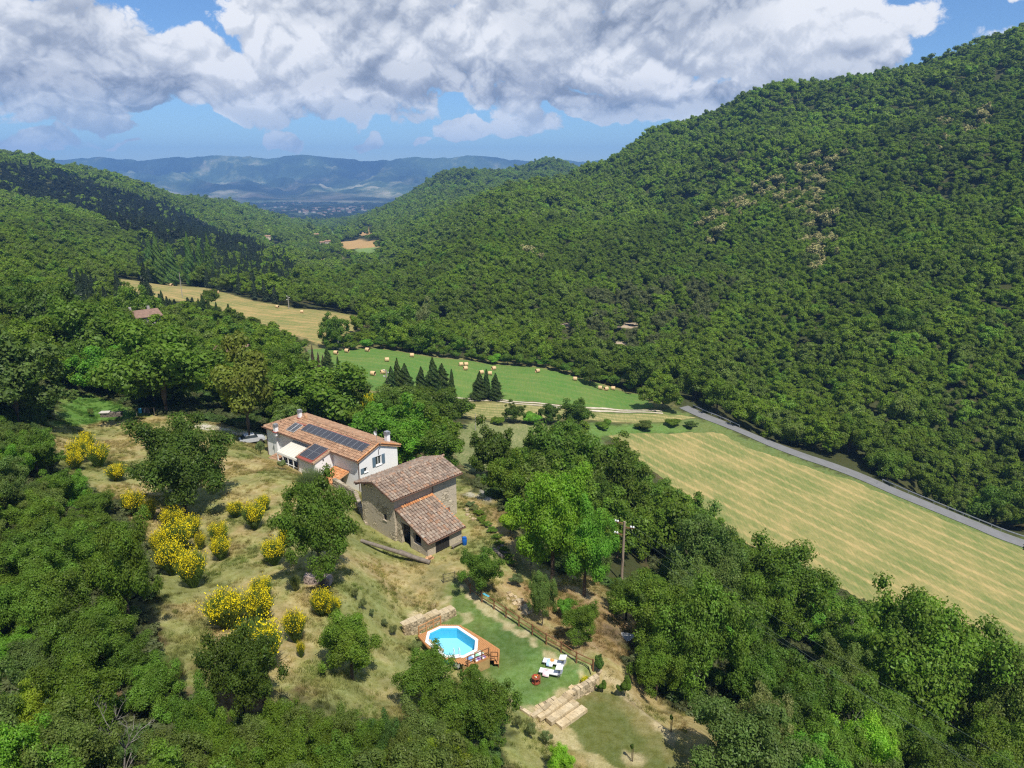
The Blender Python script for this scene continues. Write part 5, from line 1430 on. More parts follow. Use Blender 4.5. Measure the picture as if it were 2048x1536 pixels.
def slab(name, parent, mat, corners, th):
    """roof slab: top polygon corners, thickness downwards"""
    mb = MB(); n = len(corners)
    mb._add([tuple(c) for c in corners] + [(c[0], c[1], c[2] - th) for c in corners], [tuple(range(n)), tuple(reversed(range(n, 2 * n)))] + [(i, i + n, (i + 1) % n + n, (i + 1) % n) for i in range(n)])
    return mb.build(name, mat, parent)
def wall_poly(mb, pts, th, inward):
    """vertical wall: outline pts in order, thickness th towards inward vector"""
    n = len(pts); iv = Vector(inward) * th
    mb._add([Vector(p) for p in pts] + [Vector(p) + iv for p in pts], [tuple(range(n)), tuple(reversed(range(n, 2 * n)))] + [(i, i + n, (i + 1) % n + n, (i + 1) % n) for i in range(n)])
    return mb
def norm3(v):
    v = Vector(v); v.normalize(); return v

PH = 0.67
HL, HW, HE, HR = 23.5, 8.31, 4.93, 6.42
HC, HS = math.cos(PH), math.sin(PH)
HO = Vector((-21.78, 92.66, 0)) + Vector((-HC, HS, 0)) * HL
house = empty('farmhouse', HO, -PH)
tag(house, 'long white two storey farmhouse with terracotta roof, solar panels and blue shutters', 'house')
def hpt(x, y, z): return Vector((x, y, z))
# local frame: x runs towards the gable end, y runs away from the camera
GX0, GX1, WY0, WY1 = 0.35, HL - 0.3, 0.55, HW - 0.5
mb = MB()
wall_poly(mb, [(GX0, WY0, -3.5), (GX1, WY0, -3.5), (GX1, WY0, HE + 0.05), (GX0, WY0, HE + 0.05)], 0.35, (0, 1, 0))
mb.build('wall', WHITE, house)
mb = MB(); wall_poly(mb, [(GX0, WY1, -3.5), (GX1, WY1, -3.5), (GX1, WY1, HE + 0.05), (GX0, WY1, HE + 0.05)], 0.35, (0, -1, 0)); mb.build('wall', WHITE, house)
mb = MB(); wall_poly(mb, [(GX0 + .002, WY0 + .352, -3.5), (GX0 + .002, WY1 - .352, -3.5), (GX0 + .002, WY1 - .352, HE), (GX0 + .002, WY0 + .352, HE)], 0.35, (1, 0, 0)); mb.build('wall', WHITE, house)
# gable wall with two real openings
def gable_wall():
    y0, y1 = WY0 + .351, WY1 - .351; x = GX1; ap = HR - 0.22
    ops = [(3.55, 4.65, 3.05, 4.45), (1.35, 1.95, 2.75, 3.45)]
    zc = lambda y: (HE - 0.1) + (ap - HE + 0.1) * (1 - abs(y - HW / 2) / (HW / 2 - WY0))
    ys = sorted({y0, y1, HW / 2} | {o[0] for o in ops} | {o[1] for o in ops}); mb = MB()
    for a, b in zip(ys[:-1], ys[1:]):
        segs = [-3.5]
        for o in ops:
            if o[0] <= a and b <= o[1]: segs += [o[2], o[3]]
        segs.append(None)
        for i in range(0, len(segs), 2):
            zb = segs[i]; zt0 = segs[i + 1] if segs[i + 1] is not None else zc(a); zt1 = segs[i + 1] if segs[i + 1] is not None else zc(b)
            wall_poly(mb, [(x, a, zb), (x, b, zb), (x, b, zt1), (x, a, zt0)], 0.35, (-1, 0, 0))
    mb.build('gable_wall', WHITE, house)
    for k_, (a, b, z0, z1) in enumerate(ops):
        w = MB().box((x - 0.2, (a + b) / 2, (z0 + z1) / 2), (0.03, b - a - 0.1, z1 - z0 - 0.1)).build('window', GLASSD, house)
        fr = MB()
        for yy_ in (a + .04, b - .04) + (((a + b) / 2,) if k_ == 0 else ()): fr.box((x - 0.16, yy_, (z0 + z1) / 2), (0.06, 0.08, z1 - z0))
        for zz_ in (z0 + .04, z1 - .04): fr.box((x - 0.16, (a + b) / 2, zz_), (0.055, b - a - 0.16, 0.08))
        fr.build('frame', WHITEPAINT, w)
        MB().box((x + 0.04, (a + b) / 2, z0 - 0.04), (0.16, b - a + 0.2, 0.07)).build('sill', WHITE, w)
        sides = ((a - (b - a) * 0.28 - .03, 1), (b + (b - a) * 0.28 + .03, 1)) if k_ == 0 else ((a - 0.33, 1),)
        for yc, _ in sides:
            sw = (b - a) * 0.52 if k_ == 0 else 0.6
            sh = MB().box((x + 0.05, yc, (z0 + z1) / 2), (0.045, sw, z1 - z0 + 0.1)).build('shutter', BLUEPAINT, house)
            sl = MB()
            for q in range(9): sl.box((x + 0.078, yc, z0 + 0.08 + q * (z1 - z0 - .1) / 8.5), (0.015, sw - 0.14, 0.07))
            sl.build('slat', BLUEPAINT, sh)['kind'] = 'stuff'
    MB().box((x + 0.03, HW / 2, HE + 0.15), (0.05, 0.07, 0.85)).build('wall_anchor', IRON, house)
gable_wall()
# roof: near slope, far slope, hip at the left end
HIP = 4.8; ridge_y = HW / 2; sl = math.hypot(ridge_y, HR - HE)
ex = (1, 0, 0); ey = norm3((0, ridge_y, HR - HE))
slab('roof', house, UNDER, [(0, 0, HE), (HL, 0, HE), (HL, ridge_y, HR), (HIP, ridge_y, HR)], 0.16)
slab('roof', house, UNDER, [(HL, HW, HE), (0, HW, HE), (HIP, ridge_y, HR - .002), (HL, ridge_y, HR - .002)], 0.16)
slab('roof', house, UNDER, [(0, HW, HE - .004), (0, 0, HE - .004), (HIP, ridge_y, HR - .004)], 0.16)
tiles_on('roof_tiles', house, TILE_NEW, (0, 0, HE), ex, ey, HL, sl, 0.36, 0.46, lambda x, y: x > y / sl * HIP, 1)
tiles_on('roof_tiles', house, TILE_NEW, (HL, HW, HE), (-1, 0, 0), norm3((0, -ridge_y, HR - HE)), HL, sl, 0.36, 0.46, lambda x, y: x < HL - y / sl * HIP, 2)
hipl = math.hypot(HIP, HR - HE)
tiles_on('roof_tiles', house, TILE_NEW, (0, HW, HE), (0, -1, 0), norm3((HIP, 0, HR - HE)), HW, hipl, 0.36, 0.46, lambda x, y: (y / hipl) * HW / 2 < x < HW - (y / hipl) * HW / 2, 3)
mb = MB(); rr = random.Random(3)
x = HIP
while x < HL - .1:
    mb.tube([(x, ridge_y, HR + 0.06), (x + 0.46, ridge_y, HR + 0.09)], [0.13, 0.15], 8, True, rr.random()); x += 0.42
mb.build('ridge_tiles', TILE_NEW, house)['kind'] = 'stuff'
mb = MB()
for sgn, ya in ((1, 0.0), (-1, HW)):   # verge tiles on the gable edge
    for q in range(11):
        t0, t1 = q / 11, (q + 1.1) / 11
        mb.tube([(HL - .05, ya + sgn * ridge_y * t0, HE + (HR - HE) * t0 + 0.06), (HL - .05, ya + sgn * ridge_y * min(t1, 1), HE + (HR - HE) * min(t1, 1) + 0.09)], [0.13, 0.11], 7, True, rr.random())
mb.build('verge_tiles', TILE_ORANGE, house)['kind'] = 'stuff'
for sgn, ya in ((1, 0.0), (-1, HW)):
    p0 = Vector((HL - 0.08, ya, HE - 0.2)); p1 = Vector((HL - 0.08, ridge_y, HR - 0.2))
    MB().bar(p0, p1, 0.08, 0.22).build('bargeboard', TILE_ORANGE, house)
MB().tube([(0.1, -0.08, HE - 0.02), (HL - .1, -0.08, HE - 0.05)], 0.075, 8).build('gutter', COPPER, house)
MB().tube([(HL - 0.42, -0.08, HE - 0.1), (HL - 0.42, WY0 - 0.08, HE - 0.45), (HL - 0.42, WY0 - 0.08, -0.5)], 0.05, 8).build('downpipe', COPPER, house)
MB().tube([(GX0 + .1, -0.08, HE - 0.1), (GX0 + .1, WY0 - 0.08, HE - 0.45), (GX0 + .1, WY0 - 0.08, -0.5)], 0.05, 8).build('downpipe', COPPER, house)

def on_roof(px, pz=0.0):
    """local point on the near slope: px along, pz metres up the slope"""
    return Vector((px, pz * ey.y, HE + pz * ey.z))
PANEL = surf_mat('solar_cells', (0.05, 0.052, 0.062), 0.35, 0.1, 1.5, spec=0.35)
def solar(parent, o, exv, eyv, w, h, frame=STEEL, label=None):
    o = Vector(o); exv = Vector(exv); eyv = Vector(eyv); n = exv.cross(eyv)
    def q(a, b, c): return o + exv * a + eyv * b + n * c
    mb = MB(); g = 0.03
    mb._add([q(g, g, .10), q(w - g, g, .10), q(w - g, h - g, .10), q(g, h - g, .10), q(g, g, .06), q(w - g, g, .06), q(w - g, h - g, .06), q(g, h - g, .06)], [(0, 1, 2, 3), (7, 6, 5, 4), (0, 4, 5, 1), (1, 5, 6, 2), (2, 6, 7, 3), (3, 7, 4, 0)])
    p = mb.build('solar_panel', PANEL, parent)
    if label: p['label'] = label
    fr = MB()
    fr.bar(q(0, g / 2, .085), q(w, g / 2, .085), .03, .045).bar(q(0, h - g / 2, .085), q(w, h - g / 2, .085), .03, .045).bar(q(g / 2, g, .085), q(g / 2, h - g, .085), .03, .044).bar(q(w - g / 2, g, .085), q(w - g / 2, h - g, .085), .03, .044)
    for i in range(1, 4): fr.bar(q(w * i / 4, g, .101), q(w * i / 4, h - g, .101), .012, .004)
    fr.build('frame', frame, p)
    return p
# measured on the photograph: the long strip runs from 5.9 m to 19.4 m along the ridge
def slope_hit(u, v):
    """local (x, up-slope) where the sight line meets the near roof slope"""
    a, yy, zz = ray(u, v); d = Vector((a, yy, zz))
    R = Matrix.Rotation(PH, 3, 'Z')
    o = R @ (Vector((0, 0, CAM_H)) - HO); dl = R @ d
    nrm = Vector((0, -(HR - HE), ridge_y)); p0 = Vector((0, 0, HE))
    t = (p0 - o).dot(nrm) / dl.dot(nrm); p = o + dl * t
    return p.x, p.y / ey.y
A = slope_hit(500 + 745 / 6.4, 810 + 262 / 6.4); B = slope_hit(500 + 1555 / 6.4, 810 + 515 / 6.4); C_ = slope_hit(500 + 1440 / 6.4, 810 + 597 / 6.4); D_ = slope_hit(500 + 640 / 6.4, 810 + 340 / 6.4)
x0 = (A[0] + D_[0]) / 2; x1 = (B[0] + C_[0]) / 2; s0 = (D_[1] + C_[1]) / 2; s1 = (A[1] + B[1]) / 2
npan = 12; pw_ = (x1 - x0) / npan
for i in range(npan):
    solar(house, on_roof(x0 + i * pw_, s0) + Vector((0, 0, .12)), ex, ey, pw_ - 0.015, s1 - s0)
MB().bar(on_roof(x0, s1 + 0.12) + Vector((0, 0, .13)), on_roof(x1, s1 + 0.12) + Vector((0, 0, .13)), 0.16, 0.05).build('flashing', REDBROWN, house)
A = slope_hit(500 + 585 / 6.4, 810 + 245 / 6.4); B = slope_hit(500 + 692 / 6.4, 810 + 272 / 6.4); C_ = slope_hit(500 + 560 / 6.4, 810 + 365 / 6.4); D_ = slope_hit(500 + 455 / 6.4, 810 + 330 / 6.4)
xa, xb = (A[0] + D_[0]) / 2, (B[0] + C_[0]) / 2; sa, sb = (D_[1] + C_[1]) / 2, (A[1] + B[1]) / 2
for i in range(2):
    solar(house, on_roof(xa + i * (xb - xa) / 2, sa) + Vector((0, 0, .14)), ex, ey, (xb - xa) / 2 - 0.03, sb - sa, WHITEPAINT, 'paler solar collector with a white frame')
MB().bar(on_roof(xa + .2, sb + 0.25) + Vector((0, 0, .13)), on_roof(xb + .6, sb + 0.25) + Vector((0, 0, .13)), 0.45, 0.05).build('flashing', REDBROWN, house)
# chimneys
def chimney(px, py, z0, h, w, capped=True, m=WHITE, label=None):
    c = MB().box((px, py, z0 + h / 2 - .3), (w, w, h + .6)).build('chimney', m, house)
    if label: c['label'] = label
    cp = MB()
    for q in range(3): cp.box((px, py, z0 + h + 0.07 + q * 0.17), (w * (1.3 - q * .08), w * (1.3 - q * .08), 0.07))
    for dx in (-1, 1):
        for dy in (-1, 1): cp.box((px + dx * w * .4, py + dy * w * .4, z0 + h + 0.2), (0.08, 0.08, 0.34))
    cp.build('cap', STEEL if capped else TILE_OLD, c)
    MB().box((px, py, z0 + .05), (w + .3, w + .3, .12)).build('base', REDBROWN, c)
q = slope_hit(500 + 650 / 6.4, 810 + 165 / 6.4); q2 = on_roof(*q); chimney(HIP + .1, ridge_y - .2, HR - .1, 1.0, 0.5)
q = slope_hit(500 + 333 / 6.4, 810 + 345 / 6.4); q2 = on_roof(*q); chimney(q2.x, q2.y, q2.z, 0.9, 0.55)
chimney(HL - 1.6, HW - 1.2, HE + 0.35, 1.35, 0.6)
MB().box((HIP + 1.4, ridge_y, HR + .3), (0.35, 0.35, 0.7)).build('vent', TILE_ORANGE, house)
dish = MB(); dpts = []
for r_, z_ in ((0.02, 0.0), (0.2, 0.03), (0.36, 0.10)): dpts.append((r_, z_))
dv_ = []; df = []
for i, (r_, z_) in enumerate(dpts):
    for j in range(12): dv_.append((r_ * math.cos(j * math.pi / 6), -z_ - 0.0, r_ * math.sin(j * math.pi / 6)))
for i in range(2):
    for j in range(12): df.append((i * 12 + j, i * 12 + (j + 1) % 12, (i + 1) * 12 + (j + 1) % 12, (i + 1) * 12 + j))
dish._add([(v[0] + HL - .5, v[1] + ridge_y - .1, v[2] + HR + 1.55) for v in dv_], df); d_ = dish.build('satellite_dish', WHITEPAINT, house)
MB().tube([(HL - .5, ridge_y, HR - .1), (HL - .5, ridge_y, HR + 2.3)], 0.03, 6).build('mast', STEEL, d_)
for i in range(4): MB().tube([(8 + i * 3.2, ridge_y, HR), (8 + i * 3.2, ridge_y, HR + 0.55)], 0.015, 5).build('lightning_rod', STEEL, house)
# wing with solar panels: sheet roof continuing downwards from the eave
XW0, XW1 = HL - 10.3, HL - 6.05; OUT = 3.06; ZW = 4.05
ut = (ZW - HE - 0.1) / -(OUT + .5)
slab('wing_roof', house, TILE_NEW, [(XW0, -OUT, ZW), (XW1, -OUT, ZW), (XW1, 0.6, HE + .28), (XW0, 0.6, HE + .28)], 0.14)
wey = norm3((0, OUT + .6, HE + .28 - ZW)); wl_ = math.hypot(OUT + .6, HE + .28 - ZW)
tiles_on('wing_tiles', house, TILE_NEW, (XW0, -OUT, ZW), (1, 0, 0), wey, XW1 - XW0, wl_, 0.36, 0.46, lambda x, y: x > XW1 - XW0 - .55 or x < .35 or y > wl_ - .5, 5)
slab('sheeting', house, REDBROWN, [Vector((XW0 + .35, -OUT, ZW + .06)), Vector((XW1 - .5, -OUT, ZW + .06)), Vector((XW1 - .5, -OUT, ZW + .06)) + wey * (wl_ - .5), Vector((XW0 + .35, -OUT, ZW + .06)) + wey * (wl_ - .5)], 0.04)
ww = (XW1 - XW0 - 1.0) / 2; hh_ = (wl_ - .9) / 2
for i in range(2):
    for j in range(2):
        solar(house, Vector((XW0 + .42 + i * ww, -OUT, ZW + .08)) + wey * (.45 + j * (hh_ + .05)), (1, 0, 0), wey, ww - .02, hh_)
mb = MB(); wall_poly(mb, [(XW1 - .2, -OUT + .35, -3.5), (XW1 - .2, WY0 - .002, -3.5), (XW1 - .2, WY0 - .002, HE + .0), (XW1 - .2, -OUT + .35, ZW - .08)], 0.3, (-1, 0, 0)); mb.build('wing_wall', WHITE, house)
mb = MB(); wall_poly(mb, [(XW0 + .2, -OUT + .352, -3.5), (XW1 - .501, -OUT + .352, -3.5), (XW1 - .501, -OUT + .352, ZW - .08), (XW0 + .2, -OUT + .352, ZW - .08)], 0.3, (0, 1, 0)); mb.build('wing_wall', WHITE, house)
MB().tube([(XW0, -OUT - .06, ZW - .05), (XW1, -OUT - .06, ZW - .08)], 0.06, 7).build('gutter', COPPER, house)
MB().tube([(XW0 + .1, -OUT - .02, ZW - .1), (XW0 + .1, -OUT + .25, ZW - .4), (XW0 + .1, -OUT + .25, 0)], 0.045, 7).build('downpipe', COPPER, house)
MB().box((XW1 - .16, -1.2, 4.0), (0.08, 0.2, 0.2)).build('wall_lamp', IRON, house)
# veranda with cream roof and glazed white frame
XV0, XV1 = HL - 15.7, XW0 - .02; OV = 2.6
ver = slab('veranda_roof', house, CREAMPAINT, [(XV0, -OV, 3.35), (XV1, -OV, 3.35), (XV1, WY0 - .01, 4.25), (XV0, WY0 - .01, 4.25)], 0.10)
rb = MB()
for i in range(9):
    xx = XV0 + .05 + i * (XV1 - XV0 - .1) / 8; rb.bar((xx, -OV, 3.38), (xx, WY0 - .05, 4.28), 0.05, 0.04)
rb.build('ribs', WHITEPAINT, ver)['kind'] = 'stuff'
vf_ = MB(); vf_.bar((XV0, -OV + .05, 3.15), (XV1, -OV + .05, 3.15), 0.14, 0.22)
for i in range(5):
    xx = XV0 + .08 + i * (XV1 - XV0 - .16) / 4; vf_.box((xx, -OV + .05, 1.3), (0.12, 0.12, 3.6))
vf_.bar((XV0, -OV + .05, 2.0), (XV1, -OV + .05, 2.0), 0.07, 0.07)
for xx in (XV0 + .07,): vf_.box((xx, -1.2, 1.6), (0.1, 0.1, 3.4)); vf_.bar((xx, -OV, 3.2), (xx, WY0, 3.9), .1, .14)
vf_.build('veranda_frame', WHITEPAINT, house)
for i in range(4):
    xa_ = XV0 + .08 + i * (XV1 - XV0 - .16) / 4; wd = (XV1 - XV0 - .16) / 4
    MB().box((xa_ + wd / 2, -OV + .05, .95), (wd - .12, 0.02, 2.0)).build('glass_pane', GLASSD, house)
# small annex roof left of the veranda and white wall piece
slab('annex_roof', house, TILE_NEW, [(XV0 - 3.0, -2.4, 1.45), (XV0 - .15, -2.4, 1.45), (XV0 - .15, 0.3, 2.0), (XV0 - 3.0, 0.3, 2.0)], .12)
tiles_on('annex_tiles', house, TILE_NEW, (XV0 - 3.0, -2.4, 1.45), (1, 0, 0), norm3((0, 2.7, .55)), 2.85, 2.75, 0.36, 0.46, None, 8)
MB().box((XV0 - 1.5, -1.1, -.3), (2.5, 2.2, 3.3)).build('annex_wall', WHITE, house)
MB().box((GX0 + 2.9, WY0 - .2, 2.6), (0.8, 0.4, 3.6)).build('wall_buttress', WHITE, house)
# porch with orange tiles beside the gable corner
XP0, XP1 = HL - 6.0, HL - 2.6; OP = 2.6
slab('porch_roof', house, TILE_ORANGE, [(XP0, -OP, 1.65), (XP1, -OP, 1.65), (XP1, WY0 - .02, 2.55), (XP0, WY0 - .02, 2.55)], .12)
tiles_on('porch_tiles', house, TILE_ORANGE, (XP0, -OP, 1.65), (1, 0, 0), norm3((0, OP + WY0, .9)), XP1 - XP0, math.hypot(OP + WY0, .9), 0.3, 0.45, None, 9)
pm_ = MB().box((XP1 - .12, -OP + .15, .2), (0.14, 0.14, 2.8)).box((XP1 - 1.3, -OP + .5, .3), (0.12, .5, 2.2)); pm_.build('porch_post', WOOD_BEAM, house)
MB().box(((XP0 + XP1) / 2 - .6, -1.2, .2), (2.2, 2.3, 2.5)).build('porch_wall', plaster('porch_render', (0.55, 0.48, 0.42), (0.4, 0.33, 0.27)), house)

# ---- barn
BP = 0.82; BL, BW, BE, BR = 11.64, 8.02, 5.96, 7.21
BO = Vector((-14.43, 77.98, 0)); Lb = Vector((math.cos(BP), math.sin(BP), 0)); Wb = Vector((-math.sin(BP), math.cos(BP), 0))
barn = empty('stone_barn', BO, BP)
tag(barn, 'old rubble stone barn with weathered brown tile roof and lower lean-to', 'barn')
by = BW / 2; bs = math.hypot(by, BR - BE)
slab('roof', barn, UNDER, [(0, 0, BE), (BL, 0, BE), (BL, by, BR), (0, by, BR)], 0.14)
slab('roof', barn, UNDER, [(BL, BW, BE), (0, BW, BE), (0, by, BR - .003), (BL, by, BR - .003)], 0.14)
orng = lambda x, y: y < 0.5 and random.random() < 0.25
tiles_on('roof_tiles', barn, TILE_OLD, (0, 0, BE), (1, 0, 0), norm3((0, by, BR - BE)), BL, bs, 0.42, 0.48, None, 11, orng)
tiles_on('roof_tiles', barn, TILE_OLD, (BL, BW, BE), (-1, 0, 0), norm3((0, -by, BR - BE)), BL, bs, 0.42, 0.48, None, 12)
mb = MB(); x = 0
while x < BL - .1:
    mb.tube([(x, by, BR + 0.06), (x + 0.48, by, BR + 0.1)], [0.15, 0.17], 8, True, rr.random() * .9); x += 0.44
mb.build('ridge_tiles', TILE_OLD, barn)['kind'] = 'stuff'
bx0, bx1, b0_, b1_ = 0.75, BL - 0.55, 0.75, BW - 0.5
zr_ = lambda y: BE + (BR - BE) * (1 - abs(y - by) / by) - 0.16
mb = MB()
# left gable wall with a small square window
def gable_barn(xp, inward, ops, name):
    ys = sorted({b0_, b1_, by} | {o[0] for o in ops} | {o[1] for o in ops}); mb = MB()
    for a, b in zip(ys[:-1], ys[1:]):
        segs = [-3.0]
        for o in ops:
            if o[0] <= a and b <= o[1]: segs += [o[2], o[3]]
        segs.append(None)
        for i in range(0, len(segs), 2):
            zb = segs[i]; t0 = segs[i + 1] if segs[i + 1] is not None else zr_(a); t1 = segs[i + 1] if segs[i + 1] is not None else zr_(b)
            wall_poly(mb, [(xp, a, zb), (xp, b, zb), (xp, b, t1), (xp, a, t0)], 0.5, inward)
    mb.build(name, BARNWALL, barn)
gable_barn(bx0, (1, 0, 0), [(2.35, 2.95, 2.25, 3.1)], 'gable_wall')
w = MB().box((bx0 + .3, 2.65, 2.67), (0.03, .6, .85)).build('window', DARKIN, barn)
gb = MB()
for i in range(3): gb.box((bx0 + .12, 2.5 + i * .15, 2.67), (0.03, 0.03, .85))
gb.box((bx0 + .121, 2.65, 2.67), (.03, .6, .03)); gb.build('window_bars', IRON, w); MB().box((bx0 - .04, 2.65, 2.22), (.12, .8, .07)).build('sill', BARNWALL, w)
gable_barn(bx1, (-1, 0, 0), [], 'gable_wall')
mb = MB(); wall_poly(mb, [(bx0 + .502, b0_, -3), (bx1 - .502, b0_, -3), (bx1 - .502, b0_, zr_(b0_)), (bx0 + .502, b0_, zr_(b0_))], .5, (0, 1, 0)); mb.build('side_wall', BARNWALL, barn)
mb = MB(); wall_poly(mb, [(bx0 + .502, b1_, -3), (bx1 - .502, b1_, -3), (bx1 - .502, b1_, zr_(b1_)), (bx0 + .502, b1_, zr_(b1_))], .5, (0, -1, 0)); mb.build('side_wall', BARNWALL, barn)
for y in (.4, 2.1, 4.0, 5.9, 7.6):
    MB().box((0.42, y, zr_(y) - .08), (0.85, .16, .16)).build('purlin', WOOD_BEAM, barn)
MB().tube([(0.1, -.06, BE - .02), (BL - .1, -.06, BE - .06)], 0.07, 7).build('gutter', COPPER, barn)
MB().tube([(6.95, -.06, BE - .1), (6.95, b0_ - .09, BE - .5), (6.95, b0_ - .09, 4.5)], 0.05, 7).build('downpipe', COPPER, barn)
# lean-to
LX0, LX1, LO, LZT, LZL = 0.75, 6.85, 5.5, 4.45, 1.95
lty = norm3((0, LO + .7, LZT - LZL)); ltl = math.hypot(LO + .7, LZT - LZL)
slab('lean_to_roof', barn, UNDER, [(LX0, -LO, LZL), (LX1, -LO, LZL), (LX1, .72, LZT), (LX0, .72, LZT)], .12)
tiles_on('lean_to_tiles', barn, TILE_OLD, (LX0, -LO, LZL), (1, 0, 0), lty, LX1 - LX0, ltl, 0.42, 0.48, lambda x, y: y < ltl - .4 and x < LX1 - LX0 - .2, 13, lambda x, y: (abs(x - 3.4 + (y - 2.6) * .12) < .25 and 1.2 < y < 4.2 and random.random() < .7))
tiles_on('lean_to_edge_tiles', barn, TILE_ORANGE, Vector((LX0 + 1.0, -LO, LZL)) + lty * (ltl - .45), (1, 0, 0), lty, LX1 - LX0 - 1.2, .42, 0.34, 0.42, None, 14)
tiles_on('lean_to_edge_tiles', barn, TILE_ORANGE, Vector((LX1 - .34, -LO, LZL + .03)), (1, 0, 0), lty, .34, ltl, 0.34, 0.46, None, 15)
lz = lambda y: LZL + (LZT - LZL) * (y + LO) / (LO + .72) - .14
lx0 = LX0 + .28; ly0 = -LO + .45
mb = MB()   # left wall of the lean-to: pier, door opening, pier, opening, pier
ops_ = [(-1.9, -0.15, 0.0, 2.9), (-3.9, -2.45, 0.95, 2.3)]
ys = sorted({ly0, b0_ - .002} | {o[0] for o in ops_} | {o[1] for o in ops_})
for a, b in zip(ys[:-1], ys[1:]):
    op = next((o for o in ops_ if o[0] <= a and b <= o[1]), None)
    if op:
        if op[2] > 0: wall_poly(mb, [(lx0, a, -2.5), (lx0, b, -2.5), (lx0, b, op[2]), (lx0, a, op[2])], .4, (1, 0, 0))
        t0, t1 = min(op[3], lz(a) - .1), min(op[3] , lz(b) - .1)
        wall_poly(mb, [(lx0, a, t0), (lx0, b, t1), (lx0, b, lz(b)), (lx0, a, lz(a))], .4, (1, 0, 0))
    else: wall_poly(mb, [(lx0, a, -2.5), (lx0, b, -2.5), (lx0, b, lz(b)), (lx0, a, lz(a))], .4, (1, 0, 0))
mb.build('lean_to_wall', BARNWALL, barn)
mb = MB(); wall_poly(mb, [(lx0 + .402, ly0, -2.5), (LX1 - .3, ly0, -2.5), (LX1 - .3, ly0, lz(ly0)), (lx0 + .402, ly0, lz(ly0))], .4, (0, 1, 0)); mb.build('lean_to_wall', BARNWALL, barn)
mb = MB(); wall_poly(mb, [(LX1 - .3, ly0 + .402, -2.5), (LX1 - .3, b0_ - .002, -2.5), (LX1 - .3, b0_ - .002, lz(b0_)), (LX1 - .3, ly0 + .402, lz(ly0 + .4))], .4, (-1, 0, 0)); mb.build('lean_to_wall', BARNWALL, barn)
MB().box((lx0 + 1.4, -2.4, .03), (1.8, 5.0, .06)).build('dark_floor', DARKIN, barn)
MB().tube([(LX0, -LO - .05, LZL - .04), (LX1, -LO - .05, LZL - .08)], 0.06, 7).build('gutter', COPPER, barn)
gt = MB()
for i in range(6): gt.box((2.3 + i * .42, ly0 - .08, .75), (.035, .035, 1.5))
gt.box((3.35, ly0 - .08, 1.45), (2.2, .04, .06)); gt.box((3.35, ly0 - .081, .2), (2.2, .04, .06)); gt.build('iron_gate', IRON, barn)
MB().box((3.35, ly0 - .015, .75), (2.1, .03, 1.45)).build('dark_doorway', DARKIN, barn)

# things round the barn
def wpt(x, y, z=None):
    p = BO + Lb * x + Wb * y
    return (p.x, p.y, z_at(p.x, p.y) if z is None else z)
BLUEP = surf_mat('blue_plastic', (0.005, 0.10, 0.42), 0.4, 0.08, 2.0, spec=0.5)
p = P(929, 1089, 0); brl = empty('barrel', (p[0], p[1], z_at(p[0], p[1])))
tag(brl, 'bright blue plastic barrel at the right corner of the lean-to', 'barrel')
MB().tube([(0, 0, 0.0), (0, 0, .05), (0, 0, .28), (0, 0, .33), (0, 0, .62), (0, 0, .67), (0, 0, .9), (0, 0, .95)], [.27, .30, .30, .315, .315, .30, .30, .27], 20).build('body', BLUEP, brl, True)
MB().tube([(0, 0, .95), (0, 0, .99)], [.26, .26], 20).build('lid', BLUEP, brl)
be = empty('bench', wpt(5.4, -LO - .35), BP); tag(be, 'long low grey plank bench along the lean-to wall beside the blue barrel', 'bench')
MB().box((0, 0, .42), (2.5, .36, .07)).build('seat', WOOD_OLD, be)
for sx in (-1, 1): MB().box((sx * 1.05, 0, .19), (.09, .3, .38)).build('leg', WOOD_OLD, be)
sh = obj('corrugated_sheet', None) if False else MB().box((0, 0, .75), (1.0, .05, 1.7)).build('rusty_sheet', RUST)
q = BO + Lb * 9.3 + Wb * (b0_ - .42); sh.location = (q.x, q.y, .02); sh.rotation_euler = (math.radians(-17), 0, BP); tag(sh, 'rust brown sheet leaning against the barn side wall', 'sheet')
st_ = empty('tile_stack', wpt(0.7, -LO - .1), BP); tag(st_, 'stack of spare pale orange roof tiles at the corner of the lean-to', 'tile stack')
rr = random.Random(8); proto_t = None
for j in range(4):
    for i in range(7 - j):
        mbt = MB(); V_ = []; n5 = 5
        for yy_ in (-.22, .22):
            for t in range(n5): a = math.pi * t / (n5 - 1); V_.append((math.cos(a) * .11, yy_, math.sin(a) * .09))
        mbt._add(V_, [(t, t + 1, n5 + t + 1, n5 + t) for t in range(n5 - 1)])
        if proto_t is None: t_ = mbt.build('roof_tile', TILE_ORANGE, st_); proto_t = t_.data
        else: t_ = obj('roof_tile', proto_t, st_)
        t_.location = (-.7 + i * .24 + j * .12 + rr.uniform(-.03, .03), rr.uniform(-.12, .12), .02 + j * .1); t_.rotation_euler = (rr.uniform(-.1, .1), 0, rr.uniform(-.15, .15))
hd = {'TILE': proto_t}
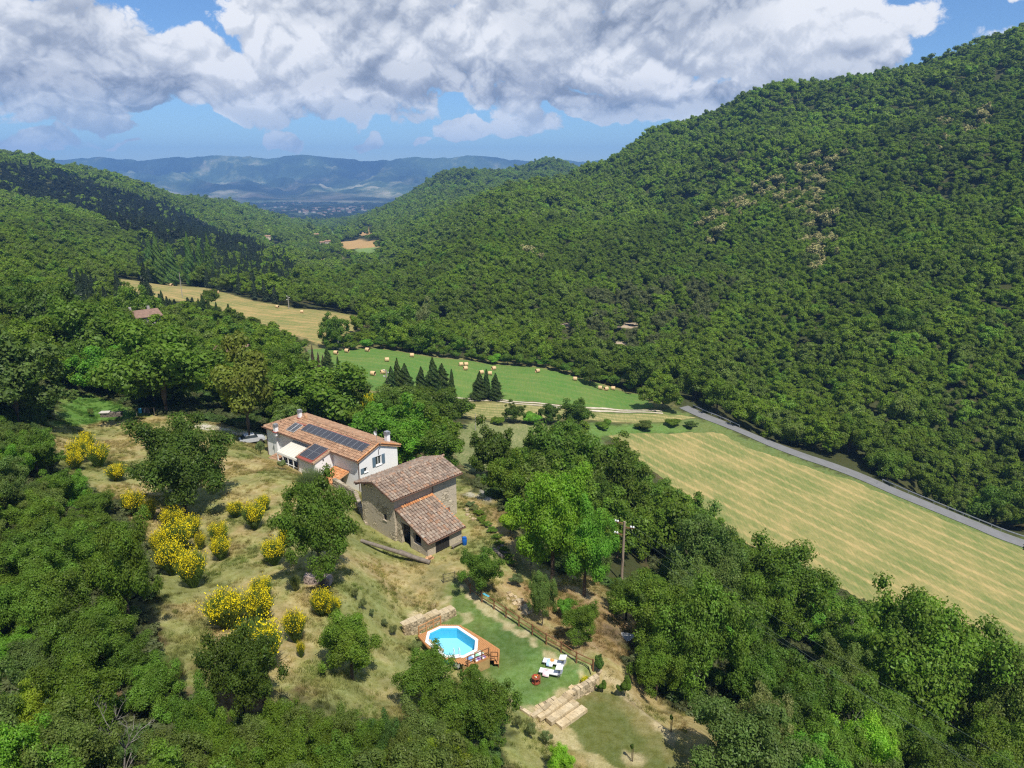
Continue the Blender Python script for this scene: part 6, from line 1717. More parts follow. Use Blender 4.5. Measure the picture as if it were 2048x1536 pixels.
# retaining wall of rough stone running from the barn corner up past the porch
def rubble_row(name, pts, h, th, sz, mats, label, cat, zbase=None, lean=0.0, seed=1, levels=None, parent=None):
    """dry-stone wall along pts built of separate rough stones joined as one mesh"""
    rg = random.Random(seed); mb = MB(); zs = []
    for i in range(len(pts) - 1):
        a, b = Vector(pts[i]), Vector(pts[i + 1]); L = (b - a).length; d = (b - a) / L; rotz = math.atan2(d.y, d.x)
        rows = max(1, int(h / sz))
        for r_ in range(rows):
            s = 0
            while s < L:
                w = sz * rg.uniform(.8, 2.0); hh2 = h / rows * rg.uniform(.8, 1.05)
                c = a + d * min(s + w / 2, L)
                zb = (c.z if zbase is None else zbase)
                M = Matrix.Rotation(rotz + rg.uniform(-.12, .12), 3, 'Z') @ Matrix.Rotation(rg.uniform(-.08, .08), 3, 'X') @ Matrix.Rotation(rg.uniform(-.08, .08), 3, 'Y')
                mb.box((c.x + rg.uniform(-.03, .03), c.y + rg.uniform(-.03, .03), zb + (r_ + .5) * h / rows), (w * .93, th * rg.uniform(.85, 1.1), hh2 * .93), a=rg.uniform(.6, 1.3), M=M)
                s += w
    o = mb.build(name, mats, parent)
    return o
def stone_mat(name, c):
    m, k, out = material(name)
    lv = k.n('ShaderNodeAttribute', attribute_name='lv'); geo = k.n('ShaderNodeNewGeometry')
    n = k.noise(geo.outputs['Position'], 5.0, 4.0, 0.65); nb = k.noise(geo.outputs['Position'], 0.8, 2.0, 0.6)
    cc = k.mix(k.mapr(nb.outputs[0], .4, .65), c, tuple(x * f for x, f in zip(c, (.85, .8, .7))))
    cc = k.vmath('SCALE', cc, scale=k.math('MULTIPLY', lv.outputs['Fac'], k.mapr(n.outputs[0], .3, .7, .75, 1.2))).outputs[0]
    b = k.n('ShaderNodeBsdfPrincipled', ins={'Base Color': cc, 'Roughness': .95}); b.inputs['Specular IOR Level'].default_value = .1
    bp = k.n('ShaderNodeBump', ins={'Strength': .5, 'Distance': .03, 'Height': n.outputs[0]}); k.set(b, 'Normal', bp.outputs[0])
    k.t.links.new(b.outputs[0], out.inputs[0]); return m
STONE = stone_mat('grey_stone', (0.40, 0.35, 0.27)); STONE_L = stone_mat('pale_limestone', (0.47, 0.38, 0.25)); SLAB = stone_mat('pale_paving', (0.50, 0.41, 0.27))
def stone_wall(pts, h, th, sz, label, mat=STONE, cat='wall', name='stone_wall', seed=1, base=None):
    e = empty(name, pts[0]); tag(e, label, cat)
    o = rubble_row('stones', [Vector(p) - Vector(pts[0]) for p in pts], h, th, sz, mat, None, None, seed=seed)
    o.parent = e; o['kind'] = 'stuff'
    return e
def lift(pts, d=0.0): return [(x, y, z_at(x, y) + d) for x, y in pts]
wp = [P(668, 962, 2.2), P(690, 975, 2.0), P(712, 990, 1.6), (BO + Lb * .6 + Wb * 6.4)]
stone_wall([Vector(w) + Vector((0, 0, -.9)) for w in wp], 1.35, .5, .26, 'rough stone retaining wall from the porch down to the barn corner', seed=2)
lg = hit(722, 1084); lg2 = hit(860, 1128)
lo = MB().tube([(0, 0, .2), ((lg2[0] - lg[0]) * .5, (lg2[1] - lg[1]) * .5, .2 + (lg2[2] - lg[2]) * .5 + .05), (lg2[0] - lg[0], lg2[1] - lg[1], .2 + lg2[2] - lg[2])], [.20, .24, .27], 12).build('felled_pole', WOOD_OLD); lo.location = lg
tag(lo, 'long grey felled pole lying on the grass below the barn', 'log')
p = hit(812, 1108); pk = MB().box((0, 0, .18), (2.1, .25, .14)).build('timber_beam', WOOD_OLD, None, False, (p[0] , p[1], p[2]), -0.6); tag(pk, 'short timber beam lying against the left side of the lean-to', 'beam')
for i, (u, v, L_) in enumerate(((1006, 1118, 3.2), (1012, 1112, 3.0), (1004, 1098, 2.4))):
    p = hit(u, v); e = MB().tube([(-L_ * .35, L_ * .55, .26), (0, 0, .24)], [.2, .24], 12).build('log', WOOD_OLD, None, False, (p[0] + i * .1, p[1], p[2])); tag(e, ['left one of the thick sawn logs behind the fig tree', 'right one of the thick sawn logs behind the fig tree', 'dark log at the far end of the sawn logs'][i], 'log', 'sawn logs behind the fig tree')
# hedge of lavender down the garden path
LAVM = [crown_mesh('bush_leaves', crown_data(700 + i, 14, 3500, 0.07, lr=(0.3, 0.5), zr=0.8, low=-0.2, aspect=.25), LEAF) for i in range(2)]
for i, (u, v) in enumerate([(940, 1012), (950, 1020), (957, 1030), (966, 1042), (973, 1053), (985, 1064), (993, 1078), (999, 1092), (1007, 1104), (1016, 1118), (1020, 1130)]):
    x, y, z = hit(u, v); tree((x, y, z), .75, .75, 'grey' if i < 2 else 'mid', 'lavender_bush', 'low rounded bush of the hedge along the garden path right of the barn', 'bush', 'hedge bushes along the garden path', 'mid', trnd, .95, meshes=LAVM)
# ------------------------------------------------------------------ pool, deck and garden
def z6(x, y, z): return Vector(P(780 + x / 8.533, 1200 + y / 8.533, z))
DZ = 1.25
deck_m = surf_mat('warm_deck_timber', (0.52, 0.26, 0.105), 0.7, 0.25, 2.5, color2=(0.43, 0.20, 0.075))
cladding_m = surf_mat('pale_timber_boards', (0.46, 0.31, 0.13), 0.75, 0.25, 2.5)
rail_m = surf_mat('brown_rail_timber', (0.24, 0.115, 0.05), 0.8, 0.3, 4.0)
rim_m = surf_mat('white_pool_rim', (0.80, 0.80, 0.80), 0.4, 0.03, 2.0)
pool = empty('swimming_pool', z6(1060, 700, 0)); pool.location.z = 0
tag(pool, 'long octagonal swimming pool with white rim and bright blue water set in a timber deck', 'swimming pool')
PO = pool.location.copy()
RIM = [z6(*p, DZ + .06) - PO for p in ((855, 443), (1165, 443), (1505, 670), (1490, 860), (1260, 980), (935, 975), (600, 715), (635, 545))]
cen = sum(RIM, Vector()) / 8
RIMI = []
for i in range(8):
    a, b, c = RIM[i - 1], RIM[i], RIM[(i + 1) % 8]
    n1 = Vector((-(b - a).y, (b - a).x, 0)).normalized(); n2 = Vector((-(c - b).y, (c - b).x, 0)).normalized()
    if n1.dot(cen - b) < 0: n1 = -n1; n2 = -n2
    m_ = (n1 + n2).normalized(); RIMI.append(b + m_ * (0.28 / max(.4, m_.dot(n1))))
for i in range(8):
    a, b, c, d = RIM[i], RIM[(i + 1) % 8], RIMI[(i + 1) % 8], RIMI[i]
    mb = MB(); g = .004; up = Vector((0, 0, .05))
    q = [a.lerp(b, g), b.lerp(a, g), c.lerp(d, g), d.lerp(c, g)]
    mb._add([p - up for p in q] + list(q), [(3, 2, 1, 0), (4, 5, 6, 7)] + [(k_, (k_ + 1) % 4, 4 + (k_ + 1) % 4, 4 + k_) for k_ in range(4)]); mb.build('rim_board', rim_m, pool)
liner = surf_mat('pale_blue_liner', (0.42, 0.80, 0.92), 0.5, 0.06, 2.0); liner_w = surf_mat('blue_liner_wall', (0.10, 0.58, 0.85), 0.5, 0.06, 2.0)
mb = MB(); fl = [Vector((p.x, p.y, .12)) for p in RIMI]; mb._add(fl, [tuple(range(8))]); mb.build('pool_floor', liner, pool)
mb = MB()
for i in range(8):
    a, b = RIMI[i], RIMI[(i + 1) % 8]; mb._add([(a.x, a.y, .12), (b.x, b.y, .12), (b.x, b.y, DZ + .01), (a.x, a.y, DZ + .01)], [(0, 1, 2, 3)])
mb.build('pool_wall', liner_w, pool)
def water_mat():
    m, k, out = material('pool_water')
    geo = k.n('ShaderNodeNewGeometry'); n = k.noise(geo.outputs['Position'], 3.5, 3.0, 0.5)
    bp = k.n('ShaderNodeBump', ins={'Strength': 0.25, 'Distance': 0.03, 'Height': n.outputs[0]})
    t = k.n('ShaderNodeBsdfTransparent', ins={'Color': (0.78, 0.93, 0.98, 1)}); g = k.n('ShaderNodeBsdfGlossy', ins={'Color': (1, 1, 1, 1), 'Roughness': 0.03, 'Normal': bp.outputs[0]})
    f = k.n('ShaderNodeFresnel', ins={'IOR': 1.33, 'Normal': bp.outputs[0]})
    k.t.links.new(k.n('ShaderNodeMixShader', ins={0: f.outputs[0], 1: t.outputs[0], 2: g.outputs[0]}).outputs[0], out.inputs[0]); return m
mb = MB(); mb._add([Vector((p.x, p.y, DZ - .16)) for p in RIMI], [tuple(reversed(range(8)))]); mb.build('water', water_mat(), pool)
lad = MB(); lp = z6(1140, 955, DZ) - PO; ld = (cen - lp); ld.z = 0; ld.normalize(); lsx = Vector((-ld.y, ld.x, 0))
for s in (-.25, .25):
    b_ = lp + lsx * s; lad.tube([b_ - ld * .35 + Vector((0, 0, .05)), b_ - ld * .3 + Vector((0, 0, .75)), b_ + ld * .15 + Vector((0, 0, .8)), b_ + ld * .3 + Vector((0, 0, .4)), b_ + ld * .45 - Vector((0, 0, .9))], .022, 6)
lad.build('ladder', WHITEPAINT, pool)
MB().box(lp - ld * .2 + Vector((0, 0, .12)), (.6, .42, .06), math.atan2(lsx.y, lsx.x)).build('ladder_step', WHITEPAINT, pool)

deck = empty('pool_deck', PO); tag(deck, 'warm brown timber deck with two steps round the blue pool', 'deck')
OUTL = [z6(*p, DZ) - PO for p in ((475, 600), (865, 415), (1190, 425), (1560, 650), (1725, 745), (1700, 960), (1330, 1120), (1240, 1095), (925, 1000), (640, 790))]
def clipped_boards(outl, hole, z, direction_, bw, mat, name, parent, th=.04):
    """boards of width bw along direction_ covering the polygon minus the hole, each board its own object"""
    d = Vector((direction_[0], direction_[1])).normalized(); n = Vector((-d.y, d.x))
    def spans(poly, s):
        xs = []
        for i in range(len(poly)):
            a, b = poly[i].xy, poly[(i + 1) % len(poly)].xy
            sa, sb = a.dot(n) - s, b.dot(n) - s
            if (sa > 0) != (sb > 0): t = sa / (sa - sb); xs.append((a + (b - a) * t).dot(d))
        xs.sort(); return [(xs[i], xs[i + 1]) for i in range(0, len(xs) - 1, 2)]
    smin = min(p.xy.dot(n) for p in outl); smax = max(p.xy.dot(n) for p in outl)
    N = int((smax - smin) / bw)
    for i in range(N + 1):
        s0, s1 = smin + i * bw, min(smin + (i + 1) * bw, smax); sm = (s0 + s1) / 2
        out_ = spans(outl, sm); ho = spans(hole, sm) if hole else []
        segs = []
        for a, b in out_:
            cur = [(a, b)]
            for c, e in ho:
                nx_ = []
                for p, q in cur:
                    if e <= p or c >= q: nx_.append((p, q))
                    else:
                        if c > p: nx_.append((p, c))
                        if e < q: nx_.append((e, q))
                cur = nx_
            segs += cur
        for a, b in segs:
            if b - a < .12: continue
            c = d * (a + b) / 2 + n * sm
            o = MB().box((0, 0, 0), (b - a - .01, (s1 - s0) - .018, th)).build(name, mat, parent, False, (c.x, c.y, z - th / 2 - rr.uniform(0, .004)), math.atan2(d.y, d.x))
bd = (RIM[5] - RIM[6]).xy
clipped_boards(OUTL, [cen + (p - cen) * .985 for p in RIM], DZ, (OUTL[9] - OUTL[0]).xy, .17, deck_m, 'plank', deck)
mb = MB()
for i in range(len(OUTL)):
    a, b = OUTL[i], OUTL[(i + 1) % len(OUTL)]
    if i in (6, 7): continue
    mb.bar((a.x, a.y, DZ - .14), (b.x, b.y, DZ - .14), .05, .18)
mb.build('edge_beam', deck_m, deck)
# stepped side
def offset(pts, o):
    R_ = []
    for i, p in enumerate(pts):
        a = pts[max(i - 1, 0)]; b = pts[min(i + 1, len(pts) - 1)]
        n = Vector(((b - a).y, -(b - a).x, 0)).normalized()
        if n.dot(p - cen) < 0: n = -n
        R_.append(p + n * o)
    return R_
side = [OUTL[2], OUTL[3], OUTL[4], OUTL[5]]
prev = side
for k_, (o_, z_) in enumerate(((.42, .85), (.84, .45))):
    nx_ = offset(side, o_)
    for i in range(3):
        for q in range(2):
            a = prev[i].lerp(nx_[i], q / 2 + .02); b = prev[i + 1].lerp(nx_[i + 1], q / 2 + .02); c = prev[i + 1].lerp(nx_[i + 1], q / 2 + .48); d = prev[i].lerp(nx_[i], q / 2 + .48)
            mb = MB(); mb._add([(p.x, p.y, z_ - .04) for p in (a, b, c, d)] + [(p.x, p.y, z_) for p in (a, b, c, d)], [(3, 2, 1, 0), (4, 5, 6, 7)] + [(t, (t + 1) % 4, 4 + (t + 1) % 4, 4 + t) for t in range(4)]); mb.build('step_plank', deck_m, deck)
        a, b = prev[i], prev[i + 1]; zt_ = DZ - .23 if k_ == 0 else .81
        mb = MB(); mb.bar((a.x, a.y, (z_ + zt_) / 2), (b.x, b.y, (z_ + zt_) / 2), .03, zt_ - z_ - .01); mb.build('riser', deck_m, deck)
        if k_ == 1:
            a, b = nx_[i], nx_[i + 1]; mb = MB(); mb.bar((a.x, a.y, .20), (b.x, b.y, .20), .03, .42); mb.build('riser', deck_m, deck)
    prev = nx_
# clad front wall of pale boards, each board separate
fa, fb = OUTL[6], OUTL[5]; fc = OUTL[7]
for (a, b) in ((fa, fb), (fc, fa)):
    for q in range(7):
        z_ = .09 + q * .155; MB().bar((a.x, a.y, z_), (b.x, b.y, z_), .035, .145).build('board', cladding_m, deck)
MB().bar((fa.x, fa.y, DZ - .06), (fb.x, fb.y, DZ - .06), .06, .1).build('edge_beam', deck_m, deck)
dm = fa.lerp(fb, .3); nn_ = Vector(((fb - fa).y, -(fb - fa).x, 0)).normalized()
MB().box((dm.x + nn_.x * .03, dm.y + nn_.y * .03, .6), (.04, .03, 1.1), math.atan2((fb - fa).y, (fb - fa).x)).build('hatch_frame', IRON, deck)
def railing(a, b, n, label, h=.95, mat=deck_m):
    e = empty('deck_railing', a + PO); tag(e, label, 'railing')
    v = b - a
    for i in range(n + 1):
        p = v * i / n; MB().box((p.x, p.y, h / 2), (.09, .09, h), math.atan2(v.y, v.x)).build('post', mat, e)
    MB().bar((0, 0, h), (v.x, v.y, h), .09, .05).build('rail', mat, e)
    MB().bar((0, 0, h * .5), (v.x, v.y, h * .5), .05, .07).build('rail', mat, e)
railing(OUTL[0] + Vector((.1, .02, 0)), OUTL[1], 3, 'timber railing on the uphill end of the pool deck by the stone wall')
railing(OUTL[6], OUTL[5].lerp(OUTL[6], .04), 3, 'brown timber railing along the front of the pool deck', mat=rail_m)
sa_, sb_ = OUTL[5] + Vector((.25, -.1, -.8)), prev[3] + Vector((-.1, 0, -DZ + .4))
railing(OUTL[5] + Vector((.12, 0, -.45)), prev[3] + Vector((-.08, .0, 0)) - Vector((0, 0, prev[3].z - OUTL[5].z + .45)), 1, 'short stair railing at the front corner of the pool steps', .9, rail_m)
# towels on the deck
def cloth(name, c, rot, w, l, mat, z, parent=None, drape=0.0, seed=0, label=None, cat=None):
    nx_, ny_ = 7, 13; V_ = []
    rg = random.Random(seed); ph = rg.uniform(0, 6)
    for j in range(ny_):
        for i in range(nx_):
            x = (i / (nx_ - 1) - .5) * w; y = (j / (ny_ - 1) - .5) * l
            zz = .02 + .018 * math.sin(x * 9 + ph + y * 3) + .015 * math.sin(y * 8 + ph)
            if drape and abs(x) > w / 2 - drape: zz -= (abs(x) - w / 2 + drape) * 1.1
            V_.append((x, y, zz))
    o = obj(name, mesh_np(name, np.array(V_), np.array([(j * nx_ + i, j * nx_ + i + 1, (j + 1) * nx_ + i + 1, (j + 1) * nx_ + i) for j in range(ny_ - 1) for i in range(nx_ - 1)]), (mat,), smooth=True), parent, (c[0], c[1], z), rot)
    sm = o.modifiers.new('thickness', 'SOLIDIFY'); sm.thickness = .015
    if label: tag(o, label, cat)
    return o
def stripe_mat(name, a, b, n):
    m, k, out = material(name); tc = k.n('ShaderNodeTexCoord'); s = k.n('ShaderNodeSeparateXYZ', ins={0: tc.outputs['Object']})
    f = k.mapr(k.math('SINE', k.math('MULTIPLY', s.outputs[1], n)), -.1, .1)
    k.t.links.new(k.n('ShaderNodeBsdfDiffuse', ins={'Color': k.mix(f, a, b)}).outputs[0], out.inputs[0]); return m
tw = stripe_mat('striped_towel', (.75, .75, .78), (.30, .16, .34), 9.0); tb = stripe_mat('blue_towel', (.70, .76, .82), (.18, .34, .62), 4.0); tp = stripe_mat('patterned_towel', (.82, .82, .82), (.30, .62, .40), 7.0)
fr_ = math.atan2((fb - fa).y, (fb - fa).x)
for (x_, y_, mt, lb, r_) in ((1400, 975, tb, 'blue and white towel spread on the pool deck left of the striped one', .3), (1530, 985, tw, 'purple striped towel folded on the pool deck under the railing', .0), (1500, 925, tp, 'white towel with green pattern lying on the pool deck nearest the pool', .2)):
    p = z6(x_, y_, DZ); cloth('towel', p, fr_ + 1.57 + r_, .6, 1.05, mt, DZ + .01, seed=int(x_), label=lb, cat='towel')
# retaining walls, steps, edging
e0 = [z6(225, 445, 1.55), z6(580, 260, 1.2), z6(835, 195, 1.1), z6(1105, 150, .8)]
for q_ in e0: q_.z = 0
gw = empty('garden_wall', e0[0]); tag(gw, 'stepped stone retaining wall above the pool with pale slab tops', 'wall')
wd_ = (e0[3] - e0[0]); wl2 = wd_.length; wdn = wd_.normalized(); wn = Vector((-wdn.y, wdn.x, 0)); r0 = math.atan2(wdn.y, wdn.x)
for (t0, t1, h_, zb) in ((0, .40, 1.5, 0), (.40, .70, 1.15, 0), (.70, 1.0, .8, 0)):
    a, b = wdn * wl2 * t0, wdn * wl2 * t1
    o = rubble_row('stones', [a, b], h_, .35, .17, STONE_L, None, None, seed=int(t0 * 10) + 3); o.parent = gw; o['kind'] = 'stuff'
    n_ = max(3, int((b - a).length / .7))
    for q in range(n_):
        c = a.lerp(b, (q + .5) / n_) + wn * .28
        s_ = MB().box((0, 0, 0), ((b - a).length / n_ * .96, .85 * rr.uniform(.9, 1.1), .09)).build('slab', SLAB, gw, False, (c.x, c.y, h_ + .06 + rr.uniform(-.01, .01)), r0 + rr.uniform(-.03, .03))
edge_pts = [P(800, 1252, 1.5), P(815, 1243, 1.6), z6(450, 620, 0)]
def kerb(name, px, w, h, label, mat=SLAB, seed=0, z=0.0, step=.8):
    e = empty(name, P(px[0][0], px[0][1], z)); tag(e, label, 'edging'); o_ = e.location
    rg = random.Random(seed)
    pts = [Vector(P(u, v, z)) for u, v in px]
    for i in range(len(pts) - 1):
        a, b = pts[i], pts[i + 1]; n_ = max(1, int((b - a).length / step))
        for q in range(n_):
            c = a.lerp(b, (q + .5) / n_) - o_
            MB().box((0, 0, 0), ((b - a).length / n_ * .95, w * rg.uniform(.85, 1.15), h), a=rg.uniform(.75, 1.15)).build('kerb_stone', mat, e, False, (c.x, c.y, h * .3 + rg.uniform(-.02, .02)), math.atan2((b - a).y, (b - a).x) + rg.uniform(-.08, .08))
kerb('stone_edging', [(838, 1270), (862, 1288), (885, 1305)], .35, .3, 'pale stone edging between the meadow and the uphill side of the pool', seed=1, z=.9)
kerb('stone_edging', [(930, 1340), (960, 1362), (972, 1376), (1000, 1392), (1030, 1412), (1062, 1432)], .32, .28, 'long pale stone edging along the lower left side of the pool lawn', seed=2)
kerb('stone_edging', [(1062, 1436), (1085, 1422), (1100, 1410)], .4, .3, 'short stone edging at the near corner of the pool lawn', seed=3, z=-.1)
w2a, w2b = Vector(P(1128, 1392, 0)), Vector(P(1194, 1352, 0))
o = stone_wall([Vector((w2a.x, w2a.y, -1.25)), Vector((w2b.x, w2b.y, -1.25))], 1.3, .55, .22, 'low dry stone wall between the pool lawn and the lower lawn', STONE_L, 'wall', 'dry_stone_wall', 5)
o2 = stone_wall([Vector(P(1062, 1438, -1.2)), Vector(P(1110, 1412, -1.2))], .9, .5, .22, 'low stone wall left of the broad garden steps', STONE_L, 'wall', 'dry_stone_wall', 6)
# broad steps
sa2, sb2 = Vector(P(1075, 1432, 0)), Vector(P(1140, 1388, 0)); sd_ = (sb2 - sa2).normalized(); sn_ = Vector((sd_.y, -sd_.x, 0)); gl_ = empty('garden_steps', sa2)
tag(gl_, 'three broad pale stone steps down from the pool lawn to the lower lawn', 'steps')
for q, (off_, z_, sh_, ln_) in enumerate(((0.0, .0, .0, 1.0), (.78, -.23, .55, .86), (1.56, -.46, 1.0, .80))):
    L_ = (sb2 - sa2).length * ln_; n_ = 6
    for i in range(n_):
        c = sd_ * (sh_ + L_ * (i + .5) / n_) + sn_ * off_
        MB().box((0, 0, 0), (L_ / n_ * .97, .72 * rr.uniform(.96, 1.03), .36), a=rr.uniform(.85, 1.15)).build('step_stone', SLAB, gl_, False, (c.x, c.y, z_ - .18 + rr.uniform(-.015, .015)), math.atan2(sd_.y, sd_.x) + rr.uniform(-.02, .02))
# fence of posts and two rails
FP = [(886.6, 1166), (910, 1160), (926, 1163), (940.5, 1187), (964, 1204.4), (988, 1218.5), (1012, 1235), (1037.8, 1252.5), (1064.7, 1270), (1092.4, 1288.8), (1122, 1305), (1152.6, 1326), (1185.5, 1341.5)]
fw = [Vector(P(u, v, 0)) for u, v in FP]
fe = empty('wooden_fence', fw[2]); tag(fe, 'brown post and two rail fence along the downhill edge of the pool lawn', 'fence')
for i, p in enumerate(fw[2:]):
    q = p - fw[2]; q.z = 0
    MB().box((q.x, q.y, .62), (.13, .13, 1.28), rr.uniform(0, .3)).build('post', rail_m, fe)
    if i:
        for h_ in (1.12, .58): MB().tube([(pq.x, pq.y, h_ + rr.uniform(-.02, .02)), (q.x, q.y, h_ + rr.uniform(-.02, .02))], .05, 7).build('rail', rail_m, fe)
    pq = q
fg = empty('iron_gate', fw[0]); tag(fg, 'dark wire gate section at the top end of the wooden fence', 'gate')
v = fw[1] - fw[0]
for t in (0, 1): MB().box((v.x * t, v.y * t, .55), (.08, .08, 1.1)).build('post', IRON, fg)
for h_ in (1.02, .55, .1): MB().bar((0, 0, h_), (v.x, v.y, h_), .03, .03).build('rail', IRON, fg)
for t in range(1, 9): MB().bar((v.x * t / 9, v.y * t / 9, .1), (v.x * t / 9, v.y * t / 9, 1.02), .015, .015).build('bar', IRON, fg)
tw2 = cloth('towel', fw[5] * .35 + fw[4] * .65, math.atan2((fw[5] - fw[4]).y, (fw[5] - fw[4]).x), .9, .25, stripe_mat('turquoise_cloth', (.10, .42, .50), (.08, .30, .42), 5), 1.18, label='turquoise cloth hung over the wooden fence rail', cat='towel', drape=0)
# sunbeds
def sunbed(u, v, label):
    p = Vector(P(u, v, 0)); e = empty('sun_lounger', p); tag(e, label, 'sun lounger', 'white sun loungers with canopies')
    ang = math.atan2(-.28, .96); e.rotation_euler.z = ang
    fm = MB()
    for y in (-.32, .32): fm.bar((-1.0, y, .34), (.95, y, .34), .035, .035)
    for x in (-1.0, -.2, .95): fm.bar((x, -.32, .341), (x, .32, .341), .03, .03)
    fm.build('frame', STEEL, e)
    for x in (-.85, .8):
        for y in (-.3, .3): MB().bar((x, y, .0), (x + .05, y, .34), .03, .03).build('leg', STEEL, e)
    MB().box((-.12, 0, .375), (1.72, .62, .03)).build('seat', WHITEPAINT, e)
    bk = MB(); bk.bar((.74, 0, .38), (1.15, 0, .62), .6, .03); bk.build('backrest', surf_mat('sling_shade', (.30, .33, .40), .8, .1), e)
    cn = MB(); cn._add([(.55, -.36, 1.0), (1.2, -.36, 1.12), (1.2, .36, 1.12), (.55, .36, 1.0), (.55, -.36, .97), (1.2, -.36, 1.09), (1.2, .36, 1.09), (.55, .36, .97)], [(0, 1, 2, 3), (7, 6, 5, 4), (0, 4, 5, 1), (1, 5, 6, 2), (2, 6, 7, 3), (3, 7, 4, 0)]); cn.build('canopy', WHITEPAINT, e)
    for y in (-.34, .34): MB().bar((1.1, y, .36), (1.05, y, 1.07), .025, .025).build('canopy_arm', WHITEPAINT, e)
    return e
L1 = sunbed(1107, 1330, 'white canopy lounger with a blue towel and straw hat, farther from the camera')
L2 = sunbed(1100, 1350, 'white canopy lounger with a pink towel and magazine, nearer the camera')
for L_, mt, nm in ((L1, stripe_mat('pale_blue_towel', (.72, .78, .85), (.38, .52, .72), 6), 'pale blue towel draped across the farther lounger'), (L2, stripe_mat('pink_towel', (.80, .66, .66), (.72, .50, .52), 6), 'pale pink towel draped across the nearer lounger')):
    R = Matrix.Rotation(L_.rotation_euler.z, 3, 'Z'); c = L_.location + R @ Vector((-.3, -.05, 0))
    cloth('towel', c, L_.rotation_euler.z + math.pi / 2, 1.0, .6, mt, .40, drape=.22, seed=2, label=nm, cat='towel')
R = Matrix.Rotation(L1.rotation_euler.z, 3, 'Z'); c = L1.location + R @ Vector((-.15, .1, 0)); hat = empty('straw_hat', (c.x, c.y, .43)); tag(hat, 'orange straw hat lying on the farther lounger', 'hat')
straw = surf_mat('straw_hat_weave', (.72, .38, .12), .9, .2, 8.0)
MB().tube([(0, 0, .0), (0, 0, .015)], [.22, .21], 16).build('brim', straw, hat); MB().tube([(0, 0, .015), (0, 0, .08), (0, 0, .12)], [.11, .10, .06], 12).build('crown', straw, hat)
R = Matrix.Rotation(L2.rotation_euler.z, 3, 'Z'); c = L2.location + R @ Vector((-.3, .08, 0)); mg = MB().box((0, 0, 0), (.28, .2, .015)).build('magazine', surf_mat('printed_paper', (.75, .72, .66), .6, .4, 30.0, color2=(.35, .30, .28)), None, False, (c.x, c.y, .455), .4); tag(mg, 'open magazine on the pink towel of the nearer lounger', 'magazine')
RED = surf_mat('red_brown_wood', (.30, .075, .035), .6, .3, 4.0)
p = P(1072, 1366, 0); tb_ = empty('side_table', p, .5); tag(tb_, 'small octagonal red-brown wooden garden table with fruit on it', 'table')
MB().prism([(math.cos(a * math.pi / 4) * .42, math.sin(a * math.pi / 4) * .42) for a in range(8)], .62, .67).build('tabletop', RED, tb_)
MB().prism([(math.cos(a * math.pi / 4) * .40, math.sin(a * math.pi / 4) * .40) for a in range(8)], .10, .14).build('lower_shelf', RED, tb_)
for sx in (-1, 1):
    for sy in (-1, 1): MB().box((sx * .26, sy * .26, .31), (.06, .06, .62)).build('leg', RED, tb_)
for (dx, dy, c3, lb) in ((.1, .05, (.80, .25, .03), 'orange fruit on the little red table'), (-.12, .1, (.75, .05, .03), 'red fruit on the little red table'), (.0, -.14, (.78, .74, .68), 'white cup on the little red table'), (-.1, -.05, (.72, .50, .10), 'yellow fruit on the little red table')):
    fm_ = surf_mat('table_item', c3, .5, .1); ico = bmesh.new(); bmesh.ops.create_icosphere(ico, subdivisions=2, radius=.07)
    me = bpy.data.meshes.new('fruit'); ico.to_mesh(me); ico.free(); me.materials.append(fm_); o = obj('fruit' if 'fruit' in lb else 'cup', me, None, (p[0] + dx, p[1] + dy, .735)); tag(o, lb, 'fruit' if 'fruit' in lb else 'cup')
# young staked trees on the lower lawn
for i, (u, v, h_) in enumerate(((1340, 1462, 1.9), (1262, 1522, 1.9))):
    p = P(u, v, -1.1); e = empty('young_tree', (p[0], p[1], z_at(p[0], p[1]))); tag(e, ['small staked sapling on the right of the lower lawn', 'small staked sapling near the bottom edge of the lower lawn'][i], 'young tree', 'staked saplings on the lower lawn')
    MB().bar((.12, 0, 0), (.12, 0, 1.5), .06, .06).build('stake', WOOD_BEAM, e); MB().tube([(0, 0, -.05), (.03, .02, 1.0), (0, .05, h_)], [.03, .022, .01], 6).build('trunk', BARK, e)
    c = obj('crown', BUSHM[i], e, (0, 0, 1.45)); c.scale = (.2, .2, .4); c.color = tinted('dark', trnd)
# ash heap, white bush, stones on the slope
p = hit(1248, 1274); ash = obj('ash_heap', mesh_np('ash', np.array([(math.cos(t) * r_ * (1 + .25 * math.sin(t * 3)), math.sin(t) * r_ * .7, .16 * (1 - r_ / 1.1) + .02) for r_ in (.02, .4, .8, 1.1) for t in np.linspace(0, 6.28, 13)[:-1]]), np.array([(i * 12 + j, i * 12 + (j + 1) % 12, (i + 1) * 12 + (j + 1) % 12, (i + 1) * 12 + j) for i in range(3) for j in range(12)]), (surf_mat('ash', (.55, .55, .56), .95, .45, 2.5),)), None, p); tag(ash, 'grey white heap of ash on the bare slope beyond the fence', 'ash heap')
def stones_scatter(name, px, n, spread, size, label, mat=STONE_L, seed=0):
    rg = random.Random(seed); mb = MB(); o_ = Vector(hit(*px[0]))
    for i in range(n):
        u, v = px[rg.randrange(len(px))]; u += rg.gauss(0, spread); v += rg.gauss(0, spread * .7); x, y, z = hit(u, v); s = size * rg.uniform(.4, 1.3)
        M = Matrix.Rotation(rg.uniform(0, 3), 3, 'Z') @ Matrix.Rotation(rg.uniform(-.4, .4), 3, 'X')
        mb.box((x, y, z + s * .12), (s, s * rg.uniform(.5, .9), s * rg.uniform(.3, .6)), a=rg.uniform(.8, 1.2), M=M)
    o = mb.build(name, mat); tag(o, label, kind='stuff'); return o
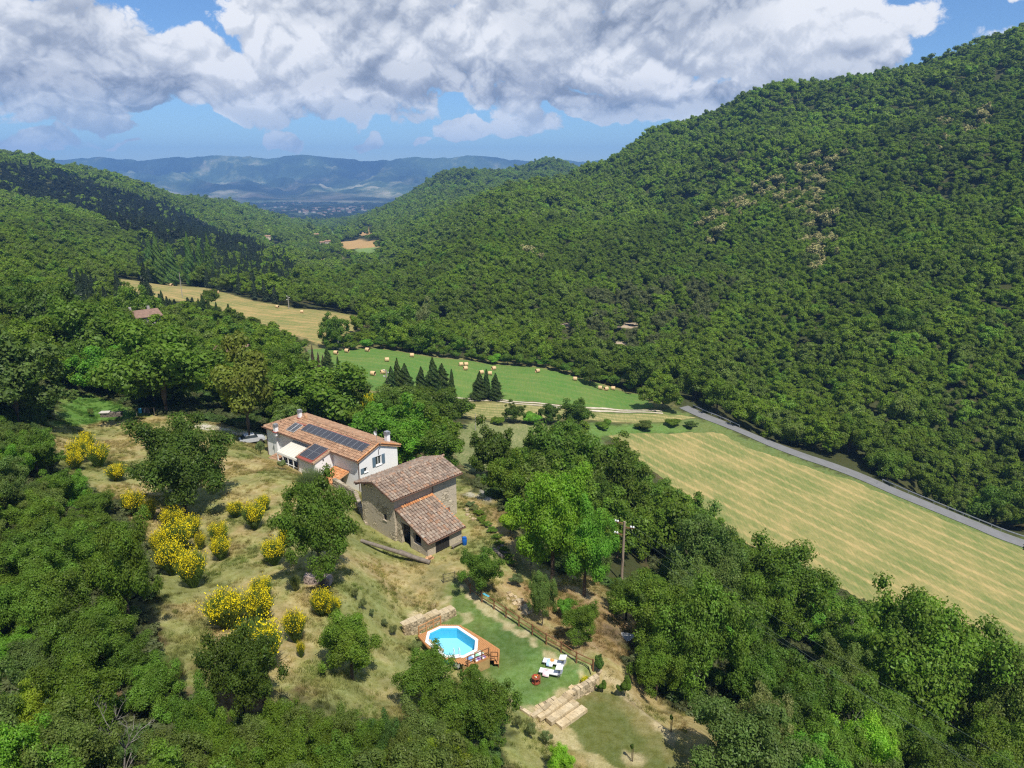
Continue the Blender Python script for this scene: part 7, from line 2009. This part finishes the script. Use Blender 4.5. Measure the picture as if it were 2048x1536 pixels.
stones_scatter('stones', [(1035, 1205), (1045, 1218), (1020, 1190), (1052, 1228)], 40, 6, .45, 'loose pale stones on the bank beyond the fence', seed=2)
stones_scatter('rubble', [(948, 1040), (940, 1030), (935, 1020)], 16, 4, .4, 'loose white rubble beside the barn wall', seed=3)
stones_scatter('boulders', [(1030, 1190), (1400, 1400), (1195, 1345), (1150, 1378), (1170, 1362)], 20, 5, .5, 'scattered lumps of pale limestone along the terraces', seed=4)
x, y, z = hit(637, 1165); hp_ = rubble_row('woodpile', [(x - 1.3, y, z), (x + 1.2, y - .3, z)], .9, .8, .2, surf_mat('cut_wood', (.50, .40, .34), .9, .4, 6.0, color2=(.25, .18, .15)), None, None, seed=9); tag(hp_, 'heap of cut firewood under the tall oak in the meadow', kind='stuff')
# bales
BALES = [(672, 706), (694, 702), (735, 700), (704, 738), (746, 748), (766, 745), (774, 720), (824, 711), (922, 729), (932, 729), (931, 737), (963, 745), (980, 747), (987.5, 737), (1075, 742), (1150, 758), (1200.6, 776), (1212, 778), (1226, 777),
         (425, 583), (435, 584), (343, 569), (194, 562), (555, 613), (604, 623), (640, 666)]
BLAB = ['bale at the far left of the green field under the power pole', 'second bale from the left along the top of the green field', 'bale under the hedge, third along the top of the green field', 'bale half hidden by the treetop at the left of the green field', 'lowest bale on the left part of the green field', 'bale close right of the lowest left bale',
        'lone bale in the upper middle left of the green field', 'bale near the hedge in the upper middle of the green field', 'upper left bale of the cluster of three', 'upper right bale of the cluster of three', 'lower bale of the cluster of three', 'bale just above the left cypress of the trio', 'bale between the thin cypress and the right conifer of the trio', 'bale above and right of the cypress trio',
        'lone bale right of the cypress trio near the hedge', 'bale on the pale patch right of centre in the green field', 'left bale of the three at the right end of the green field', 'middle bale of the three at the right end of the green field', 'right bale of the three at the right end of the green field',
        'left bale of the pair on the upper golden field', 'right bale of the pair on the upper golden field', 'bale at the top middle of the upper golden field', 'leftmost bale on the upper golden field', 'bale beside the pole on the upper golden field', 'bale near the right end of the upper golden field', 'bale beside the trees between the two bale fields']
bale_m = tile_material('straw', [(.50, .34, .17), (.66, .47, .26), (.58, .40, .21)], .15)
bme = None
for (u, v), lb in zip(BALES, BLAB):
    x, y, z = hit(u, v + 3.5); R_ = .70
    if bme is None:
        mb = MB(); mb.tube([(-.68, 0, 0), (-.66, 0, 0), (-.3, 0, 0), (.3, 0, 0), (.66, 0, 0), (.68, 0, 0)], [R_ * .9, R_ * .98, R_, R_ * 1.01, R_ * .98, R_ * .9], 18); mb.fa = [rr.random() for _ in mb.fa]
        o = mb.build('straw_bale', bale_m, None, True); bme = o.data
    else: o = obj('straw_bale', bme)
    o.location = (x, y, z + R_ + .05); o.rotation_euler = (0, rr.uniform(-.05, .05), rr.uniform(-.5, .5)); sc_ = 1.0 if y < 330 else 1.15; o.scale = (sc_,) * 3
    tag(o, 'round straw ' + lb, 'straw bale', 'round straw bales on the fields')
# power poles and wires
POLEW = surf_mat('brown_pole_timber', (.34, .26, .19), .9, .2, 2.0)
def power_pole(u, vt, vb, label, arms=True, r=.14, dist=None, detailed=False):
    x, y, z = hit(u, vb)
    a, yy, zz = ray(u, vt); h = CAM_H + zz / yy * y - z
    e = empty('power_pole', (x, y, z)); tag(e, label, 'power pole', 'poles of the valley power line')
    MB().tube([(0, 0, -.3), (0, 0, h)], [r * 1.2, r * .85], 8).build('pole', POLEW if detailed else surf_mat('pale_pole', (.38, .35, .31), .9), e)
    tips = []
    if arms:
        for s, dz in ((-1, .25), (1, .75), (-1, 1.9)):
            L_ = 1.3 if detailed else 1.0
            dv2 = Vector((.93, -.36, 0)) * s
            p0 = Vector((0, 0, h - dz)); p1 = p0 + dv2 * L_
            ar = MB().bar(p0, p1, .10, .10).bar(p0 - Vector((0, 0, .28)), p1, .05, .05).build('crossarm', surf_mat('rusty_arm', (.30, .17, .07), .8, .3) if detailed else WOOD_OLD, e)
            for q in (0, 1):
                c = p1 - dv2 * (.12 + q * .32)
                MB().tube([c, c + Vector((0, 0, .10)), c + Vector((0, 0, .13)), c + Vector((0, 0, .27))], [.03, .05, .14, .10], 8).build('insulator', WHITEPAINT, ar)
            tips.append(e.location + p1 + Vector((0, 0, .22)))
    return e, tips
pp, tips = power_pole(1243, 1043, 1165, 'tall wooden power pole with three arms of white insulators in the tree belt', True, .17, None, True)
power_pole(677, 664, 700, 'power pole at the left end of the green bale field', True, .16)
power_pole(775, 740, 790, 'power pole left of the conifer clump behind the farmhouse', True, .16)
power_pole(578, 592, 618, 'pale power pole on the upper golden field', True, .16)
power_pole(951, 827, 862, 'thin bare pole standing in the plot behind the garden trees', False, .08)
power_pole(365, 545, 596, 'slim pale pole in front of the upper golden field', False, .13)
power_pole(728, 610, 642, 'small pole at the right end of the upper golden field', False, .13)
wire_m = surf_mat('power_wire', (.10, .13, .10), .5, .1)
ends = [Vector(P(2110, 1640, -4)), Vector(P(2200, 1628, -4)), Vector(P(2020, 1570, -5))]
for tp_, en, lb in zip(tips, ends, ('power wire from the upper left arm down to the lower right corner', 'power wire from the right arm down to the lower right corner', 'lowest power wire running from the pole to the lower right corner')):
    pts = []
    for i in range(25):
        t = i / 24; q = tp_.lerp(en, t); q.z -= 1.2 * 4 * t * (1 - t) * .35; pts.append(q - tp_)
    o = MB().tube(pts, .012, 5, False).build('power_wire', wire_m, None, False, tp_); tag(o, lb, 'wire', 'wires of the valley power line')
UNDER2 = surf_mat('old_brown_roof', (0.30, 0.19, 0.14), 0.95, 0.4, 1.5)
# far houses among the trees
def small_house(u, v, w, l, h, rot, roof, wall, label, y=None, name='stone_house', off=0.0):
    x, y_, z = hit(u, v) if y is None else PY(u, v, y)
    z = z + off
    e = empty(name, (x, y_, z), rot); tag(e, label, 'house')
    rise = w * .18
    mb = MB(); mb._add([(-l / 2, -w / 2, -2), (l / 2, -w / 2, -2), (l / 2, w / 2, -2), (-l / 2, w / 2, -2), (-l / 2, -w / 2, h), (l / 2, -w / 2, h), (l / 2, w / 2, h), (-l / 2, w / 2, h), (-l / 2, 0, h + rise - .1), (l / 2, 0, h + rise - .1)], [(3, 2, 1, 0), (0, 1, 5, 4), (2, 3, 7, 6), (1, 2, 6, 9, 5), (3, 0, 4, 8, 7)]); mb.build('wall', wall, e)
    o_ = .5
    for s in (-1, 1):
        a = [(-l / 2 - o_, s * (w / 2 + o_), h - .15), (l / 2 + o_, s * (w / 2 + o_), h - .15), (l / 2 + o_, 0, h + rise), (-l / 2 - o_, 0, h + rise)]
        slab('roof', e, roof, a if s < 0 else a[::-1], .15)
    MB().box((-l * .2, w * .1, h + rise + .2), (.6, .6, 1.4)).build('chimney', wall, e)
    MB().box((l * .3, w * .05, h + rise + .2), (.6, .6, 1.2)).build('chimney', wall, e)
    for i in range(3):
        MB().box((-l / 3 + i * l / 3, -w / 2 - .02, h * .6), (.9, .06, 1.2)).build('window', DARKIN, e)
    return e
x, y, z = PY(272, 618, 190)
small_house(276, 620, 7, 9, 3.0, .75, UNDER2, plaster('grey_render', (.36, .33, .30), (.28, .25, .22)), 'grey stone house with brown roof half hidden in the trees of the upper left', 190, off=-4.3)
x, y, z = PY(462, 678, 170)
small_house(462, 680, 5, 7, 2.2, .2, UNDER2, plaster('grey_render2', (.40, .35, .30), (.3, .26, .22)), 'small hut whose weathered tile roof just shows above the trees', 170, off=-4.3)
OR_ = surf_mat('farm_roof', (.36, .21, .13), .9, .1); CR_ = surf_mat('farm_wall', (.55, .46, .36), .9, .1)
for (u, v, y_, lb) in ((632, 468, 1300, 'cream farmhouse on the far green slope in the valley'), (535, 472, 1150, 'orange roofed house on the far left slope of the valley'), (655, 482, 1100, 'small far house by the pale lane in the valley'), (645, 484, 1120, 'second small far house by the valley lane'), (580, 516, 760, 'white house among trees in the middle of the valley'), (553, 500, 820, 'grey house beside the yellow slope in the valley')):
    small_house(u, v, 6, 8, 4.0, .4, OR_, CR_, lb, y_, 'far_house', -4)
# woodpile with tarp, clothes line, small things on the left lawn
x, y, z = hit(222, 833); wpil = empty('log_stack', (x, y, z), .1); tag(wpil, 'stack of firewood under a pale tarpaulin on the bright lawn', 'log stack')
rubble_row('logs', [(-1.6, 0, 0), (1.8, 0, 0)], .8, .9, .2, WOOD_OLD, None, None, seed=12, parent=wpil)['kind'] = 'stuff'
MB().box((-.9, 0, .88), (1.7, 1.2, .1)).build('tarpaulin', surf_mat('pale_tarp', (.62, .58, .52), .8, .2), wpil)
x, y, z = hit(292, 833); cl = empty('clothes_line', (x, y, z)); tag(cl, 'clothes line between posts with dark and blue clothes behind the meadow', 'clothes line')
for s in (-1.6, 1.6): MB().box((s, 0, .85), (.07, .07, 1.7)).build('post', WOOD_OLD, cl)
MB().bar((-1.6, 0, 1.6), (1.6, 0, 1.6), .02, .02).build('line', STEEL, cl)
for s, c3, lb in ((-.9, (.05, .30, .55), 'blue shirt hanging on the clothes line'), (-.2, (.03, .035, .05), 'dark trousers hanging on the clothes line'), (.5, (.05, .05, .07), 'dark shirt hanging on the clothes line')):
    o = MB().box((x + s, y, z + 1.1), (.55, .05, .9)).build('garment', surf_mat('garment', c3, .9, .2)); tag(o, lb, 'garment')
# parked pale car showing under the linden
x, y, z = hit(508, 888); car = empty('parked_car', (x - .6, y + .8, z), .5); tag(car, 'pale grey car parked in the shade of the linden beside the farmhouse', 'car')
CARP = surf_mat('pale_car_paint', (.50, .51, .53), .3, .05, spec=.6)
mb = MB()
secs = [(-2.1, .45, .72, .72), (-1.9, .35, .92, .80), (-1.2, .32, 1.0, .84), (.9, .32, .98, .84), (1.8, .34, .82, .80), (2.1, .45, .68, .70)]
V_ = []
for x_, zb, zt, w_ in secs: V_ += [(x_, -w_, zb), (x_, -w_, zt), (x_, w_, zt), (x_, w_, zb)]
mb._add(V_, [(0, 1, 2, 3), (23, 22, 21, 20)] + [(i * 4 + j, i * 4 + (j + 1) % 4, (i + 1) * 4 + (j + 1) % 4, (i + 1) * 4 + j) for i in range(5) for j in range(4)])
mb.build('body', CARP, car)
mb = MB(); mb._add([(-1.7, -.76, .95), (1.0, -.76, .95), (.45, -.64, 1.45), (-1.2, -.64, 1.45), (-1.7, .76, .95), (1.0, .76, .95), (.45, .64, 1.45), (-1.2, .64, 1.45)], [(0, 1, 2, 3), (7, 6, 5, 4), (0, 4, 5, 1), (1, 5, 6, 2), (3, 2, 6, 7), (0, 3, 7, 4)]); mb.build('cabin', GLASSD, car)
MB().box((-.38, 0, 1.47), (1.6, 1.26, .05)).build('roof', CARP, car)
for sx in (-1.3, 1.35):
    for sy in (-.8, .8): MB().tube([(sx, sy - .1, .33), (sx, sy + .1, .33)], .33, 14).build('wheel', IRON, car)
# ------------------------------------------------------------------ broom, garden shrubs, grass
def broom_mesh(seed, nst=1300, nfl=2300):
    rg = np.random.default_rng(seed)
    a = rg.random(nst) * 6.283; tilt = 0.15 + 0.62 * rg.random(nst) ** 0.8; L = 0.65 + 0.4 * rg.random(nst)
    d = np.stack([np.cos(a) * np.sin(tilt), np.sin(a) * np.sin(tilt), np.cos(tilt)], -1)
    b0 = np.stack([np.cos(a) * .12 * rg.random(nst), np.sin(a) * .12 * rg.random(nst), 0 * a + .02], -1)
    tip = b0 + d * L[:, None] + rg.normal(size=(nst, 3)) * .03
    side = np.cross(d, rg.normal(size=(nst, 3))); side /= np.linalg.norm(side, axis=1, keepdims=True)
    w = .011
    mid = (b0 + tip) / 2 + d * .02
    V = np.stack([b0 - side * w, b0 + side * w, mid + side * w * 1.4, tip, mid - side * w * 1.4], 1).reshape(-1, 3)
    Q = np.arange(nst * 5).reshape(nst, 5)
    # small twigs filling the bush
    nt = nst * 3; k = rg.integers(0, nst, nt); t = .35 + .6 * rg.random(nt)
    C = b0[k] + (tip[k] - b0[k]) * t[:, None] + rg.normal(size=(nt, 3)) * .035
    u = d[k] + rg.normal(size=(nt, 3)) * .4; u /= np.linalg.norm(u, axis=1, keepdims=True)
    s2 = np.cross(u, rg.normal(size=(nt, 3))); s2 /= np.linalg.norm(s2, axis=1, keepdims=True)
    V2 = np.stack([C - s2 * .008, C + s2 * .008, C + u * .13], 1).reshape(-1, 3); T2 = np.arange(nt * 3).reshape(nt, 3) + len(V)
    body = mesh_np('stems', np.concatenate([V, V2]), [Q, T2], (LEAF,), attrs={'lv': ('FACE', 'FLOAT', np.concatenate([.7 + .6 * rg.random(nst), .7 + .6 * rg.random(nt)]))})
    sect = rg.random() * 6.28
    kk = rg.integers(0, nst, nfl * 3); tt = .70 + .34 * rg.random(nfl * 3)
    C = b0[kk] + (tip[kk] - b0[kk]) * tt[:, None] + rg.normal(size=(nfl * 3, 3)) * .03
    patch = np.sin(C[:, 0] * 7 + sect) + np.sin(C[:, 1] * 8 + sect * 2) + rg.normal(size=len(C)) * .5
    C = C[(patch + (C[:, 2] - .55) * 3 > .35) & (C[:, 2] > .3)][:nfl]
    N = rg.normal(size=C.shape); N /= np.linalg.norm(N, axis=1, keepdims=True)
    r = rg.normal(size=C.shape); tv = np.cross(N, r); tv /= np.linalg.norm(tv, axis=1, keepdims=True); bv = np.cross(N, tv); s = (.012 + .011 * rg.random(len(C)))[:, None]
    V3 = np.stack([C - tv * s, C - bv * s, C + tv * s, C + bv * s], 1).reshape(-1, 3)
    fl = mesh_np('flowers', V3, np.arange(len(C) * 4).reshape(-1, 4), (YELLOW,), attrs={'lv': ('FACE', 'FLOAT', .75 + .4 * rg.random(len(C)))})
    return body, fl
BROOMS = [broom_mesh(i) for i in range(4)]
BR_PX = [  # u, vtop, vbase, width, flowers 0..1, label
    (176, 865, 912, 34, 1, 'yellow broom at the upper end of the left group behind the dark oak'), (160, 880, 925, 40, 1, 'full yellow broom in the upper left group'), (200, 888, 935, 44, 1, 'widest yellow broom of the upper left group'), (152, 903, 940, 36, 1, 'low yellow broom at the left thicket edge'),
    (235, 930, 962, 40, .7, 'small yellow broom left of the dark oak'), (268, 983, 1030, 46, 1, 'yellow broom under the left side of the dark oak'), (300, 1000, 1040, 34, .9, 'yellow broom right under the dark oak crown'),
    (347, 1015, 1062, 46, .9, 'yellow broom in the shade below the dark oak'), (385, 1030, 1075, 40, .6, 'half flowered broom in front of the dark oak trunk'), (355, 1045, 1105, 70, 1, 'large yellow broom in the middle of the left broom group'),
    (320, 1065, 1110, 36, .9, 'yellow broom at the left of the big broom group'), (345, 1085, 1150, 60, 1, 'tall yellow broom of the lower left broom group'), (388, 1100, 1175, 62, 1, 'large full yellow broom, lowest of the left broom group'), (402, 1065, 1100, 22, .5, 'slim sparse broom between the broom groups'),
    (440, 1045, 1085, 40, .9, 'yellow broom centre left of the tall oak'), (443, 1075, 1120, 40, .8, 'yellow broom below another one left of the tall oak'), (472, 1003, 1035, 34, .7, 'yellow broom at the right edge of the dark oak shade'), (510, 1005, 1058, 46, 1, 'yellow broom alone on the open meadow right of the dark oak'), (529, 990, 1022, 28, 1, 'small bright broom, uppermost on the open meadow'),
    (550, 1080, 1130, 50, 1, 'round yellow broom left of the tall oak'), (574, 1055, 1095, 34, .5, 'broom partly behind the tall oak'), (525, 1157, 1195, 46, .9, 'yellow broom tip above the wide broom group in mid meadow'), (455, 1185, 1255, 86, .6, 'wide grey-green broom with few flowers in mid meadow'), (520, 1180, 1245, 62, 1, 'bright yellow broom right of the wide grey one'),
    (520, 1243, 1345, 104, 1, 'big yellow broom behind the dark bottom tree'), (592, 1222, 1285, 46, 1, 'round yellow broom left of the small fruit tree'), (603, 1283, 1315, 18, .9, 'tiny yellow broom left of the small fruit tree'), (645, 1180, 1232, 44, .9, 'yellow broom left one of the pair below the tall oak'), (667, 1195, 1235, 36, 1, 'yellow broom right one of the pair below the tall oak'),
    (350, 1310, 1372, 48, .05, 'green broom without flowers beside the red-leaved shrub'), (592, 1150, 1182, 22, .02, 'small grey-green broom below the tall oak shade'), (625, 935, 1000, 60, .0, 'feathery green broom behind the top of the tall oak'),
    (742, 792, 876, 34, 1, 'golden flowering broom tree behind the farmhouse roof'), (15, 615, 660, 70, 1, 'yellow flowering broom at the far left edge')]
for i, (u, vt, vb, w, fl, lb) in enumerate(BR_PX):
    x, y, z = hit(u, vb); a, yy, zz = ray(u, vt); h = max(.6, CAM_H + zz / yy * y - z); d = proj(x, y, z)[2]; r = w / 2 * d / F
    e = empty('broom_bush', (x, y, z - .05), trnd.uniform(0, 6)); tag(e, lb, 'broom bush', 'flowering broom bushes')
    b_, f_ = BROOMS[i % 4]
    o = obj('stems', b_, e); o.scale = (r * 1.45, r * 1.45, h * .98); o.color = tinted('grey' if fl < .3 else 'olive', trnd); 
    c = obj('foliage', BUSHM[i % 3], e, (0, 0, h * .36)); c.scale = (r * .66, r * .66, h * .36); c.color = tuple(x_ * .8 for x_ in tinted('olive', trnd)[:3]) + (1,)
    if fl > .15: o = obj('flowers', f_, e); o.scale = (r * 1.5, r * 1.5, h * 1.02)
# lavender and small shrubs
for i, (u, vt, vb, w, key, lb) in enumerate([(1036, 1428, 1460, 22, 'grey', 'first lavender mound along the lawn edging'), (1060, 1440, 1478, 25, 'grey', 'second lavender mound along the lawn edging'), (1092, 1458, 1492, 26, 'grey', 'third lavender mound along the lawn edging'),
        (711, 1175, 1200, 18, 'grey', 'uppermost lavender clump in the row above the pool'), (727, 1195, 1222, 17, 'grey', 'second lavender clump in the row above the pool'), (744, 1215, 1235, 14, 'grey', 'third lavender clump in the row above the pool'), (768, 1236, 1255, 16, 'grey', 'fourth lavender clump in the row above the pool'), (788, 1247, 1272, 22, 'grey', 'fifth lavender clump next to the pool wall'), (832, 1280, 1306, 30, 'grey', 'feathery grey bush against the uphill side of the pool deck'),
        (1035, 1145, 1172, 34, 'grey', 'rounded grey herb bush beyond the top of the fence'), (1020, 1022, 1070, 56, 'lime', 'bright lime green bush beside the garden path'), (1062, 1068, 1130, 66, 'lime', 'lime green bush below the bright acacia'), (1130, 1195, 1235, 44, 'bright', 'small fresh green bush behind the low round tree'),
        (1195, 1305, 1350, 24, 'blue', 'small dark pointed shrub at the fence end'), (1205, 1360, 1385, 22, 'mid', 'low green bush at the corner of the dry stone wall'), (1250, 1350, 1395, 30, 'mid', 'green bush on the bare bank right of the fence end'), (915, 1325, 1340, 18, 'mid', 'small bush with white flowers at the front corner of the deck'),
        (262, 1215, 1260, 60, 'red', 'reddish brown leaved shrub at the thicket edge'), (318, 1300, 1345, 50, 'red', 'red and yellow leaved shrub at the meadow edge'), (945, 1325, 1372, 40, 'oak', 'green shrub below the front of the deck'), (1170, 1355, 1375, 26, 'yellow', 'yellow flowered weeds on the dry stone wall'),
        (182, 815, 834, 14, 'olive', 'tiny sapling on the bright lawn left of the log stack'), (565, 918, 940, 20, 'grey', 'young olive tree on the slope in front of the veranda'), (522, 878, 912, 22, 'grey', 'young olive tree at the left end of the farmhouse')]):
    x, y, z = hit(u, vb); a, yy, zz = ray(u, vt); h = max(.4, CAM_H + zz / yy * y - z); d = proj(x, y, z)[2]; r = w / 2 * d / F
    k_ = 'olive' if key == 'red' else key
    e = tree((x, y, z), h, r, k_, 'olive_sapling' if 'olive' in lb or 'sapling' in lb else 'garden_bush', lb, 'bush', None, 'mid', trnd, .92, meshes=(LAVM if key == 'grey' and i < 10 else BUSHM))
    if key == 'red': e.children[1].color = (.22, .075, .03, 1)
    if 'white flowers' in lb or 'yellow flowered' in lb:
        f_ = obj('flowers', BROOMS[0][1].copy(), e, (0, 0, 0)); f_.data.materials.clear(); f_.data.materials.append(WHITEF if 'white' in lb else YELLOW); f_.scale = (r * 1.3, r * 1.3, h * 1.02)
# bare dead branches poking out of the bottom thicket
for i, (u, vb, h) in enumerate(((215, 1545, 5.0), (250, 1520, 6.0), (430, 1530, 4.5), (440, 1500, 3.5), (245, 1440, 4.2), (1940, 1530, 7.0), (1700, 1470, 6.0), (1690, 1290, 7.5))):
    x, y, z = hit(u, vb + 60); e = obj('dead_tree', DEADT[i % 3], None, (x, y, z), i * 1.3); e.scale = (h * .8, h * .8, h * (.95 if i < 5 else 1.25))
    tag(e, ['grey dead branches at the bottom left corner', 'tall bare branch in the left thicket near the bottom', 'bare grey branches in the bottom thicket', 'thin dead twigs behind the bare bottom branches', 'single dead stem in the left thicket', 'bare topped dead tree at the lower right edge', 'pale dead trunk in the shade of the large belt tree', 'dry grey branches between two trees on the hay field edge'][i], 'dead tree')
# tufts of grass over the near ground
def tuft_mesh(seed, n=26, spread=.22, h=.26):
    rg = np.random.default_rng(seed); a = rg.random(n) * 6.28; r = spread * rg.random(n)
    b = np.stack([np.cos(a) * r, np.sin(a) * r, 0 * a - .02], -1); d = np.stack([np.cos(a) * .45 * rg.random(n), np.sin(a) * .45 * rg.random(n), 1 + 0 * a], -1)
    L = h * (.5 + .7 * rg.random(n)); s = np.stack([-np.sin(a), np.cos(a), 0 * a], -1) * .016
    V = np.stack([b - s, b + s, b + d * L[:, None]], 1).reshape(-1, 3)
    return mesh_np('tuft', V, np.arange(n * 3).reshape(-1, 3), (LEAF_I,), attrs={'lv': ('FACE', 'FLOAT', .7 + .6 * rg.random(n))})
TPROTO = proto_collection('grass_tufts', [tuft_mesh(1), tuft_mesh(2, 34, .3, .2), tuft_mesh(3, 22, .18, .4), tuft_mesh(4, 40, .35, .13)])
def grass():
    rg = np.random.default_rng(5)
    n = 230000; yy = np.sqrt(rg.random(n) * (135 ** 2 - 22 ** 2) + 22 ** 2); ss = -.85 + 1.15 * rg.random(n); x = ss * yy
    cl = fbm(x / 2.2, yy / 2.2, 3) + .5 * fbm(x / .8, yy / .8, 2) + rg.normal(size=n) * .18
    ok = (cl > .12)
    x, yy = x[ok], yy[ok]
    sdo = poly_sd(x, yy, OPEN); s1 = poly_sd(x, yy, LAWN1); s2 = poly_sd(x, yy, LAWN2)
    ok = (sdo < 3.5) & (s1 > .4) & (s2 > .3 + 0 * s2)
    hx = [HO + Vector((HC, -HS, 0)) * a + Vector((HS, HC, 0)) * b for a, b in ((-.5, -3.5), (HL, -3.5), (HL, HW), (-.5, HW))]
    bx = [BO + Lb * a + Wb * b for a, b in ((0, -6), (7, -6), (12, 0), (12, 8.2), (0, 8.2))]
    ok &= (poly_sd(x, yy, hx) > .2) & (poly_sd(x, yy, bx) > .3)
    x, yy = x[ok], yy[ok]; n = len(x); z = tz(x, yy)
    u, v, d = proj(x, yy, z)
    i = np.clip(np.searchsorted(gy, yy) - 1, 0, len(gy) - 2); j = np.clip(((x / yy - gs[0]) / (gs[1] - gs[0])).astype(int), 0, len(gs) - 2)
    c = col[i, j] * (0.75 + .5 * rg.random((n, 1)))
    g = fbm(x / 1.6 + 9, yy / 1.6, 2)[:, None] > .12
    c = np.where(g, c * (.84, .98, .74), c * 1.08)
    sc = (.55 + .8 * rg.random(n))
    scatter_object('meadow_grass', np.stack([x, yy, z], -1), np.stack([sc * 1.1, sc * 1.1, sc * (.45 + .5 * rg.random(n))], -1), np.stack([0 * x, 0 * x, 6.28 * rg.random(n)], -1), rg.integers(0, 4, n), np.concatenate([c, np.ones((n, 1))], 1), TPROTO, 'rough dry grass tufts over the meadow and banks')
    # undergrowth below the near woods
    n = 60000; yy = np.sqrt(rg.random(n) * (150 ** 2 - 18 ** 2) + 18 ** 2); ss = -1.0 + 2.0 * rg.random(n); x = ss * yy
    ok = np.ones(n, bool)
    for poly in CLEAR[:7]: ok &= poly_sd(x, yy, poly) > .5
    ok &= fbm(x / 5, yy / 5, 3) + rg.normal(size=n) * .2 > -.25
    x, yy = x[ok], yy[ok]; z = tz(x, yy); ok = in_view(x, yy, z, 80); x, yy, z = x[ok], yy[ok], z[ok]; n = len(x)
    b = blocks(x, yy, z, np.full(n, 1.4), np.full(n, .8)); x, yy, z = x[~b], yy[~b], z[~b]; n = len(x)
    t = fbm(x / 6, yy / 6, 2)[:, None]
    c = np.where(t > 0, np.array((.085, .14, .035)), np.array((.11, .13, .05))) * (.7 + .6 * rg.random((n, 1)))
    s = .45 + .7 * rg.random(n)
    scatter_object('undergrowth', np.stack([x, yy, z + s * .3], -1), np.stack([s, s, s * .7], -1), np.stack([0 * x, 0 * x, 6.28 * rg.random(n)], -1), 5 + rg.integers(0, 4, n), np.concatenate([c, np.ones((n, 1))], 1), PROTO, 'low undergrowth of brambles and scrub under the near woods')
grass()

# every tree of the shared groups gets the label that finds it: its look, its row and its place in the row
def colour_word(c):
    r, g, b = c[0], c[1], c[2]
    if g > .2: return 'bright green'
    if r / g > .84: return 'olive green'
    if r / g < .62 and g < .16: return 'deep green'
    return 'dark green' if g < .115 else 'mid green'
ROWN = ['farthest', 'second farthest', 'third farthest', 'fourth farthest', 'fifth farthest', 'sixth farthest', 'seventh farthest', 'eighth farthest', 'ninth farthest', 'tenth farthest']
PLACE = {'saplings of the left thicket': ('sapling', 'left thicket', 9), 'trees of the belt below the garden': ('tree', 'belt below the garden', 14), 'saplings of the bottom thicket': ('sapling', 'bottom thicket', 14),
         'trees of the wood behind the farmhouse': ('tree', 'wood behind the farmhouse', 14), 'trees of the belt behind the barn': ('tree', 'belt behind the barn', 9), 'trees just beyond the road': ('tree', 'slope beyond the road', 20), 'bushes of the long field hedge': ('bush', 'long hedge above the bale field', 99),
         'hedge bushes along the garden path': ('low bush', 'hedge by the garden path', 99), 'brown dead conifers': ('half dead brown conifer', 'clump at the bale field edge', 99)}
for g_, (noun, where, per) in PLACE.items():
    T_ = [o for o in COL.objects if o.get('group') == g_]
    if not T_: continue
    uv = {o.name: proj(*o.location)[:2] for o in T_}
    T_.sort(key=lambda o: uv[o.name][1])
    nrow = max(1, round(len(T_) / per)); k_ = math.ceil(len(T_) / nrow)
    for r_ in range(nrow):
        row = sorted(T_[r_ * k_:(r_ + 1) * k_], key=lambda o: uv[o.name][0])
        for i, o in enumerate(row):
            w_ = colour_word(o.children[1].color if len(o.children) > 1 else (.1, .1, .1))
            n_ = ORD[i] if i < 20 else 'twenty-' + ORD[i - 20]
            rw_ = (' in %s row' % ROWN[r_]) if nrow > 1 else ''
            o['label'] = ('%s %s, %s from left%s, %s' % (w_ if 'brown' not in noun else '', noun, n_, rw_, where)).strip()
# haze
def haze(dens):
    m, k, out = material('haze_air')
    v = k.n('ShaderNodeVolumePrincipled')
    v.inputs['Color'].default_value = (0.24, 0.50, 1.0, 1); v.inputs['Density'].default_value = dens; v.inputs['Anisotropy'].default_value = 0.0
    k.t.links.new(v.outputs[0], out.inputs['Volume'])
    mb = MB().box((0, 5800, 60), (28000, 12800, 760))
    o = mb.build('haze', m); tag(o, 'thin blue summer haze between the farm and the mountains', kind='stuff')
    return o
haze(0.00011)
